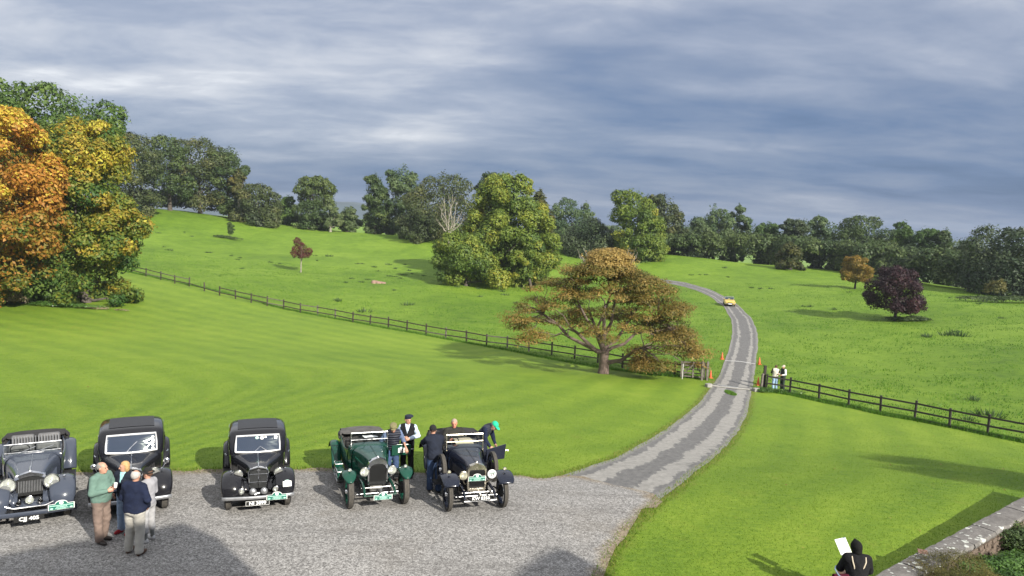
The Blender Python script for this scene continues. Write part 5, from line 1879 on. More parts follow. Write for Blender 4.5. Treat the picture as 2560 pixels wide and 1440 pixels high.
    ws = [0.80, 0.94, 1.0, 1.0, 1.0, 0.98, 0.92, 0.85, 0.75, 0.6]
    for s in (-1, 1):
        fender(path, 0.38, 0.86, 0.075, P, car, 0.09, 'front_fender', s, skirt=0.10, widths=ws, n=9)
        # valance between the wing and the bonnet
        MB().loft([[Vector((s * 0.22, y, z1)), Vector((s * 0.33, y, z1 - 0.03)), Vector((s * 0.45, y - 0.02, z2))] for (y, z1, z2) in ((-0.30, 0.52, 0.62), (0.0, 0.66, 0.80), (0.35, 0.66, 0.76), (0.75, 0.56, 0.50))]).build('inner_wing', P, car, solid=0.01)
        rp = [(2.30, 0.30), (2.42, 0.55), (2.62, 0.76), (2.90, 0.86), (3.2, 0.82), (3.45, 0.66), (3.62, 0.42)]
        fender(rp, 0.60, 0.88, 0.06, P, car, 0.05, 'rear_fender', s, skirt=0.05, n=7)
        MB().box((s * 0.74, 1.8, 0.31), (0.24, 1.2, 0.035)).build('running_board', M_UNDER, car, smooth=False, bevel=0.01)
        lamp(car, s * 0.47, -0.13, 0.885, lampr, 0.2, M_CHROME)
        MB().tube([(s * 0.30, 0.0, 0.70), (s * 0.47, -0.02, 0.80)], 0.022, 8).build('lamp_bracket', P, car)
        lamp(car, s * 0.40, -0.48, 0.56, 0.075, 0.09, M_CHROME, name='fog_lamp')
        MB().lathe([(0, 0.05), (0.022, 0.03), (0.024, 0.0), (0.012, -0.03)], (s * 0.63, -0.12, 0.965), (0, -1, 0.3), 10).build('side_lamp', M_CHROME, car)
        MB().lathe([(0, 0.085), (0.05, 0.07), (0.085, 0.02), (0.088, -0.02), (0, -0.02)], (s * 0.13, -0.42, 0.52), (0, -0.6, 1), 16).build('horn', M_DULL, car)
        wheel(car, s * 0.69, 0.02, 0.345, 0.345, 0.17, s, 'disc', P)
        wheel(car, s * 0.70, 2.98, 0.345, 0.345, 0.17, s, 'disc', P)
        if mirrors:
            MB().tube([(s * 0.63, -0.08, 0.93), (s * 0.72, -0.10, 1.10)], 0.008, 5).build('mirror_stalk', M_CHROME, car)
            MB().lathe([(0, 0.02), (0.045, 0.015), (0.062, 0.0), (0.045, -0.03), (0, -0.045)], (s * 0.74, -0.10, 1.14), (0, -1, 0.1), 14).build('mirror', M_CHROME, car)
    # radiator shell, grille, mascot
    sh = [Vector(p) for p in ((-0.195, -0.10, 0.50), (-0.215, -0.11, 0.70), (-0.235, -0.10, 0.90), (-0.20, -0.095, 0.965), (0, -0.12, 1.02), (0.20, -0.095, 0.965), (0.235, -0.10, 0.90), (0.215, -0.11, 0.70), (0.195, -0.10, 0.50))]
    mb = MB()
    back = [p + Vector((0, 0.13, 0.005)) for p in sh]
    mb.loft([sh, back])
    mb.tube(sh, 0.019, 6)
    mb.build('radiator_shell', M_CHROME, car)
    mb = MB()
    for q in range(-9, 10):
        x = q * 0.0215
        top = 0.975 - abs(x) * 0.22
        mb.box((x, -0.098 - 0.012 * (1 - abs(q) / 9), (0.50 + top) / 2), (0.010, 0.02, top - 0.50))
    mb.build('grille_slats', M_SLAT, car, smooth=False)
    MB().poly([(-0.19, -0.06, 0.5), (0.19, -0.06, 0.5), (0.22, -0.06, 0.92), (0, -0.06, 1.0), (-0.22, -0.06, 0.92)]).build('grille_back', M_CORE, car, smooth=False)
    MB().tube([(0, -0.135, 1.0), (0, -0.135, 0.5)], 0.008, 6).build('grille_bar', M_CHROME, car)
    mb = MB()
    for zz_ in (0.86, 0.66):
        mb.tube([(-0.22, -0.115, zz_ - 0.01), (0, -0.128, zz_), (0.22, -0.115, zz_ - 0.01)], 0.004, 5)
    mb.build('grille_crossbar', M_CHROME, car)
    MB().poly([(0, -0.147, 0.90), (0.045, -0.140, 0.955), (0.02, -0.142, 0.975), (-0.02, -0.142, 0.975), (-0.045, -0.140, 0.955)], 0.008, (0, 1, 0)).build('badge', M_CHROME, car, smooth=False)
    MB().tube([(0, -0.09, 1.02), (0, -0.085, 1.06), (0, -0.03, 1.10), (0, 0.02, 1.105)], [0.022, 0.014, 0.012, 0.006], 8).build('mascot', M_CHROME, car)
    # apron, bumper, plate
    MB().loft([[Vector((x, -0.10 - 0.38 * t, 0.50 - 0.16 * t)) for x in (-0.42, 0, 0.42)] for t in (0, 0.5, 1)]).build('apron', P, car, solid=0.01)
    MB().loft([[Vector((x, -0.66 + 0.08 * (x / 0.9) ** 2, 0.435 + dz)) + Vector((0, dy, 0)) for (dz, dy) in ((-0.045, 0.012), (-0.02, -0.006), (0.02, -0.006), (0.045, 0.012))] for x in np.linspace(-0.83, 0.83, 15)]).build('front_bumper', M_DULL, car, solid=0.012)
    for s in (-1, 1):
        MB().bar((s * 0.34, -0.62, 0.43), (s * 0.34, -0.1, 0.42), 0.05, 0.04).build('bumper_bracket', M_UNDER, car, smooth=False)
    MB().tube([(-0.09, -0.62, 0.50), (-0.03, -0.60, 0.53), (0.03, -0.60, 0.53)], 0.02, 6).build('tow_ring', M_DULL, car)
    MB().box((0, 1.6, 0.36), (1.0, 3.9, 0.16)).build('chassis', M_UNDER, car, smooth=False)
    MB().tube([(-0.66, 0.02, 0.34), (0.66, 0.02, 0.34)], 0.04, 8).build('front_axle', M_UNDER, car)
    if plate:
        number_plate(car, -0.02, -0.64, 0.30, plate, 0.54, 0.115)
    if board:
        plaque(car, board, -0.70, 0.43, 0.48)
    if decal:
        o = MB().box((0, 0, 0), (0.20, 0.006, 0.13)).build('race_number', M_SIGNW, car, smooth=False)
        o.location = (0.66, -0.565, 0.70)
        o.rotation_euler = (-0.35, 0.0, 0.12)
        MB().poly([(0.06 * math.cos(a * math.pi / 6), -0.002, 0.065 + 0.03 * math.sin(a * math.pi / 6)) for a in range(7)], 0.003, (0, 1, 0)).build('crest', M_SIGNC, o, smooth=False)
        text(decal, 0.10, M_INK, o, (0, -0.006, -0.01), bold=0.003)
    # seat back and steering wheel inside
    MB().box((0, 2.3, 0.95), (1.1, 0.2, 0.5)).build('seat_back', M_SEAT, car, smooth=True, bevel=0.05)
    MB().lathe([(0.19, -0.01), (0.205, 0), (0.19, 0.01)], (-0.30, 1.50, 1.12), (0, -0.75, 0.6), 24, close=True).build('steering_wheel', M_UNDER, car)
    car.scale = (k, k * 0.90, k)
    for ch in car.children:
        if ch.name.startswith('wheel'):
            ch.scale = (1, 1 / 0.90, 1)
    return car


# ---------------------------------------------- open tourers
def tourer(name, label, loc, rz, P, k=1.0, kind='vintage', rad=None, lampr=0.11, lampz=0.88, lampx=0.36, nickel=M_CHROME, plate=None, board=None, hoodmat=None, door=True, number=None,
           tyre=0.41, tw=0.125, style='wire', spares=False, toolbox=False, lens=None, seat=None, number_lamp=None):
    car = thing(name, label, 'car', loc, rz)
    R = rad
    full = kind == 'thirties'
    rw, rt_, rb = R['w'], R['top'], R['bot']
    zs0 = rt_ - 0.13
    # bonnet and scuttle
    sc = 0.50 if not full else 0.58
    bz = R.get('scz', 1.22)
    mb = MB()
    mb.loft([body_sec(0.02, rb, rt_ - 0.01, rw * 0.85, rw, rw * 0.86, zs0), body_sec(0.45, rb - 0.03, rt_ + 0.02, rw + 0.03, rw + 0.06, rw, zs0 + 0.02), body_sec(0.95, rb - 0.06, (rt_ + bz) / 2 + 0.01, rw + 0.12, rw + 0.15, rw + 0.06, zs0 + 0.04),
             body_sec(1.30, rb - 0.1, bz, sc - 0.06, sc - 0.02, sc - 0.08, bz - 0.16)])
    mb.build('bonnet', P, car, sub=1)
    MB().loft([body_sec(1.28, 0.45, bz, sc - 0.05, sc, sc - 0.06, bz - 0.17), body_sec(1.45, 0.43, bz + 0.02, sc, sc + 0.03, sc - 0.01, bz - 0.15), body_sec(1.60, 0.42, bz + 0.015, sc + 0.02, sc + 0.05, sc + 0.02, bz - 0.14)]).build('scuttle', P, car, sub=1)
    MB().tube([(0, 0.02, rt_), (0, 0.5, rt_ + 0.035), (0, 1.28, bz + 0.006)], 0.006, 5).build('bonnet_hinge', nickel if full else P, car)
    for s in (-1, 1):
        mb = MB()
        for q in range(9):
            t = q / 8
            mb.box((s * (rw + 0.045 + 0.11 * t + 0.02), 0.30 + q * 0.085, rt_ - 0.32), (0.02, 0.012, 0.20), Matrix.Rotation(s * 0.2, 3, 'Z'))
        mb.build('bonnet_louvres', P, car, smooth=False)
    # radiator
    if R['style'] == 'round':       # tall with arched top
        out = [(-rw, rb), (-rw, rt_ - 0.17), (-rw * 0.9, rt_ - 0.08), (-rw * 0.55, rt_ - 0.015), (0, rt_ + 0.03), (rw * 0.55, rt_ - 0.015), (rw * 0.9, rt_ - 0.08), (rw, rt_ - 0.17), (rw, rb)]
        inn = [(-rw * 0.90, rb + 0.01), (-rw * 0.90, rt_ - 0.26), (-rw * 0.72, rt_ - 0.17), (-rw * 0.4, rt_ - 0.13), (0, rt_ - 0.115), (rw * 0.4, rt_ - 0.13), (rw * 0.72, rt_ - 0.17), (rw * 0.90, rt_ - 0.26), (rw * 0.90, rb + 0.01)]
    elif R['style'] == 'square':
        out = [(-rw * 0.92, rb - 0.02), (-rw, rb + 0.08), (-rw, rt_ - 0.12), (-rw * 0.75, rt_ - 0.03), (0, rt_ + 0.025), (rw * 0.75, rt_ - 0.03), (rw, rt_ - 0.12), (rw, rb + 0.08), (rw * 0.92, rb - 0.02), (0, rb - 0.06), (-rw * 0.92, rb - 0.02)]
        inn = [(-rw * 0.78, rb + 0.055), (-rw * 0.84, rb + 0.10), (-rw * 0.84, rt_ - 0.17), (-rw * 0.74, rt_ - 0.13), (0, rt_ - 0.125), (rw * 0.74, rt_ - 0.13), (rw * 0.84, rt_ - 0.17), (rw * 0.84, rb + 0.10), (rw * 0.78, rb + 0.055), (0, rb + 0.05), (-rw * 0.78, rb + 0.055)]
    else:                           # wide shouldered shell of the thirties car
        out = [(-rw, rb), (-rw, rt_ - 0.10), (-rw * 0.96, rt_ - 0.06), (-rw * 0.5, rt_ - 0.01), (0, rt_ + 0.03), (rw * 0.5, rt_ - 0.01), (rw * 0.96, rt_ - 0.06), (rw, rt_ - 0.10), (rw, rb)]
        inn = [(-rw * 0.9, rb + 0.01), (-rw * 0.9, rt_ - 0.15), (-rw * 0.86, rt_ - 0.12), (-rw * 0.45, rt_ - 0.08), (0, rt_ - 0.06), (rw * 0.45, rt_ - 0.08), (rw * 0.86, rt_ - 0.12), (rw * 0.9, rt_ - 0.15), (rw * 0.9, rb + 0.01)]
    yf = -0.10
    a = [Vector((x, yf, z)) for x, z in out]
    b = [Vector((x, yf - 0.012, z)) for x, z in inn]
    c = [Vector((x, yf + 0.03, z)) for x, z in inn]
    d_ = [Vector((x, yf + 0.14, z)) for x, z in out]
    MB().loft([d_, a, b, c]).build('radiator_shell', nickel, car, angle=35)
    ip = [Vector((x, yf + 0.02, z)) for x, z in inn]
    if (ip[0] - ip[-1]).length < 1e-4:
        ip = ip[:-1]
    MB().poly(ip).build('radiator_core', M_CORE, car, smooth=False)
    mb = MB()
    nb = 31 if not full else 17
    for q in range(1, nb):
        x = -rw * 0.84 + rw * 1.68 * q / nb
        mb.box((x, yf + 0.012, (rb + rt_ - 0.14) / 2 + 0.03), (0.003 if not full else 0.008, 0.006 if not full else 0.012, (rt_ - 0.17) - rb - 0.08))
    mb.build('grille_slats', M_CORE if not full else M_DULL, car, smooth=False)
    MB().lathe([(0.045, 0), (0.045, 0.02), (0.028, 0.03), (0.02, 0.055), (0.0, 0.075)], (0, yf + 0.06, rt_ + 0.005), (0, 0, 1), 14).build('radiator_cap', nickel, car)
    if full:
        MB().tube([(0, yf + 0.06, rt_ + 0.06), (0, yf + 0.10, rt_ + 0.12), (0, yf + 0.16, rt_ + 0.13)], [0.018, 0.013, 0.004], 8).build('mascot', nickel, car)
    # tub
    tz = bz - 0.13
    L = 3.35 if not full else 3.75

    def side(s):
        mb = MB()
        secs = []
        rngs = [(1.58, 0.62), (2.0, 0.66), (2.5, 0.67), (3.0, 0.65), (L, 0.56)] if full else [(1.58, 0.55), (2.0, 0.60), (2.5, 0.62), (3.0, 0.61), (L, 0.56)]
        for (y, hw_) in rngs:
            z1 = tz - (0.10 if 1.7 < y < 2.3 and door else 0) + (0.03 if y > 2.8 else 0)
            secs.append([Vector((s * (hw_ - 0.06), y, 0.42)), Vector((s * hw_, y, 0.62)), Vector((s * (hw_ + 0.015), y, 0.9)), Vector((s * hw_, y, z1 - 0.03)), Vector((s * (hw_ - 0.03), y, z1)), Vector((s * (hw_ - 0.06), y, z1 - 0.04)), Vector((s * (hw_ - 0.07), y, 0.5))])
        mb.loft(secs)
        return mb.build('body_side', P, car, sub=1)
    side(-1), side(1)
    MB().loft([[Vector((x, L - 0.02 + dy - 0.10 * (x / 0.56) ** 2, z)) for x in np.linspace(-0.56, 0.56, 9)] for (z, dy) in ((0.42, 0.02), (0.7, 0.10), (0.95, 0.10), (tz, 0.0))]).build('tail', P, car, solid=0.03, sub=1)
    MB().box((0, 2.3, 0.47), (1.16, 2.1, 0.06)).build('floor', M_UNDER, car, smooth=False)
    MB().box((0, 1.95, 0.30 + 0.12), (0.75, 3.4, 0.14)).build('chassis', M_UNDER, car, smooth=False)
    sm = seat or M_SEAT
    for (y, zt2) in ((2.18, 1.06), (3.15, 1.10)):
        for s in (-1, 1):
            o = MB().box((s * 0.285, y - 0.22, 0.66), (0.50, 0.48, 0.16)).build('seat_cushion', sm, car, bevel=0.05)
            o = MB().box((0, 0, 0), (0.50, 0.13, 0.55)).build('seat_back', sm, car, bevel=0.05)
            o.location = (s * 0.285, y + 0.08, 0.86)
            o.rotation_euler = (-0.15, 0, 0)
    if full:
        mb = MB()
        for q in range(-8, 9):
            mb.box((q * 0.062, 3.02, 1.04), (0.016, 0.03, 0.20))
        mb.build('seat_pleats', simple('pale seat piping', (0.20, 0.21, 0.23), 0.5), car)
    # dashboard and steering wheel
    MB().box((0, 1.56, bz - 0.10), (2 * sc - 0.08, 0.03, 0.18)).build('dashboard', simple('walnut', (0.09, 0.045, 0.02), 0.3, var=0.3), car, smooth=False)
    st = -0.28
    o = MB().lathe([(0.195, -0.012), (0.21, 0), (0.195, 0.012), (0.185, 0)], (0, 0, 0), (0, 0.80, 0.6), 28, close=True).tube([(0, 0, 0), (0, -0.35, -0.26)], 0.015, 6).bar((-0.19, 0, 0), (0.19, 0, 0), 0.012, 0.012).build('steering_wheel', M_UNDER, car)
    o.location = (st, 1.82, bz + 0.02)
    # windscreen
    if full:
        y0, z0, y1, z1 = 1.42, bz + 0.02, 1.50, bz + 0.22
    else:
        y0, z0, y1, z1 = 1.40, bz + 0.0, 1.45, bz + 0.31
    ww = 0.58 if full else 0.485
    for s in (-1, 1):
        MB().tube([(s * ww, y0, z0 - 0.13), (s * ww, y1, z1)], 0.014, 7).build('windscreen_pillar', nickel, car)
    MB().tube([(-ww, y1, z1), (ww, y1, z1)], 0.018, 7).build('windscreen_top_rail', nickel, car)
    zm = z0 + (z1 - z0) * (0.42 if not full else 0.05)
    ym = y0 + (y1 - y0) * 0.42
    MB().tube([(-ww, ym, zm), (ww, ym, zm)], 0.009, 6).build('windscreen_mid_rail', nickel, car)
    arcp = [(x, y0 - 0.01, z0 - 0.10 + 0.09 * (1 - (x / ww) ** 2)) for x in np.linspace(-ww, ww, 9)]
    MB().tube(arcp, 0.010, 6).build('windscreen_base', nickel, car)
    MB().poly([(-ww, y0, z0 - 0.02), (ww, y0, z0 - 0.02), (ww, ym, zm), (-ww, ym, zm)]).build('lower_glass', M_GLASS, car, smooth=False)
    MB().poly([(-ww, ym, zm), (ww, ym, zm), (ww, y1, z1), (-ww, y1, z1)]).build('upper_glass', M_GLASS, car, smooth=False)
    if full:
        for (x0, x1) in ((-0.15, 0.05), (0.2, 0.42)):
            MB().tube([(x0 - 0.15, y0 - 0.02, z0), (x1, y1 - 0.03, z1 - 0.08)], 0.007, 5).build('wiper', M_CHROME, car)
    # folded hood
    hm = hoodmat or M_HOOD
    rgh = np.random.default_rng(int(abs(loc[0]) * 10))
    hy = L - 0.12
    hw0 = 0.86 if toolbox else 1.0
    for q, (dz, dy, rr_, wv) in enumerate(((-0.04, 0.0, 0.09, 0.70), (0.03, 0.06, 0.075, 0.72), (0.08, -0.03, 0.06, 0.70), (0.0, 0.12, 0.08, 0.68))):
        wv *= hw0
        pts = [(-wv, hy - 0.45 + dy, tz + dz - 0.02), (-wv * 0.97, hy - 0.1 + dy, tz + dz), (-wv * 0.6, hy + 0.06 + dy, tz + dz + 0.01), (0, hy + 0.10 + dy, tz + dz + rgh.uniform(-.01, .02)), (wv * 0.6, hy + 0.06 + dy, tz + dz + 0.01), (wv * 0.97, hy - 0.1 + dy, tz + dz), (wv, hy - 0.45 + dy, tz + dz - 0.02)]
        MB().tube(pts, [rr_ * 0.55, rr_, rr_ * 1.1, rr_ * 1.15, rr_ * 1.1, rr_, rr_ * 0.55], 9).build('hood_fold', hm, car, sub=1)
    MB().loft([[Vector((x, y, tz + z + rgh.uniform(-0.008, 0.008))) for x in np.linspace(-0.66 * hw0, 0.66 * hw0, 10)] for (y, z) in ((hy - 0.40, 0.07), (hy - 0.2, 0.12), (hy, 0.14), (hy + 0.15, 0.09), (hy + 0.2, 0.0))]).build('folded_hood', hm, car, sub=1, solid=0.02)
    # mudguards
    W0 = 0.56 if not full else 0.48
    W1 = 0.82 if not full else 0.88
    for s in (-1, 1):
        if full:
            path = [(-0.58, 0.34), (-0.60, 0.50), (-0.52, 0.68), (-0.34, 0.80), (-0.08, 0.86), (0.20, 0.84), (0.48, 0.72), (0.80, 0.54), (1.10, 0.40), (1.45, 0.33)]
            ws = [0.70, 0.9, 1.0, 1.0, 1.0, 0.97, 0.92, 0.85, 0.8, 0.7]
            fender(path, 0.36, 0.88, 0.075, P, car, 0.07, 'front_fender', s, skirt=0.07, widths=ws, n=9)
            fender([(2.45, 0.33), (2.55, 0.62), (2.78, 0.86), (3.08, 0.95), (3.4, 0.88), (3.66, 0.66), (3.78, 0.42)], 0.58, 0.90, 0.06, P, car, 0.05, 'rear_fender', s, skirt=0.05)
            MB().loft([[Vector((s * 0.24, y, z1)), Vector((s * 0.33, y, z1 - 0.03)), Vector((s * 0.42, y - 0.02, z2))] for (y, z1, z2) in ((-0.42, 0.50, 0.60), (-0.1, 0.64, 0.78), (0.35, 0.66, 0.74), (0.75, 0.56, 0.55))]).build('inner_wing', P, car, solid=0.01)
        elif toolbox:          # helmet wing then a long sweep to the running board
            path = arc(140, 42, tyre + 0.085, 0, tyre, 8)
            path = path + [(0.62, 0.62), (0.85, 0.44), (1.05, 0.36)]
            path = [p for p in path if p[1] > 0.3]
            fender(path, 0.53, 0.89, 0.05, P, car, 0.03, 'front_fender', s, n=7, widths=[0.25, 0.72, 0.95] + [1.0] * (len(path) - 3))
            fender([(2.28, 0.34), (2.42, 0.62), (2.62, 0.84), (2.9, 0.93), (3.18, 0.86), (3.38, 0.62)], 0.62, 0.88, 0.045, P, car, 0.03, 'rear_fender', s)
        else:                  # broad flat blades that slope up to a peak
            path = [(-0.46, 0.72), (-0.42, 0.78), (-0.28, 0.86), (-0.05, 0.90), (0.18, 0.89), (0.36, 0.76), (0.60, 0.50), (0.78, 0.37), (1.0, 0.34)]
            fender(path, 0.46, 0.90, 0.022, P, car, 0.035, 'front_fender', s, n=5, widths=[0.72, 0.9, 1, 1, 1, 1, 0.95, 0.9, 0.9])
            fender([(2.25, 0.34), (2.40, 0.66), (2.60, 0.88), (2.9, 0.95), (3.2, 0.88), (3.38, 0.60)], 0.62, 0.90, 0.03, P, car, 0.03, 'rear_fender', s)
        MB().box((s * 0.74, 1.66, 0.335), (0.26, 1.35, 0.035)).build('running_board', M_UNDER, car, smooth=False, bevel=0.01)
        mb = MB()
        mb.bar((s * 0.873, 1.0, 0.345), (s * 0.873, 2.33, 0.345), 0.012, 0.045)
        mb.build('board_edge', M_CHROME, car, smooth=False)
        # lamps
        lamp(car, s * lampx, -0.17 if not full else -0.30, lampz, lampr, 0.22 if full else 0.19, M_CHROME if nickel is M_CHROME else nickel, lens)
        MB().tube([(s * lampx, -0.10, lampz - lampr - 0.03), (s * (lampx - 0.06), 0.0, lampz - lampr - 0.14), (s * (rw + 0.02), 0.02, rb + 0.12)], 0.017, 7).build('lamp_bracket', nickel if not full else P, car)
        if not full:
            lamp(car, s * 0.70, -0.10, 0.99, 0.042, 0.07, nickel, lens, 'side_lamp')
        else:
            MB().lathe([(0, 0.05), (0.03, 0.03), (0.032, 0.0), (0.015, -0.05)], (s * 0.66, -0.20, 0.955), (0, -1, 0.2), 12).build('side_lamp', M_CHROME, car)
        # wheels
        tr = 0.69 if not full else 0.70
        wheel(car, s * tr, 0.0, tyre, tyre, tw, s, style, (P if style == 'wire' else P))
        wheel(car, s * tr, 2.95, tyre, tyre, tw, s, style, P)
        # dumb irons and springs
        if not full:
            MB().tube([(s * 0.36, 0.5, 0.56), (s * 0.36, 0.0, 0.57), (s * 0.37, -0.35, 0.54), (s * 0.38, -0.56, 0.44)], [0.035, 0.035, 0.032, 0.028], 8).build('dumb_iron', P, car)
            MB().loft([[Vector((s * 0.36 + dx, y, z + dz)) for dx, dz in ((-0.028, -0.03), (0.028, -0.03), (0.028, 0.02), (-0.028, 0.02))] for (y, z) in ((-0.55, 0.42), (-0.3, 0.36), (0, 0.33), (0.3, 0.36), (0.55, 0.45))], closed=True, caps=True).build('leaf_spring', M_UNDER, car)
            MB().tube([(s * 0.60, -0.02, 0.42), (s * 0.50, 0.20, 0.46)], 0.02, 6).build('steering_arm', M_UNDER, car)
    MB().tube([(-0.66, 0, tyre - 0.02), (-0.4, -0.02, tyre - 0.10), (0.4, -0.02, tyre - 0.10), (0.66, 0, tyre - 0.02)], 0.032, 8).build('front_axle', M_UNDER, car)
    if full:
        for zz_ in (0.36,):
            MB().loft([[Vector((x, -0.86 + 0.07 * (x / 0.9) ** 2, zz_ + 0.03 + dz)) for dz in (-0.05, 0.0, 0.05)] for x in np.linspace(-0.9, 0.9, 13)]).build('front_bumper', P, car, solid=0.02)
        MB().tube([(-0.45, -0.60, 0.52), (-0.3, -0.62, 0.46), (0.3, -0.62, 0.46), (0.45, -0.60, 0.52)], 0.014, 6).build('lamp_bar', M_CHROME, car)
        MB().loft([[Vector((x, -0.12 - 0.45 * t, 0.52 - 0.08 * t)) for x in (-0.4, 0, 0.4)] for t in (0, 0.5, 1)]).build('apron', P, car, solid=0.01)
        lamp(car, 0.0, -0.55, 0.60, 0.085, 0.08, M_CHROME, None, 'fog_lamp')
        for s in (-1, 1):
            MB().lathe([(0.055, 0.09), (0.05, 0.08), (0.02, 0.0), (0.03, -0.08), (0.0, -0.09)], (s * 0.20, -0.52, 0.56), (0, -1, 0), 14).build('horn', M_CHROME, car)
        for s in (-1, 1):
            MB().bar((s * 0.33, -0.84, 0.38), (s * 0.33, -0.2, 0.42), 0.05, 0.05).build('bumper_bracket', M_UNDER, car, smooth=False)
    else:
        MB().tube([(-0.40, -0.56, 0.44 if toolbox else 0.38), (0.40, -0.56, 0.44 if toolbox else 0.38)], 0.016, 7).build('front_tie_bar', P if toolbox else M_DULL, car)
        MB().tube([(-0.42, -0.20, rb - 0.03), (0.42, -0.20, rb - 0.03)], 0.010, 6).build('apron_rod', M_CHROME, car)
        MB().tube([(-0.52, -0.14, 0.36), (0.52, -0.14, 0.36)], 0.014, 6).build('track_rod', M_DULL, car)
        MB().box((0, 0.35, 0.42), (0.34, 0.5, 0.22)).build('sump', simple('cast alloy', (0.22, 0.22, 0.21), 0.6, metal=0.3, var=0.3), car, bevel=0.04)
        MB().tube([(0.08, -0.28, 0.36), (0.08, -0.05, 0.40)], 0.045, 10).build('starter', M_DULL, car)
    if spares:
        for s in (-1, 1):
            wheel(car, s * 0.67, 0.98, 0.72, tyre * 0.95, tw, s, style, P)
    if toolbox:
        for (y, l_, h_) in ((1.35, 0.42, 0.20), (1.80, 0.30, 0.26)):
            o = MB().box((-0.76, y, 0.36 + h_ / 2), (0.19, l_, h_)).build('tool_box', P, car, smooth=False, bevel=0.01)
            mb = MB()
            q = [(-0.855, y - l_ / 2, 0.365 + h_), (-0.665, y - l_ / 2, 0.365 + h_), (-0.665, y + l_ / 2, 0.365 + h_), (-0.855, y + l_ / 2, 0.365 + h_)]
            mb.tube(q + [q[0]], 0.009, 5, caps=False)
            mb.build('box_trim', M_CHROME, o)
    if door:
        z0_, z1_ = (0.66, tz - 0.02)
        if toolbox:
            pts = [(0.66, 1.70, z0_ + 0.08), (1.18, 1.72, z0_ + 0.08), (1.20, 1.72, z1_ - 0.04), (1.12, 1.72, z1_), (0.66, 1.70, z1_ + 0.02)]
        else:
            pts = [(0.66, 1.64, z0_), (1.22, 1.86, z0_ - 0.02), (1.26, 1.88, z1_ + 0.02), (0.66, 1.64, z1_ - 0.04)]
        nrm = (0, 1, 0) if toolbox else (-0.36, 0.93, 0)
        o = MB().poly(pts, 0.035, nrm).build('open_door', P, car, smooth=False, bevel=0.01)
        MB().tube([(pts[1][0] + 0.01, pts[1][1] - 0.03, z1_ - 0.14), (pts[1][0] + 0.09, pts[1][1] - 0.03, z1_ - 0.14)], 0.012, 6).build('door_handle', nickel, o)
        if number:
            b2 = MB().box((0.93, 1.70, z0_ + 0.22), (0.19, 0.006, 0.13)).build('race_number', M_SIGNW, o, smooth=False)
            MB().poly([(0.93 + 0.06 * math.cos(a_ * math.pi / 6), 1.698, z0_ + 0.285 + 0.035 * math.sin(a_ * math.pi / 6)) for a_ in range(7)], 0.003, (0, 1, 0)).build('crest', M_SIGNC, o, smooth=False)
            t_ = text(number, 0.11, M_INK, car, (0.93, 1.693, z0_ + 0.21), bold=0.003)
            t_.parent = o
    if number_lamp:
        cxx, czz = lampx, lampz
        yy = -0.218
        cov = MB().lathe([(lampr * 1.08, 0.0), (lampr * 1.08, 0.02), (lampr * 0.9, 0.045), (0, 0.05)], (cxx, -0.17, czz), (0, -1, 0), 24).build('lamp_cover', M_SIGNW, car, angle=20)
        MB().box((cxx, yy - 0.004, czz + lampr * 0.38), (lampr * 1.5, 0.004, lampr * 0.20)).build('cover_stripe', M_SIGNG, cov, smooth=False)
        t_ = text(number_lamp, 0.095, M_INK, cov, (cxx, yy - 0.004, czz - lampr * 0.18), bold=0.003)
    if plate:
        number_plate(car, 0, plate[1], plate[2], plate[0], plate[3], 0.115, border=plate[4], mat=M_PLATE)
    if board:
        plaque(car, board[0], board[1], board[2], board[3], rz=board[4] if len(board) > 4 else 0)
    car.scale = (k, k * 0.90, k)
    for ch in car.children:
        if ch.name.startswith('wheel'):
            ch.scale = (1, 1 / 0.90, 1)
    return car


def gz(u, v):
    p = G(u, v, 0.04)
    return (p.x, p.y, p.z)


R_ = math.radians
tourer('open_tourer_car', 'dark blue open tourer with huge headlamps at the left end of the car row', gz(78, 1295), R_(30), M_BLUEB, 1.03, 'thirties',
       rad=dict(w=0.30, top=1.06, bot=0.55, style='shoulder', scz=1.12), lampr=0.155, lampz=0.90, lampx=0.41, plate=('CJJ 405', -0.90, 0.30, 0.56, False), board=(0.60, -0.92, 0.48, 0.50, 0.04),
       hoodmat=M_HOOD, door=False, tyre=0.37, tw=0.17, style='disc', seat=M_SEATG)
saloon('saloon_car', 'black thirties saloon with stickers down its windscreen behind the group of four people', gz(328, 1277), R_(26), 1.05, lampr=0.125, mirrors=True, stickers=2)
saloon('saloon_car', 'black thirties saloon numbered 11 standing alone in the middle of the row', gz(645, 1265), R_(19.5), 1.0, plate='NI 3899', board=0.42, stickers=1, decal='11')
tourer('open_tourer_car', 'racing green vintage open tourer with its numbered door open', gz(941, 1262), R_(20), M_GREEN, 1.0, 'vintage',
       rad=dict(w=0.245, top=1.22, bot=0.56, style='round', scz=1.19), lampr=0.112, lampz=0.94, lampx=0.345, board=(0.06, -0.62, 0.40, 0.46), hoodmat=M_HOODG, number='15', toolbox=True, tw=0.17)
tourer('open_tourer_car', 'navy vintage open tourer with spare wheels on both sides and a driver aboard', gz(1187, 1270), R_(17), M_NAVY, 1.03, 'vintage',
       rad=dict(w=0.235, top=1.13, bot=0.50, style='square', scz=1.17), lampr=0.105, lampz=0.90, lampx=0.355, nickel=M_NICKEL, board=(-0.01, -0.17, 0.80, 0.44),
       plate=('KW 8356', -0.60, 0.455, 0.50, False), hoodmat=M_HOOD, tyre=0.40, tw=0.13, style='wire', spares=True, lens=M_LENSY, number_lamp='17')

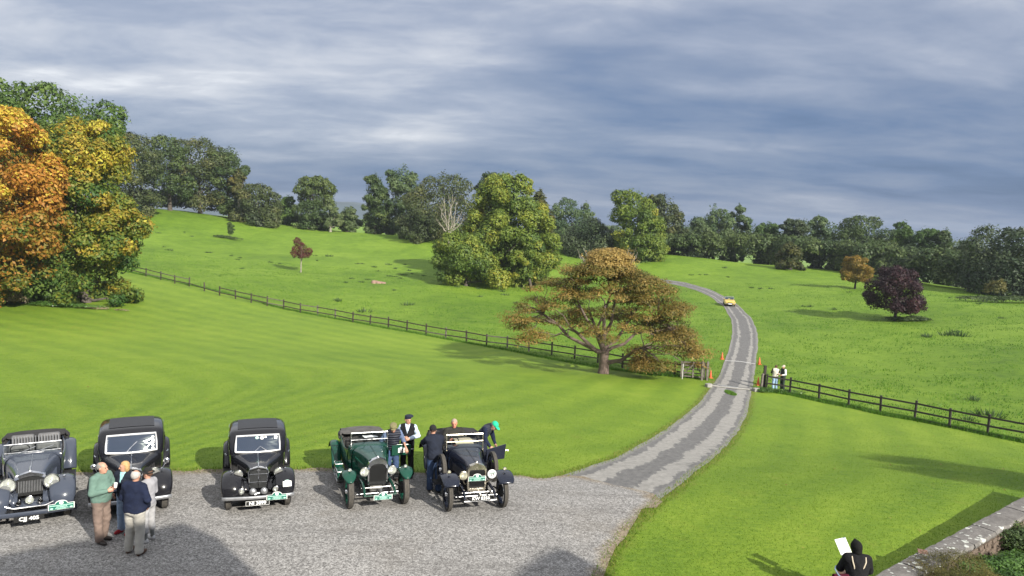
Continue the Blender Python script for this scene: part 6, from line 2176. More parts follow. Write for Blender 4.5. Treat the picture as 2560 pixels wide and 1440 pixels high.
# ---------------------------------------------- the small yellow sports car far up the drive
yc = thing('sports_car', 'small yellow open sports car coming down the drive', 'car', gz(1824, 765), R_(-12))
secs = [body_sec(-0.62, 0.30, 0.56, 0.50, 0.60, 0.50, 0.48), body_sec(-0.45, 0.24, 0.64, 0.62, 0.72, 0.60, 0.55), body_sec(0.1, 0.22, 0.74, 0.66, 0.76, 0.64, 0.62), body_sec(0.8, 0.22, 0.80, 0.66, 0.75, 0.64, 0.68), body_sec(1.2, 0.22, 0.84, 0.66, 0.76, 0.66, 0.72)]
MB().loft(secs, caps=True).build('body', M_YELLOW, yc, sub=1)
MB().loft([body_sec(2.05, 0.22, 0.82, 0.66, 0.76, 0.66, 0.72), body_sec(2.6, 0.24, 0.80, 0.64, 0.74, 0.60, 0.70), body_sec(3.1, 0.32, 0.70, 0.52, 0.60, 0.48, 0.58)], caps=True).build('tail', M_YELLOW, yc, sub=1)
for s in (-1, 1):
    MB().loft([[Vector((s * x, y, z)) for x, z in ((0.66, 0.22), (0.76, 0.4), (0.76, 0.68), (0.70, 0.78), (0.62, 0.74), (0.62, 0.3))] for y in (1.1, 1.6, 2.15)]).build('door', M_YELLOW, yc)
    o = lamp(yc, s * 0.53, -0.52, 0.58, 0.085, 0.1, M_YELLOW)
    wheel(yc, s * 0.64, 0.05, 0.29, 0.29, 0.15, s, 'disc', M_DULL)
    wheel(yc, s * 0.64, 2.3, 0.29, 0.29, 0.15, s, 'disc', M_DULL)
    MB().tube([(s * 0.60, 1.0, 0.80), (s * 0.55, 1.22, 1.17)], 0.022, 6).build('windscreen_pillar', M_CHROME, yc)
    MB().box((s * 0.33, 1.75, 0.72), (0.42, 0.16, 0.50)).build('seat_back', M_SEAT, yc, bevel=0.04)
MB().tube([(-0.55, 1.22, 1.17), (0.55, 1.22, 1.17)], 0.024, 6).build('windscreen_top_rail', M_CHROME, yc)
MB().poly([(-0.60, 1.0, 0.82), (0.60, 1.0, 0.82), (0.55, 1.21, 1.16), (-0.55, 1.21, 1.16)]).build('windscreen', M_GLASSD, yc, smooth=False)
MB().tube([(-0.70, -0.60, 0.42), (-0.4, -0.68, 0.42), (0.4, -0.68, 0.42), (0.70, -0.60, 0.42)], 0.035, 8).build('front_bumper', M_CHROME, yc)
MB().box((0, -0.60, 0.50), (0.62, 0.08, 0.10)).build('grille', M_UNDER, yc, smooth=False)
MB().box((0, -0.70, 0.34), (0.46, 0.02, 0.11)).build('number_plate', M_SIGNW, yc, smooth=False)
MB().box((0, 1.2, 0.28), (1.1, 3.4, 0.1)).build('chassis', M_UNDER, yc, smooth=False)

# ------------------------------------------------------------------ people: bodies as one smooth surface
def smin(a, b, k):
    h = np.clip(0.5 + 0.5 * (b - a) / k, 0, 1)
    return b * (1 - h) + a * h - k * h * (1 - h)


def cone_sd(P, a, b, ra, rb):
    a, b = np.asarray(a, float), np.asarray(b, float)
    d = b - a
    t = np.clip(((P - a) @ d) / (d @ d + 1e-12), 0, 1)
    return np.linalg.norm(P - a - t[..., None] * d, axis=-1) - (ra + (rb - ra) * t)


def ell_sd(P, c, R, rad):
    """R: 3x3 with the axes as rows"""
    q = ((P - np.asarray(c)) @ np.asarray(R).T) / np.asarray(rad)
    k = np.linalg.norm(q, axis=-1)
    return (k - 1) * min(rad) * 1.0 if False else (k - 1) * k / (np.linalg.norm(q / np.asarray(rad), axis=-1) + 1e-9)


def surface_net(f, lo, hi, h):
    """mesh of f = 0 on a grid"""
    lo, hi = np.asarray(lo, float), np.asarray(hi, float)
    n = np.maximum(((hi - lo) / h).astype(int) + 2, 4)
    ax = [lo[i] + np.arange(n[i]) * h for i in range(3)]
    G3 = np.stack(np.meshgrid(*ax, indexing='ij'), -1)
    v = f(G3.reshape(-1, 3)).reshape(n)
    s = v < 0
    c = [s[dx:n[0] - 1 + dx, dy:n[1] - 1 + dy, dz:n[2] - 1 + dz] for dx in (0, 1) for dy in (0, 1) for dz in (0, 1)]
    cnt = sum(x.astype(int) for x in c)
    act = (cnt > 0) & (cnt < 8)
    idx = np.full(act.shape, -1)
    ci = np.argwhere(act)
    idx[act] = np.arange(len(ci))
    acc = np.zeros((len(ci), 3))
    num = np.zeros(len(ci))
    corners = [(dx, dy, dz) for dx in (0, 1) for dy in (0, 1) for dz in (0, 1)]
    for i in range(8):
        for j in range(i + 1, 8):
            A, B = np.array(corners[i]), np.array(corners[j])
            if abs(A - B).sum() != 1:
                continue
            va = v[ci[:, 0] + A[0], ci[:, 1] + A[1], ci[:, 2] + A[2]]
            vb = v[ci[:, 0] + B[0], ci[:, 1] + B[1], ci[:, 2] + B[2]]
            m = (va < 0) != (vb < 0)
            t = np.where(m, va / np.where(m, va - vb, 1), 0)
            acc += np.where(m[:, None], A + (B - A) * t[:, None], 0)
            num += m
    V = lo + (ci + acc / num[:, None]) * h
    F = []
    for axis in range(3):
        o = [a for a in range(3) if a != axis]
        sl0 = [slice(None)] * 3
        sl1 = [slice(None)] * 3
        sl0[axis], sl1[axis] = slice(0, n[axis] - 1), slice(1, n[axis])
        e = s[tuple(sl0)] != s[tuple(sl1)]
        st = s[tuple(sl0)]
        E = np.argwhere(e)
        E = E[(E[:, o[0]] > 0) & (E[:, o[1]] > 0) & (E[:, o[0]] < n[o[0]] - 1) & (E[:, o[1]] < n[o[1]] - 1)]
        if not len(E):
            continue
        q = []
        for (a, b) in ((1, 1), (0, 1), (0, 0), (1, 0)):
            K = E.copy()
            K[:, o[0]] -= a
            K[:, o[1]] -= b
            q.append(idx[K[:, 0], K[:, 1], K[:, 2]])
        q = np.stack(q, 1)
        flip = st[E[:, 0], E[:, 1], E[:, 2]]
        if axis == 1:
            flip = ~flip
        q[~flip] = q[~flip][:, ::-1]
        F.append(q)
    F = np.concatenate(F)
    F = F[(F >= 0).all(1)]
    return V, F


def join_parts(parts):
    V, F, M, b = [], [], [], 0
    for v, f, m in parts:
        V.append(v)
        F.append(f + b)
        M.append(np.full(len(f), m))
        b += len(v)
    return np.concatenate(V), np.concatenate(F), np.concatenate(M)


def skin_obj(name, parts, mats, parent):
    V, F, M = join_parts(parts)
    o = mesh_np(name, V, F, None, parent, smooth=True)
    for m in mats:
        o.data.materials.append(m)
    o.data.polygons.foreach_set('material_index', M.astype(np.int32))
    return o


SKIN = simple('fair skin', (0.50, 0.27, 0.19), 0.5, var=0.12, vscale=14)
SKINR = simple('ruddy skin', (0.52, 0.22, 0.15), 0.5, var=0.15, vscale=14)
EYE = simple('eyes', (0.06, 0.04, 0.03), 0.2)
LIP = simple('lips', (0.42, 0.13, 0.10), 0.5)


def cloth(name, col, var=0.18, vs=7.0, bump=0.45):
    return simple(name, col, 0.85, var=var, vscale=vs, bump=bump, bscale=16, spec=0.2)


def quilt(name, c1, c2, pitch=0.075):
    """padded jacket: seams run round the body"""
    m, nt, bs = new_mat(name)
    t = nt.add('ShaderNodeTexCoord')
    sp = nt.add('ShaderNodeSeparateXYZ')
    nt.link(t.outputs['Object'], sp.inputs[0])
    s_ = nt.math('ABSOLUTE', nt.math('SINE', nt.math('MULTIPLY', sp.outputs['Z'], math.pi / pitch)))
    nt.link(nt.ramp(s_, [(0.0, c2), (0.22, c2), (0.4, c1)]), bs.inputs['Base Color'])
    b = nt.add('ShaderNodeBump')
    b.inputs['Strength'].default_value = 0.9
    b.inputs['Distance'].default_value = 0.02
    nt.link(s_, b.inputs['Height'])
    nt.link(b.outputs[0], bs.inputs['Normal'])
    bs.inputs['Roughness'].default_value = 0.65
    return m


STAND = dict(pelvis=(0, 0, 0.96), chest=(0, 0.0, 1.27), neck=(0, 0.01, 1.47), head=(0, -0.015, 1.615),
             shl=(0.185, 0.0, 1.41), shr=(-0.185, 0.0, 1.41), ell=(0.25, 0.03, 1.13), elr=(-0.25, 0.03, 1.13), wrl=(0.27, -0.05, 0.89), wrr=(-0.27, -0.05, 0.89),
             hipl=(0.09, 0, 0.93), hipr=(-0.09, 0, 0.93), knl=(0.105, -0.02, 0.50), knr=(-0.105, -0.02, 0.50), anl=(0.115, 0.02, 0.085), anr=(-0.115, 0.02, 0.085))


def person(label, loc, rz, pose=None, face=(0, -1, 0), h=1.75, top=None, legs=None, shoe=None, hair=None, skin=None, belly=0.0, build_=1.0, vest=None, hat=None, sleeves='long', short_legs=None,
           curl=0.5, extra=None, jacket=None, palm=None, female=False, fold=0.010, cat='person', hand_res=0.0075, head_res=0.0085, handdir=None, collar=None):
    """rz 0 faces -Y (towards the camera); +x is the person's left"""
    root = thing('person', label, cat, loc, rz)
    J = {k: np.array(v, float) for k, v in STAND.items()}
    for k, v in (pose or {}).items():
        if k not in J:
            continue
        J[k] = np.array(v, float)
    S_ = h / 1.75
    skin = skin or SKIN
    up = J['neck'] - J['pelvis']
    up /= np.linalg.norm(up)
    sx = J['shl'] - J['shr']
    sx = sx - up * (sx @ up)
    sx /= np.linalg.norm(sx)
    sy = np.cross(up, sx)
    RT = np.stack([sx, sy, up])
    hx = J['hipl'] - J['hipr']
    hx /= np.linalg.norm(hx)
    mid = (J['pelvis'] + J['chest']) / 2
    bw = build_

    def torso(P, t=0.0):
        d = ell_sd(P, J['chest'] + up * 0.02, RT, (0.170 * bw + t, 0.112 * bw + t, 0.205 + t))
        d = smin(d, cone_sd(P, J['shl'] - sx * 0.02, J['shr'] + sx * 0.02, 0.062 * bw + t, 0.062 * bw + t), 0.07)
        d = smin(d, ell_sd(P, mid - sy * (belly * 0.6), RT, (0.150 * bw + belly * 0.5 + t, 0.108 * bw + belly + t, 0.19 + t)), 0.07)
        d = smin(d, ell_sd(P, J['pelvis'], RT, (0.165 * bw + belly * 0.4 + t, 0.118 * bw + belly * 0.4 + t, 0.15 + t)), 0.06)
        if female:
            d = smin(d, ell_sd(P, J['chest'] - sy * 0.09, RT, (0.13 + t, 0.06 + t, 0.07 + t)), 0.04)
        return d

    def arm(P, s, t=0.0, end=1.0):
        sh, el, wr = J['sh' + s], J['el' + s], J['wr' + s]
        d = cone_sd(P, sh, el, 0.056 * bw + t, 0.044 * bw + t)
        e2 = el + (wr - el) * end
        return smin(d, cone_sd(P, el, e2, 0.043 * bw + t, 0.030 + t), 0.02) if end > 0.05 else d

    def leg(P, s, t=0.0, ta=0.0, end=1.0):
        hp, kn, an = J['hip' + s], J['kn' + s], J['an' + s]
        d = cone_sd(P, hp, kn, 0.090 * bw + t, 0.060 * bw + t)
        return smin(d, cone_sd(P, kn, kn + (an - kn) * end, 0.060 * bw + t, 0.040 + t + ta), 0.03)
    pts = np.array(list(J.values()))
    lo, hi = pts.min(0) - 0.22, pts.max(0) + 0.22
    hh = 0.021

    def mesh(f, res=hh, seed=0, amp=fold, bounds=None):
        V, F = surface_net(f, *(bounds or (lo, hi)), res)
        if amp:
            a1 = vnoise(V[:, 0] * 5 + V[:, 2] * 4 + seed, V[:, 2] * 11 - V[:, 0] * 7 + V[:, 1] * 5, seed)
            a2 = vnoise(V[:, 0] * 9 + V[:, 1] * 8, V[:, 2] * 24 + V[:, 0] * 11 + seed, seed + 4)
            nz_ = 1.5 * (0.5 - np.abs(a1)) + 0.5 * a2
            c = np.array([f(V + e) - f(V - e) for e in np.eye(3) * 0.01]).T
            c /= np.linalg.norm(c, axis=1)[:, None] + 1e-9
            V = V + c * (nz_ * amp * 0.5)[:, None]
        return V * S_, F
    # --- body
    hd = J['head']
    fd = np.array(face, float)
    fd /= np.linalg.norm(fd)
    fx = np.cross(np.array([0, 0, 1.0]), fd)
    if np.linalg.norm(fx) < 0.2:
        fx = np.array([1.0, 0, 0])
    fx /= np.linalg.norm(fx)        # towards the figure's right of its own face, sign does not matter
    fu = np.cross(fd, fx)
    if fu[2] < 0:
        fu = -fu
    FR = np.stack([fx, fd, fu])

    def hp_(x, y, z):
        return hd + fx * x + fd * y + fu * z

    def head(P):
        d = ell_sd(P, hp_(0, -0.012, 0.025), FR, (0.076, 0.096, 0.095))
        d = smin(d, ell_sd(P, hp_(0, 0.022, -0.035), FR, (0.058, 0.070, 0.082)), 0.03)
        d = smin(d, ell_sd(P, hp_(0, 0.055, -0.088), FR, (0.030, 0.026, 0.022)), 0.03)      # chin
        d = smin(d, cone_sd(P, hp_(0, 0.088, 0.012), hp_(0, 0.112, -0.028), 0.008, 0.015), 0.012)      # nose
        d = smin(d, cone_sd(P, hp_(-0.035, 0.082, 0.030), hp_(0.035, 0.082, 0.030), 0.010, 0.010), 0.015)   # brow
        for sgn in (-1, 1):
            d = -smin(-d, ell_sd(P, hp_(sgn * 0.030, 0.099, 0.008), FR, (0.016, 0.012, 0.010)), 0.008)
            d = smin(d, ell_sd(P, hp_(sgn * 0.079, -0.010, -0.005), FR, (0.010, 0.020, 0.032)), 0.006)
        d = smin(d, cone_sd(P, hp_(-0.018, 0.088, -0.058), hp_(0.018, 0.088, -0.058), 0.007, 0.007), 0.006)
        d = smin(d, cone_sd(P, hd + np.array([0, 0, -0.06]), J['neck'] - up * 0.06, 0.050, 0.056), 0.03)
        return d
    parts = []

    def body(P):
        d = torso(P, -0.012)
        for s in 'lr':
            d = smin(d, arm(P, s, -0.006), 0.03)
            d = smin(d, leg(P, s, -0.008), 0.03)
            an = J['an' + s]
            kn = J['kn' + s]
        return smin(d, cone_sd(P, hd + np.array([0, 0, -0.06]), J['neck'] - up * 0.06, 0.046, 0.052), 0.03)
    parts.append(mesh(body, 0.025, amp=0) + (0,))
    b3 = (np.minimum(hd, J['neck']) - 0.15, np.maximum(hd, J['neck']) + 0.15)
    parts.append(mesh(head, head_res, amp=0, bounds=b3) + (0,))
    for sgn in (-1, 1):
        c_ = hp_(sgn * 0.030, 0.088, 0.009)
        parts.append(mesh(lambda P: np.linalg.norm(P - c_, axis=-1) - 0.0115, 0.006, amp=0, bounds=(c_ - 0.03, c_ + 0.03)) + (1,))
    c_ = hp_(0, 0.094, -0.060)
    parts.append(mesh(lambda P: ell_sd(P, c_, FR, (0.022, 0.006, 0.006)), 0.005, amp=0, bounds=(c_ - 0.03, c_ + 0.03)) + (2,))
    # hands
    for s in 'lr':
        wr, el = J['wr' + s], J['el' + s]
        dr = wr - el if not (handdir and handdir.get(s)) else np.array(handdir[s], float)
        dr /= np.linalg.norm(dr)
        sg = 1 if s == 'l' else -1
        pn = np.array((palm or {}).get(s, (-sg, 0.2, 0.0)), float)      # palm faces this way
        pn = pn - dr * (pn @ dr)
        pn /= np.linalg.norm(pn) + 1e-9
        ac = np.cross(dr, pn) * sg          # towards the thumb side
        if (ac @ np.array([0, -1, 0.3])) < 0:
            ac = -ac
        cu = (curl or {}).get(s, 0.5) if isinstance(curl, dict) else curl

        def hand(P):
            c0 = wr + dr * 0.055
            d = ell_sd(P, c0, np.stack([dr, ac, pn]), (0.056, 0.042, 0.018))
            d = smin(d, cone_sd(P, wr - dr * 0.03, wr + dr * 0.03, 0.028, 0.026), 0.02)
            for q, (off, ln) in enumerate(((0.030, 0.072), (0.010, 0.080), (-0.010, 0.074), (-0.029, 0.058))):
                a_ = wr + dr * 0.090 + ac * off
                d1 = dr * math.cos(cu) + pn * math.sin(cu)
                b_ = a_ + d1 * ln * 0.5 + ac * off * 0.15
                d2 = dr * math.cos(cu * 2.3) + pn * math.sin(cu * 2.3)
                e_ = b_ + d2 * ln * 0.5
                d = smin(d, cone_sd(P, a_ - dr * 0.01, b_, 0.0095, 0.0085), 0.006)
                d = np.minimum(d, cone_sd(P, b_, e_, 0.0085, 0.0068))
            t0 = wr + dr * 0.030 + ac * 0.028
            t1 = t0 + (dr * 0.6 + ac * 0.6 + pn * 0.45) * 0.045
            t2 = t1 + (dr * 0.85 + ac * 0.15 + pn * 0.5) * 0.034
            d = smin(d, cone_sd(P, t0, t1, 0.014, 0.011), 0.012)
            return smin(d, cone_sd(P, t1, t2, 0.011, 0.008), 0.004)
        c0 = wr + dr * 0.08
        parts.append(mesh(hand, hand_res, amp=0, bounds=(c0 - 0.135, c0 + 0.135)) + (0,))
    skin_obj('body', parts, [skin, EYE, LIP], root)
    # --- shoes
    for s in 'lr':
        an, kn = J['an' + s], J['kn' + s]
        shin = an - kn
        fwd = np.array([0.12 if s == 'l' else -0.12, -1, 0.0]) if not (pose and pose.get('toe' + s)) else np.array(pose['toe' + s], float)
        fwd = fwd / np.linalg.norm(fwd)
        sd = np.cross(fwd, [0, 0, 1])
        ctr = an + fwd * 0.055 + np.array([0, 0, -0.045])

        def shoe_f(P):
            d = ell_sd(P, ctr + fwd * 0.02, np.stack([fwd, sd, [0, 0, 1]]), (0.145, 0.048, 0.050))
            d = smin(d, ell_sd(P, an + np.array([0, 0, -0.02]) - fwd * 0.005, np.stack([fwd, sd, [0, 0, 1]]), (0.055, 0.042, 0.065)), 0.03)
            return np.maximum(d, -(P[:, 2] - (an[2] - 0.085)))
        V, F = mesh(shoe_f, 0.012, amp=0, bounds=(ctr - 0.2, ctr + 0.2))
        mesh_np('shoe', V, F, shoe or M_SHOE, root, smooth=True)
    # --- trousers
    if legs:
        kl = legs[1] if isinstance(legs, tuple) else 1.0
        lm = legs[0] if isinstance(legs, tuple) else legs

        def trou(P):
            d = ell_sd(P, J['pelvis'] - up * 0.02, RT, (0.172 * bw + belly * 0.4, 0.128 * bw + belly * 0.4, 0.155))
            for s in 'lr':
                d = smin(d, leg(P, s, 0.018, 0.022, kl), 0.035)
            d = np.maximum(d, (P - (J['pelvis'] + up * 0.04)) @ up)
            return np.maximum(d, (min(J['anl'][2], J['anr'][2]) - 0.035) - P[:, 2]) if not (pose and pose.get('sit')) else d
        V, F = mesh(trou, hh, 3, fold * 1.6)
        mesh_np('trousers', V, F, lm, root, smooth=True)
        if kl < 0.8:
            def sock(P):
                d = None
                for s in 'lr':
                    kn, an = J['kn' + s], J['an' + s]
                    c_ = smin(cone_sd(P, kn + (an - kn) * 0.35, kn + (an - kn) * 0.98, 0.060, 0.044), cone_sd(P, an, an, 0.045, 0.045), 0.02)
                    d = c_ if d is None else np.minimum(d, c_)
                return d
            V, F = mesh(sock, 0.018, 5, 0.004)
            mesh_np('boots', V, F, short_legs, root, smooth=True)
    # --- top
    if top:
        ends = {'long': 0.93, 'elbow': 0.04, 'none': None}[sleeves]

        def topf(P):
            d = torso(P, 0.018)
            d = np.maximum(d, -((P - (J['pelvis'] - up * 0.07)) @ up))
            if ends is not None:
                for s in 'lr':
                    d = smin(d, arm(P, s, 0.014, ends), 0.03)
            d = smin(d, cone_sd(P, J['neck'] - up * 0.05, J['neck'] - up * 0.02, 0.075, 0.062), 0.03)
            return d
        V, F = mesh(topf, hh, 1, fold * 1.7)
        mesh_np('sweater' if not vest else 'shirt', V, F, top, root, smooth=True)
    if vest:
        vm, vlen, vopen, vsl = vest

        def vf(P):
            d = torso(P, 0.028)
            q = (P - J['chest']) @ RT.T
            d = np.maximum(d, -((P - (J['pelvis'] - up * vlen)) @ up))
            if vsl:
                for s in 'lr':
                    d = smin(d, arm(P, s, 0.024, 0.90), 0.03)
            d = smin(d, cone_sd(P, J['neck'] - up * 0.06, J['neck'] - up * 0.025, 0.082, 0.070), 0.03)
            if not vsl:
                for s in 'lr':
                    d = -smin(-d, np.linalg.norm(P - (J['sh' + s] + sx * (0.045 if s == 'l' else -0.045)), axis=-1) - 0.075, 0.01)
            if vopen:
                w_ = np.clip((q[:, 2] + 0.02) * 0.28, 0.0, 0.08) + vopen * 0.0
                d = np.maximum(d, -np.maximum(np.abs(q[:, 0]) - w_ - (0.012 if vopen > 1 else 0.0), q[:, 1] * 1.0 + 0.02 if False else -q[:, 1] * -1.0))
            return d
        V, F = mesh(vf, 0.018, 7, fold * 1.3)
        mesh_np('jacket' if vsl else 'waistcoat', V, F, vm, root, smooth=True)
    if collar:
        def cf(P):
            a_ = J['neck'] - up * 0.005
            q = (P - a_) @ RT.T
            r_ = np.hypot(q[:, 0], q[:, 1] * 1.05)
            return np.maximum(np.abs(r_ - 0.066) - 0.011, np.abs(q[:, 2]) - 0.022)
        V, F = mesh(cf, 0.009, amp=0, bounds=(J['neck'] - 0.13, J['neck'] + 0.13))
        mesh_np('collar', V, F, collar, root, smooth=True)
    # --- hair
    if hair:
        hm, style = hair

        def hf(P):
            q = (P - hd) @ FR.T          # x side, y front, z up
            d = ell_sd(P, hp_(0, -0.018, 0.030), FR, (0.086, 0.104, 0.102))
            nz_ = 0.004 * np.sin(P[:, 0] * 160 + P[:, 2] * 90) * np.sin(P[:, 1] * 140)
            d = d + nz_
            d = np.maximum(d, (q[:, 1] - 0.030) - (q[:, 2] - 0.045) * 1.3)      # free the face
            if style == 'bald':
                crown = ell_sd(P, hp_(0, 0.02, 0.10), FR, (0.075, 0.10, 0.075))
                d = np.maximum(d, -crown)
                d = np.maximum(d, -(q[:, 2] + 0.045) - np.clip(-q[:, 1], 0, 0.06) * 0.4)
            elif style == 'short':
                d = np.maximum(d, -(q[:, 2] + 0.035) - np.clip(-q[:, 1], 0, 0.08) * 0.6)
            elif style == 'bob':
                e = ell_sd(P, hp_(0, -0.035, -0.03), FR, (0.105, 0.075, 0.125)) + nz_
                d = smin(d, np.maximum(e, -(q[:, 2] + 0.13)), 0.02)
                d = np.maximum(d, (q[:, 1] - 0.035) - (q[:, 2] - 0.045) * 1.1)
                d = smin(d, np.maximum(e, (q[:, 1] - 0.012)), 0.01)
            return d
        V, F = mesh(hf, 0.0085, amp=0, bounds=(hd - 0.19, hd + 0.19))
        mesh_np('hair', V, F, hm, root, smooth=True)
    # --- hats
    if hat:
        tm, style = hat

        def ht(P):
            q = (P - hd) @ FR.T
            if style == 'flat':          # flat cap
                d = ell_sd(P, hp_(0, 0.0, 0.085), FR, (0.100, 0.125, 0.050))
                d = smin(d, np.maximum(ell_sd(P, hp_(0, -0.01, 0.05), FR, (0.088, 0.105, 0.07)), -(q[:, 2] - 0.025)), 0.02)
                b_ = ell_sd(P, hp_(0, 0.105, 0.050), FR, (0.070, 0.055, 0.012))
                return smin(d, b_, 0.015)
            if style == 'beret':
                d = ell_sd(P, hp_(0.035, -0.015, 0.105), FR, (0.120, 0.125, 0.042))
                return smin(d, np.maximum(ell_sd(P, hp_(0, -0.01, 0.06), FR, (0.088, 0.105, 0.05)), -(q[:, 2] - 0.030)), 0.02)
            if style == 'knit':
                d = ell_sd(P, hp_(0, -0.015, 0.040), FR, (0.094, 0.112, 0.108))
                return np.maximum(d, (0.005 - q[:, 2]) + (q[:, 1]) * 0.55)
            if style == 'cap':
                d = ell_sd(P, hp_(0, -0.012, 0.040), FR, (0.090, 0.108, 0.100))
                d = np.maximum(d, 0.022 - q[:, 2])
                b_ = np.maximum(ell_sd(P, hp_(0, 0.105, 0.030), FR, (0.072, 0.085, 0.020)), -(q[:, 1] - 0.05))
                return smin(d, b_, 0.012)
            if style == 'brim':          # dark felt hat with brim
                d = ell_sd(P, hp_(0, -0.005, 0.085), FR, (0.088, 0.100, 0.075))
                d = np.maximum(d, 0.040 - q[:, 2])
                return smin(d, ell_sd(P, hp_(0, 0, 0.050), FR, (0.150, 0.160, 0.012)), 0.012)
            if style == 'hood':          # pointed hood / head scarf
                d = ell_sd(P, hp_(0, -0.015, 0.030), FR, (0.105, 0.125, 0.130))
                d = smin(d, cone_sd(P, hp_(0, -0.01, 0.09), hp_(0, 0.01, 0.165), 0.055, 0.020), 0.04)
                d = smin(d, ell_sd(P, hp_(0, -0.02, -0.08), FR, (0.085, 0.085, 0.055)), 0.05)
                return np.maximum(d, -ell_sd(P, hp_(0, 0.12, -0.01), FR, (0.062, 0.08, 0.085)))
        V, F = mesh(ht, 0.0085, amp=0.0, bounds=(hd - 0.22, hd + 0.24))
        mesh_np({'flat': 'flat_cap', 'beret': 'beret', 'knit': 'knitted_hat', 'cap': 'baseball_cap', 'brim': 'brimmed_hat', 'hood': 'hood'}[style], V, F, tm, root, smooth=True)
    return root, J, S_


M_SHOE = simple('dark leather shoes', (0.025, 0.018, 0.015), 0.45, var=0.2)
M_SHOEB = simple('brown leather shoes', (0.085, 0.040, 0.022), 0.45, var=0.2)
M_SHOER = simple('red suede shoes', (0.34, 0.018, 0.025), 0.8, var=0.15)
M_BOOTW = simple('pale silver shoes', (0.55, 0.55, 0.56), 0.35, var=0.1)
C_SAGE = cloth('sage green wool', (0.125, 0.205, 0.172))
C_TAUPE = cloth('taupe cotton', (0.190, 0.142, 0.120))
C_NAVYW = cloth('navy wool', (0.012, 0.017, 0.040), 0.3)
C_STONE = cloth('pale stone cotton', (0.43, 0.415, 0.38), 0.08)
C_DARKBL = cloth('blue black blazer', (0.015, 0.019, 0.032), 0.3)
C_AQUA = cloth('pale aqua shirt', (0.36, 0.66, 0.68), 0.08)
C_JEANS = cloth('washed denim', (0.27, 0.36, 0.50), 0.2)
C_JEANSD = cloth('dark denim', (0.045, 0.075, 0.155), 0.25)
C_JEANSL = cloth('light blue denim', (0.33, 0.46, 0.66), 0.2)
C_SILVER = cloth('silvery grey knit', (0.30, 0.30, 0.325), 0.15)
C_BLACKT = cloth('black cotton', (0.013, 0.014, 0.017), 0.3)
C_SHIRTB = cloth('pale blue check shirt', (0.52, 0.62, 0.76), 0.12, 30)
C_SHIRTD = cloth('slate blue shirt', (0.12, 0.16, 0.27), 0.15)
C_GILET = quilt('navy quilted gilet', (0.020, 0.024, 0.042), (0.008, 0.010, 0.018), 0.07)
C_CREAMQ = quilt('cream quilted gilet', (0.72, 0.69, 0.58), (0.20, 0.19, 0.17), 0.085)
C_WAX = cloth('dark olive waxed jacket', (0.030, 0.030, 0.026), 0.3)
C_GREENG = cloth('dark green fleece', (0.030, 0.042, 0.036), 0.2)
C_WHITE = cloth('white shirt', (0.72, 0.72, 0.74), 0.05)
C_CREAM = cloth('cream wool rug', (0.62, 0.54, 0.40), 0.15)
C_TEAL = simple('bright green cap cotton', (0.010, 0.46, 0.25), 0.7, var=0.1)
C_TWEED = simple('olive tweed', (0.17, 0.155, 0.075), 0.9, var=0.3, vscale=60)
C_TWEEDP = simple('pale tweed', (0.48, 0.42, 0.36), 0.9, var=0.2, vscale=60)
C_BERET = simple('navy beret felt', (0.010, 0.014, 0.032), 0.9, var=0.2)
C_FELT = simple('black felt', (0.010, 0.010, 0.011), 0.9, var=0.2)
H_GREY = simple('grey hair', (0.24, 0.225, 0.21), 0.8, var=0.3, vscale=40)
H_WHITE = simple('grey white hair', (0.42, 0.40, 0.38), 0.8, var=0.25, vscale=40)
H_BLOND = simple('blond hair', (0.42, 0.27, 0.12), 0.7, var=0.3, vscale=40)
H_BROWN = simple('brown hair', (0.10, 0.05, 0.03), 0.8, var=0.3, vscale=40)
H_SANDY = simple('sandy grey hair', (0.34, 0.26, 0.20), 0.8, var=0.3, vscale=40)

# --- the group of four before the second car
g4 = 'people'
person('man in sage green sweater and taupe trousers holding a small cup', gz(254, 1354), R_(72),
       pose=dict(ell=(0.27, -0.05, 1.14), wrl=(0.10, -0.27, 1.23), elr=(-0.27, -0.03, 1.13), wrr=(-0.09, -0.26, 1.18), anl=(0.10, 0.06, 0.085), anr=(-0.10, -0.05, 0.085), head=(0, -0.04, 1.61)),
       face=(0.25, -1, 0.0), h=1.80, top=C_SAGE, legs=C_TAUPE, hair=(H_GREY, 'bald'), belly=0.045, build_=1.12, curl=1.0, collar=C_WHITE, palm=dict(l=(-1, 0, 0), r=(1, 0, 0)))
person('blond woman in dark blazer, aqua shirt and red shoes', gz(313, 1332), R_(-12),
       pose=dict(ell=(0.23, 0.02, 1.14), wrl=(0.20, -0.12, 0.92), elr=(-0.24, -0.02, 1.13), wrr=(-0.12, -0.22, 1.02)), face=(-0.75, -1, -0.05), h=1.66, top=C_AQUA, legs=C_JEANS, shoe=M_SHOER,
       hair=(H_BLOND, 'bob'), vest=(C_DARKBL, 0.16, 1, True), female=True, build_=0.98)
person('bald man seen from behind in navy sweater and pale stone trousers', gz(337, 1384), R_(171),
       pose=dict(ell=(0.28, -0.01, 1.15), wrl=(0.19, -0.16, 0.96), elr=(-0.28, -0.01, 1.15), wrr=(-0.19, -0.16, 0.96), anl=(0.14, 0.0, 0.085), anr=(-0.13, 0.05, 0.085), head=(-0.01, -0.03, 1.61)),
       face=(0.15, -1, -0.15), h=1.82, top=C_NAVYW, legs=C_STONE, shoe=M_SHOEB, hair=(H_WHITE, 'bald'), belly=0.05, build_=1.20, collar=cloth('pink shirt', (0.62, 0.42, 0.46), 0.05))
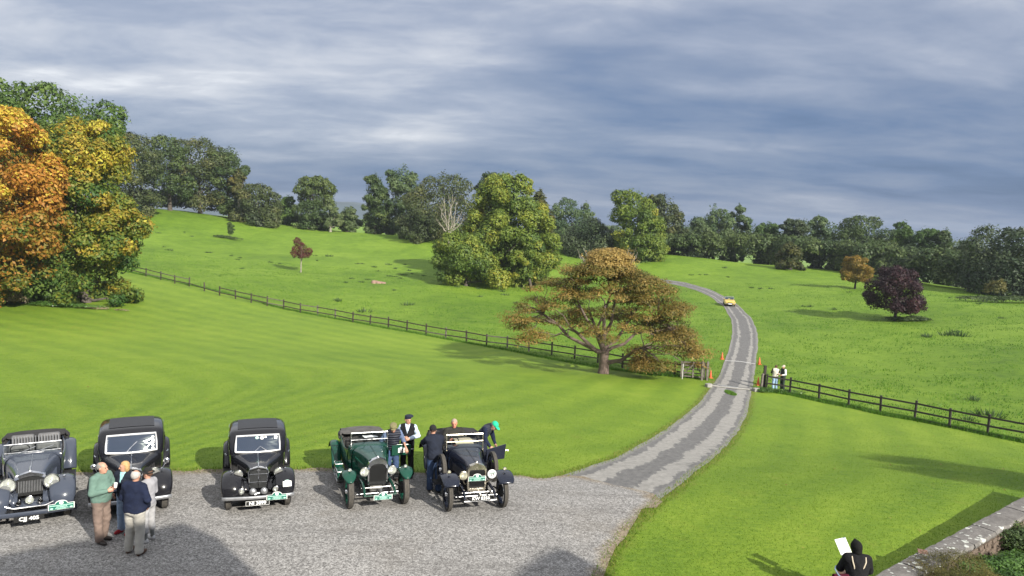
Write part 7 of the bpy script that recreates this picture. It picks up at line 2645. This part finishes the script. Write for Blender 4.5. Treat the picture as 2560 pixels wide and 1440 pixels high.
person('woman in silvery grey knit and short boots under a black brimmed hat', gz(371, 1352), R_(-105),
       pose=dict(ell=(0.22, 0.02, 1.14), wrl=(0.12, -0.18, 1.12), elr=(-0.22, 0.0, 1.13), wrr=(-0.14, -0.2, 1.05)), face=(0.1, -1, 0), h=1.64, top=C_SILVER, legs=(cloth('pale grey breeches', (0.36, 0.36, 0.37), 0.1), 0.5),
       short_legs=simple('grey leather boots', (0.16, 0.165, 0.16), 0.35, var=0.2), shoe=M_BOOTW, hair=(H_BROWN, 'short'), hat=(C_FELT, 'brim'), female=True, build_=1.0)
# the cup in his hand
cp = gz(254, 1354)
cup = MB().lathe([(0.0, -0.05), (0.030, -0.05), (0.038, 0.05), (0.034, 0.05), (0.027, -0.04), (0.0, -0.04)], (0, 0, 0), (0.1, 0, 1), 16).build('paper_cup', M_SIGNW)
a_ = R_(72)
off = Vector((0.02, -0.365, 1.28)) * (1.80 / 1.75)
cup.location = (cp[0] + off.x * math.cos(a_) - off.y * math.sin(a_), cp[1] + off.x * math.sin(a_) + off.y * math.cos(a_), off.z + cp[2])
tag(cup, 'white paper cup held by the man in the sage green sweater', 'cup')

# --- by the green tourer
person('man in olive flat cap and dark gilet leaning on the green tourer door', gz(979, 1200), R_(10),
       pose=dict(chest=(0.0, -0.07, 1.26), neck=(0.0, -0.14, 1.43), head=(0.0, -0.21, 1.55), shl=(0.18, -0.10, 1.38), shr=(-0.185, -0.12, 1.37), ell=(0.30, -0.06, 1.12), wrl=(0.36, -0.26, 0.99),
                 elr=(-0.32, -0.22, 1.18), wrr=(-0.30, -0.42, 1.05), pelvis=(0, 0.04, 0.95), hipl=(0.09, 0.04, 0.92), hipr=(-0.09, 0.04, 0.92)),
       face=(0.0, -1, -0.5), h=1.74, top=C_SHIRTD, sleeves='elbow', legs=C_JEANSD, vest=(C_GILET, 0.08, 0, False), hat=(C_TWEED, 'flat'), hair=(H_GREY, 'short'), build_=1.05, palm=dict(l=(0, 0, -1), r=(0, 0, -1)))
person('man in navy beret and black waistcoat standing between the two tourers', gz(1016, 1190), R_(2),
       pose=dict(ell=(0.30, 0.04, 1.16), wrl=(0.07, -0.22, 1.14), elr=(-0.30, 0.03, 1.17), wrr=(-0.07, -0.22, 1.16), anl=(0.13, -0.03, 0.085), anr=(-0.10, 0.05, 0.085)), face=(0.55, -1, 0.0), h=1.76,
       top=C_SHIRTB, legs=C_BLACKT, vest=(C_BLACKT, 0.12, 1, False), hat=(C_BERET, 'beret'), hair=(H_BROWN, 'short'), curl=0.9, palm=dict(l=(-0.3, 0.8, 0), r=(0.3, 0.8, 0)), collar=simple('maroon neckerchief', (0.05, 0.012, 0.018), 0.8))
# --- by the navy tourer
person('man in knitted hat and dark jacket seen from behind beside the navy tourer', gz(1084, 1228), R_(200),
       pose=dict(chest=(0.0, -0.08, 1.26), neck=(0.0, -0.15, 1.45), head=(0.02, -0.21, 1.59), shl=(0.18, -0.11, 1.39), shr=(-0.18, -0.11, 1.39), ell=(0.25, -0.30, 1.25), wrl=(0.16, -0.50, 1.24), elr=(-0.24, -0.28, 1.22), wrr=(-0.14, -0.48, 1.20),
                 anl=(0.10, -0.04, 0.085), anr=(-0.10, 0.10, 0.085)),
       face=(-0.3, -1, -0.25), h=1.78, top=C_DARKBL, legs=C_JEANSD, vest=(C_DARKBL, 0.20, 0, True), hat=(C_FELT, 'knit'), hair=(H_BROWN, 'short'), build_=1.10)
car_e = Vector(gz(1187, 1270))
ae = R_(17)


def on_car(x, y, z, o=car_e, a=ae, k=1.03):
    x, y = x * k, y * k * 0.9
    return (o.x + x * math.cos(a) - y * math.sin(a), o.y + x * math.sin(a) + y * math.cos(a), o.z + z)


person('smiling grey haired driver in dark olive jacket seated in the navy tourer', on_car(-0.08, 2.50, 0.34), ae - 0.05,
       pose=dict(pelvis=(0, 0.0, 0.55), chest=(0, 0.02, 0.84), neck=(0, 0.02, 1.05), head=(0, -0.01, 1.195), shl=(0.20, 0.01, 0.98), shr=(-0.20, 0.01, 0.98), ell=(0.30, -0.08, 0.74), wrl=(0.16, -0.30, 0.78), elr=(-0.30, -0.08, 0.74), wrr=(-0.16, -0.30, 0.80),
                 hipl=(0.10, -0.02, 0.50), hipr=(-0.10, -0.02, 0.50), knl=(0.15, -0.42, 0.58), knr=(-0.15, -0.42, 0.58), anl=(0.14, -0.62, 0.25), anr=(-0.14, -0.62, 0.25), sit=True),
       face=(-0.15, -1, -0.05), h=1.78, skin=SKINR, top=C_WAX, legs=C_BLACKT, vest=(C_WAX, 0.05, 0, True), hair=(H_SANDY, 'short'), build_=1.15, belly=0.03)
person('man in bright green cap and navy quilted gilet bending beside the navy tourer', gz(1202, 1180), R_(66),
       pose=dict(pelvis=(0, 0.10, 0.95), hipl=(0.09, 0.10, 0.92), hipr=(-0.09, 0.10, 0.92), chest=(0, -0.08, 1.20), neck=(0.0, -0.25, 1.35), head=(0.0, -0.37, 1.41), shl=(0.18, -0.17, 1.32), shr=(-0.18, -0.17, 1.32), ell=(0.22, -0.22, 1.05), wrl=(0.16, -0.34, 0.84),
                 elr=(-0.22, -0.20, 1.04), wrr=(-0.14, -0.32, 0.84)),
       face=(0.0, -1, -0.85), h=1.80, top=C_NAVYW, legs=C_JEANSL, vest=(C_GILET, 0.06, 0, False), hat=(C_TEAL, 'cap'), hair=(H_GREY, 'short'), build_=1.1)
# rug on the driver's lap
mb = MB()
rgr = np.random.default_rng(9)
mb.loft([[Vector((x * (0.30 + 0.03 * math.sin(j)), -0.18 + 0.30 * math.cos(t), 0.14 * math.sin(t) + rgr.uniform(-0.012, 0.012))) for j, x in enumerate(np.linspace(-0.8, 0.8, 9))] for t in np.linspace(0.1, math.pi - 0.1, 8)])
o = mb.build('lap_rug', C_CREAM, sub=1, solid=0.02)
o.location = on_car(0.04, 2.10, 1.13)
o.rotation_euler = (0, 0, ae)
tag(o, 'cream rug bundled on the lap of the driver in the navy tourer', 'rug')
# white paper on the scuttle of the green tourer
o = MB().loft([[Vector((x, y, 0.015 * math.sin(x * 20 + y * 9))) for x in np.linspace(-0.22, 0.22, 7)] for y in np.linspace(-0.1, 0.1, 4)]).build('paper_sheet', C_WHITE, sub=1)
car_d = Vector(gz(941, 1262))
o.location = on_car(0.18, 2.4, 1.10, car_d, R_(20))
o.rotation_euler = (0.1, 0.05, 0.3)
tag(o, 'crumpled white sheet lying inside the open green tourer', 'paper')

# --- the couple at the right fence
person('woman in cream quilted gilet and light blue jeans behind the right fence', G(1936, 973), R_(175),
       pose=dict(ell=(0.26, -0.10, 1.18), wrl=(0.20, -0.30, 1.20), elr=(-0.24, 0.0, 1.13), wrr=(-0.18, -0.2, 1.0)), h=1.70, top=C_BLACKT, legs=C_JEANSL, shoe=M_BOOTW, hair=(H_BROWN, 'short'), vest=(C_CREAMQ, 0.12, 0, False), female=True, build_=1.12, face=(0.1, -1, 0),
       hand_res=0.010, head_res=0.011)
person('man in pale cap, dark waistcoat and pale sleeves behind the right fence', G(1955, 976), R_(-72),
       pose=dict(ell=(0.25, 0.0, 1.14), wrl=(0.16, -0.22, 1.08), elr=(-0.25, 0.0, 1.14), wrr=(-0.14, -0.24, 1.10)), h=1.78, top=C_WHITE, legs=C_GREENG, hair=(H_GREY, 'short'), vest=(C_GREENG, 0.14, 0, False), hat=(C_TWEEDP, 'cap'), build_=1.05, face=(0.2, -1, 0),
       hand_res=0.010, head_res=0.011)

# ------------------------------------------------------------------ garden wall, seated woman, shrubs
def at_z(u, v, z):
    dx, dy, dz = ray(u, v)
    t = (z - CAM_H) / dz
    return Vector((dx * t, dy * t, z))


M_STONE = None


def stone_mat():
    m, nt, bs = new_mat('lichen spotted coping stone')
    g = nt.add('ShaderNodeNewGeometry')
    P = g.outputs['Position']
    n1 = nt.noise(P, 3.0, 6, 0.65)
    n2 = nt.noise(P, 22.0, 5, 0.7)
    st = nt.noise(nt.mapping(P, scale=(3, 9, 3), rot=(0, 0, 0.6)), 2.5, 5, 0.7)
    c = nt.ramp(nt.math('MULTIPLY_ADD', n2, 0.4, nt.math('MULTIPLY', n1, 0.6)), [(0.32, (0.070, 0.066, 0.062)), (0.5, (0.150, 0.143, 0.136)), (0.68, (0.26, 0.25, 0.238))])
    c = nt.mix(0.35, c, nt.ramp(st, [(0.35, (0.05, 0.045, 0.04)), (0.65, (0.21, 0.19, 0.18))]))
    d = nt.noise(P, 1.2, 2, 0.5)
    pos = nt.add('ShaderNodeVectorMath', operation='ADD')
    nt.link(P, pos.inputs[0])
    wn = nt.add('ShaderNodeTexNoise')
    wn.inputs['Scale'].default_value = 7.0
    wn.inputs['Detail'].default_value = 4
    nt.link(P, wn.inputs['Vector'])
    sc = nt.add('ShaderNodeVectorMath', operation='SCALE')
    sc.inputs['Scale'].default_value = 0.16
    nt.link(wn.outputs['Color'], sc.inputs[0])
    nt.link(sc.outputs[0], pos.inputs[1])
    v = nt.voronoi(pos.outputs[0], 2.6)
    v2 = nt.voronoi(pos.outputs[0], 6.5)
    li = nt.math('MAXIMUM', nt.ramp(nt.math('ADD', v, nt.math('MULTIPLY', d, 0.5)), [(0.40, 1.0), (0.43, 0.0)]), nt.ramp(nt.math('ADD', v2, nt.math('MULTIPLY', d, 0.7)), [(0.50, 0.9), (0.53, 0.0)]))
    c = nt.mix(nt.math('MULTIPLY', li, 0.92), c, nt.ramp(n2, [(0.35, (0.40, 0.42, 0.39)), (0.65, (0.62, 0.64, 0.60))]))
    nt.link(c, bs.inputs['Base Color'])
    bs.inputs['Roughness'].default_value = 0.9
    b = nt.add('ShaderNodeBump')
    b.inputs['Strength'].default_value = 0.8
    b.inputs['Distance'].default_value = 0.03
    nt.link(nt.math('MULTIPLY_ADD', n2, 0.5, nt.math('ADD', n1, nt.math('MULTIPLY', li, 0.12))), b.inputs['Height'])
    nt.link(b.outputs[0], bs.inputs['Normal'])
    return m


M_STONE = stone_mat()
M_RUBBLE = simple('brown rubble stone', (0.155, 0.118, 0.092), 0.95, var=0.45, vscale=5, bump=0.9, bscale=18)
M_MORTAR = simple('old mortar', (0.13, 0.11, 0.09), 0.95, var=0.3, vscale=9, bump=0.6)
WT = 0.42                                   # height of the coping above the lawn
f0, f1 = at_z(2178, 1440, WT), at_z(2560, 1240, WT)     # far edge of the coping in view
n0, n1_ = at_z(2292, 1440, WT), at_z(2560, 1292, WT)
wd = (f1 - f0).normalized()
wn_ = Vector((wd.y, -wd.x, 0))              # towards the garden (right/near)
width = max(0.42, min(0.75, (n0 - f0).dot(wn_)))
wall = thing('garden_wall', 'low rubble garden wall with white lichen on its broad coping at the lower right', 'wall', (f0.x, f0.y, 0))
rw = random.Random(5)
s = -4.0
while s < 11.0:
    l_ = rw.uniform(0.75, 1.35)
    a = wd * s
    mb = MB()
    dz = rw.uniform(-0.012, 0.012)
    secs = []
    for t in np.linspace(0, 1, 6):
        p = wd * (s + 0.012 + (l_ - 0.024) * t)
        j1, j2 = rw.uniform(-0.015, 0.015), rw.uniform(-0.02, 0.02)
        secs.append([p + wn_ * x + Vector((0, 0, WT + dz + z)) for (x, z) in ((0.0 + j1, -0.13), (-0.02 + j1, -0.07), (0.01 + j1, -0.012), (width * 0.3, 0.005), (width * 0.7, 0.0), (width - 0.01 + j2, -0.012), (width + 0.02 + j2, -0.07), (width + j2, -0.13))])
    mb.loft(secs, closed=True, caps=True)
    mb.build('coping_stone', M_STONE, wall, sub=0, bevel=0.006)
    s += l_
# rubble face on the garden side, stone by stone, over a mortar core
mb = MB()
mb.loft([[wd * t + wn_ * x + Vector((0, 0, z)) for (x, z) in ((0.04, WT - 0.12), (width - 0.05, WT - 0.12), (width - 0.05, -2.2), (0.04, -2.2))] for t in (-4, 11)], closed=True, caps=True)
mb.build('mortar_core', M_MORTAR, wall, smooth=False)
shapes = []
for k in range(6):
    mb = MB()
    r = random.Random(k)
    pts = []
    for (x, z) in ((-.5, -.35), (-.2, -.5), (.3, -.48), (.5, -.3), (.5, .3), (.2, .5), (-.3, .46), (-.5, .2)):
        pts.append((x + r.uniform(-.06, .06), z + r.uniform(-.06, .06)))
    a_ = [Vector((x, 0, z)) for x, z in pts]
    b_ = [Vector((x * 0.86, -1.0 - r.uniform(0, .3), z * 0.84)) for x, z in pts]
    mb.loft([a_, b_], closed=True, caps=False)
    mb.poly(b_)
    o = mb.build('stone', M_RUBBLE, wall, smooth=False)
    shapes.append(o.data)
    bpy.data.objects.remove(o)
z = WT - 0.16
ang = math.atan2(wd.y, wd.x)
while z > -1.1:
    hgt = rw.uniform(0.11, 0.19)
    s = -3.0 + rw.uniform(0, 0.3)
    while s < 10.5:
        l_ = rw.uniform(0.16, 0.42)
        o = bpy.data.objects.new('stone', shapes[rw.randrange(6)])
        link(o, wall)
        o.location = wd * (s + l_ / 2) + wn_ * (width - 0.055) + Vector((0, 0, z - hgt / 2))
        o.rotation_euler = (0, rw.uniform(-0.05, 0.05), ang)
        o.scale = (l_ * 0.95, rw.uniform(0.035, 0.065), hgt * 0.93)
        s += l_
    z -= hgt
# garden floor below the wall
M_SOIL = simple('dark garden soil', (0.055, 0.045, 0.032), 0.95, var=0.4, vscale=2, bump=0.8)
gq = [f0 + wn_ * (width - 0.02) + wd * -8, f0 + wn_ * (width - 0.02) + wd * 14, f0 + wn_ * 14 + wd * 14, f0 + wn_ * 14 + wd * -8]
gv, gf = [], []
for i in range(25):
    for j in range(25):
        p = gq[0].lerp(gq[1], i / 24).lerp(gq[3].lerp(gq[2], i / 24), j / 24)
        gv.append((p.x, p.y, hz(p.x, p.y) + 0.02 + 0.03 * vnoise(np.array([p.x * 2]), np.array([p.y * 2]))[0]))
for i in range(24):
    for j in range(24):
        gf.append((i * 25 + j, i * 25 + 25 + j, i * 25 + 26 + j, i * 25 + j + 1))
o = mesh_np('garden_bed', gv, gf, M_SOIL, smooth=True)
tag(o, kind='structure')


def shrub(name, label, centre, r, h, lf, n, size, seed, aspect=0.62, clumps=16):
    rng = np.random.default_rng(seed)
    C = np.stack([rng.uniform(-1, 1, clumps) * r * 0.7, rng.uniform(-1, 1, clumps) * r * 0.7, rng.uniform(0.2, 0.8, clumps) * h], 1)
    C[:, 2] *= 1 - 0.45 * (C[:, 0] ** 2 + C[:, 1] ** 2) / r ** 2
    R = np.stack([rng.uniform(0.28, 0.45, clumps) * r] * 2 + [rng.uniform(0.22, 0.34, clumps) * h], 1)
    V, F, rr_ = leaves(C, R, n, size, rng, up=-0.6, cull=0.6, aspect=aspect)
    root = thing(name, label, 'shrub', centre)
    mesh_np('foliage', V, F, LEAF[lf], root, fattr={'rnd': rr_})
    mb = MB()
    for k in range(clumps):
        limb(mb, (0, 0, 0), C[k], 0.022, 0.006, rng, 0.15, 5, 3)
    mb.build('stems', M_BARK, root)
    return root


c1 = at_z(2372, 1440, 0.28)
shrub('conifer_shrub', 'feathery olive green shrub leaning against the near side of the garden wall', (c1.x + 0.10, c1.y - 0.35, 0.0), 0.95, 0.86, 'olive', 30000, 0.020, 5, aspect=0.32, clumps=24)
c2 = at_z(2500, 1420, 0.1)
shrub('laurel_shrub', 'glossy green leafy shrub behind the wall in the bottom right corner', (c2.x + 0.1, c2.y - 0.1, -0.25), 1.15, 0.62, 'glossy', 15000, 0.042, 6, clumps=20)
c3 = at_z(2560, 1370, 0.1)
shrub('laurel_shrub', 'dark green shrub at the right edge beyond the glossy leafy shrub', (c3.x + 0.7, c3.y + 0.3, -0.3), 1.1, 0.75, 'deep', 11000, 0.042, 7, clumps=16)
# the book lying on the coping
bk = at_z(2292, 1376, WT + 0.012) + wn_ * 0.13
book = thing('sketch_book', 'brown covered sketch book lying on the garden wall coping', 'book', bk, ang + 0.5)
MB().box((0, 0, 0.010), (0.25, 0.19, 0.016)).build('pages', M_SIGNW, book, smooth=False)
MB().box((0, 0, 0.020), (0.26, 0.20, 0.004)).build('cover', simple('brown book cover', (0.20, 0.11, 0.085), 0.6, var=0.2), book, smooth=False)

# --- the woman sitting by the wall, seen from behind
hp0 = at_z(2147, 1376, 1.17)
C_HOOD = cloth('black jacket cotton', (0.011, 0.011, 0.013), 0.3)
wz = hz(hp0.x, hp0.y)
SEAT = dict(pelvis=(0, 0.06, 0.52), chest=(0, 0.02, 0.80), neck=(0, -0.03, 1.01), head=(0.02, -0.07, 1.14), shl=(0.185, -0.02, 0.95), shr=(-0.185, -0.02, 0.95), ell=(0.27, -0.10, 0.70), wrl=(0.16, -0.34, 0.78), elr=(-0.27, -0.10, 0.70), wrr=(-0.10, -0.34, 0.74),
            hipl=(0.10, 0.0, 0.50), hipr=(-0.10, 0.0, 0.50), knl=(0.16, -0.42, 0.50), knr=(-0.16, -0.42, 0.50), anl=(0.14, -0.42, 0.09), anr=(-0.14, -0.42, 0.09), sit=True)
SEAT = {k: v for k, v in SEAT.items()}
person('woman in black hood and black jacket with cream stripes sitting by the garden wall', (hp0.x, hp0.y + 0.02, wz), R_(172), pose=SEAT, h=1.78, face=(0.35, -1, -0.35),
       top=C_HOOD, legs=cloth('taupe wool skirt', (0.30, 0.25, 0.21), 0.2), vest=(C_HOOD, 0.02, 0, True), hat=(cloth('black hood wool', (0.008, 0.008, 0.008), 0.3), 'hood'), build_=1.15, female=True, fold=0.012)
wom = [o for o in COL.objects if o.get('label', '').startswith('woman in black hood')][0]
M_STRAP = simple('cream stripe', (0.55, 0.47, 0.36), 0.7)
for pts in ([(-0.13, 0.07, 1.05), (-0.125, 0.125, 0.97), (-0.085, 0.158, 0.88), (-0.05, 0.165, 0.80)], [(0.13, 0.07, 1.05), (0.125, 0.125, 0.97), (0.10, 0.158, 0.88), (0.085, 0.165, 0.80)]):
    MB().tube(pts, [0.012, 0.014, 0.014, 0.008], 6).build('hood_stripe', M_STRAP, wom)
# drawn board in her hands, folding chair, red rug, cream throw
bd = at_z(2122, 1376, 1.0)
o = MB().box((0, 0, 0), (0.23, 0.012, 0.32)).build('drawing_board', M_SIGNW, smooth=False)
o.location = (bd.x - 0.02, bd.y + 0.22, 0.99)
o.rotation_euler = (R_(-38), R_(-14), R_(4))
tag(o, 'white sheet of paper held up by the woman in the black hood', 'paper')
o2 = MB().box((0.08, -0.008, 0.15), (0.05, 0.002, 0.016)).build('printed_mark', simple('blue grey print', (0.15, 0.22, 0.30), 0.6), o, smooth=False)
ch = thing('folding_chair', 'blue framed folding chair under the woman in the black hood', 'chair', (hp0.x, hp0.y, wz), R_(172))
M_CHF = simple('pale blue tube', (0.35, 0.45, 0.60), 0.35, metal=0.4)
M_CHB = simple('dark blue canvas', (0.02, 0.045, 0.13), 0.8, var=0.2)
for sgn in (-1, 1):
    MB().tube([(sgn * 0.33, 0.22, 0.0), (sgn * 0.33, -0.24, 0.44), (sgn * 0.33, 0.24, 0.44), (sgn * 0.33, 0.24, 0.60)], 0.014, 7).build('leg', M_CHF, ch)
    MB().tube([(sgn * 0.33, -0.24, 0.0), (sgn * 0.33, 0.18, 0.46)], 0.014, 7).build('leg', M_CHF, ch)
MB().tube([(0.33, -0.26, 0.68), (0.40, -0.05, 0.70), (0.40, 0.20, 0.70), (0.33, 0.26, 0.66)], 0.014, 7).build('armrest', M_CHF, ch)
MB().box((0, 0, 0.43), (0.66, 0.46, 0.02)).build('seat', M_CHB, ch, smooth=False)
MB().loft([[Vector((x, 0.24 + 0.02 * math.cos(x * 3), z)) for x in np.linspace(-0.33, 0.33, 7)] for z in (0.46, 0.54, 0.62)]).build('backrest', M_CHB, ch, solid=0.012)
rgq = np.random.default_rng(3)
mb = MB()
mb.loft([[Vector((x, 0.10 + 0.16 * math.cos(t) + rgq.uniform(-0.01, 0.01), 0.50 + 0.20 * math.sin(t) * (1 - abs(x) * 0.8) + rgq.uniform(-0.012, 0.012))) for x in np.linspace(0.18, 0.46, 6)] for t in np.linspace(-0.3, 3.3, 9)])
o = mb.build('red_blanket', cloth('dark red wool', (0.10, 0.012, 0.028), 0.2), sub=1, solid=0.02)
o.location = (hp0.x, hp0.y, wz + 0.03)
o.rotation_euler = (0, 0, R_(172))
tag(o, 'dark red blanket bundled at the left of the seated woman', 'blanket')
mb = MB()
mb.loft([[Vector((x, 0.16 + 0.10 * math.cos(t) + 0.012 * math.sin(x * 40), 0.50 + 0.13 * math.sin(t) + rgq.uniform(-0.012, 0.012))) for x in np.linspace(-0.26, 0.24, 12)] for t in np.linspace(-1.2, 2.6, 9)])
o = mb.build('cream_shawl', cloth('cream knitted shawl', (0.42, 0.36, 0.28), 0.25), sub=1, solid=0.02)
o.location = (hp0.x, hp0.y, wz + 0.03)
o.rotation_euler = (0, 0, R_(172))
tag(o, 'cream shawl wrapped round the waist of the seated woman', 'shawl')

# ------------------------------------------------------------------ the country house at the photographer's back
# (it throws the stepped shadow across the front of the forecourt)
M_HOUSE = simple('grey limestone', (0.30, 0.285, 0.26), 0.9, var=0.25, vscale=1.5, bump=0.5, bscale=5)
M_SLATE = simple('slate roof', (0.07, 0.075, 0.085), 0.6, var=0.3, vscale=3, bump=0.4, bscale=12)


def src(u, v, yw=-1.0, z=0.0):
    """where the ray of sunlight that ends at ground pixel u,v passes the plane y = yw"""
    p = at_z(u, v, z)
    if u > 1600:
        p = G(u, v)
        z = p.z
    t = (p.y - yw) / -SUN_DIR.y
    return p.x + SUN_DIR.x * t, z + SUN_DIR.z * t


house = thing('country_house', 'grey stone country house from whose upper window the forecourt is seen', 'house', (0, -1.0, 0))
top_pts = [src(-200, 1395), src(0, 1388), src(200, 1352), src(390, 1322), src(455, 1308), src(540, 1345), src(640, 1436), src(700, 1500), src(1230, 1500), src(1290, 1425), src(1350, 1385), src(1395, 1370), src(1440, 1392), src(1490, 1440), src(1560, 1500)]
xs = [p[0] for p in top_pts]
pts = [(-16, top_pts[0][1])] + top_pts
front = [Vector((x, 0, z)) for x, z in pts]
wallp = [Vector((pts[-1][0], 0, -1))] + [Vector((-16, 0, -1))] + front
hole = [(-1.0, 6.4), (1.0, 6.4), (1.0, 8.6), (-1.0, 8.6)]
mb = MB()
base_line = [Vector((p.x, 0, -1)) for p in front]
mb.loft([base_line, front, [p + Vector((0, -0.6, 0)) for p in front], [p + Vector((0, -0.6, 0)) for p in base_line]])
mb.build('facade', M_HOUSE, house, smooth=False)
mb = MB()
mb.loft([[p + Vector((0, -0.6, -0.15)) for p in front], [Vector((p.x, -9, max(p.z - 2.5, 7))) for p in front], [Vector((p.x, -9, -1)) for p in front]])
mb.build('roof', M_SLATE, house, smooth=False)
for x in (-13, -9, -5, 5, 9, 13):
    for z0_ in (1.0, 5.2):
        w_ = MB().box((x, 0.03, z0_ + 1.1), (1.3, 0.06, 2.2)).build('window', M_SIGNW, house, smooth=False)
        for dx in (-0.3, 0.3):
            for dz in (-0.5, 0.5):
                MB().box((x + dx, 0.065, z0_ + 1.1 + dz), (0.52, 0.02, 0.92)).build('pane', M_GLASSD, w_, smooth=False)
# tall tree beyond the right edge: its shadow lies on the right lawn
def shadow_tree(u, v, k, r, lb, seed):
    p = G(u, v)
    q = p + Vector((SUN_DIR.x, SUN_DIR.y, SUN_DIR.z)) * k
    base = Vector((q.x, q.y, hz(q.x, q.y)))
    h_ = q.z - base.z
    rng = np.random.default_rng(seed)
    C = np.stack([rng.uniform(-r, r, 26) * 0.8, rng.uniform(-r, r, 26) * 0.8, h_ + rng.uniform(-r, r, 26) * 0.55], 1)
    R = np.full((26, 3), r * 0.38)
    V, F, rr_ = leaves(C, R, 5500, 0.22, rng)
    root = thing('oak_tree', lb, 'tree', base)
    mesh_np('crown', V, F, LEAF['green'], root, fattr={'rnd': rr_})
    MB().tube([(0, 0, -0.5), (0, 0, h_ * 0.5), (0, 0, h_)], [0.5, 0.35, 0.15], 9).build('trunk', M_BARK, root)


shadow_tree(2570, 1205, 46, 2.2, 'tall tree outside the right edge that shades the right lawn', 14)

# ------------------------------------------------------------------ moist air over the fields
hm = bpy.data.materials.new('moist air')
hm.use_nodes = True
ht = NT(hm.node_tree)
ht.n.clear()
pv = ht.add('ShaderNodeVolumePrincipled')
pv.inputs['Color'].default_value = (0.80, 0.88, 1.0, 1)
pv.inputs['Density'].default_value = 0.00020
pv.inputs['Anisotropy'].default_value = 0.2
ho = ht.add('ShaderNodeOutputMaterial')
ht.link(pv.outputs[0], ho.inputs['Volume'])
haze = MB().box((0, 780, -19), (3800, 1680, 94)).build('haze', hm, smooth=False)
haze['kind'] = 'stuff'
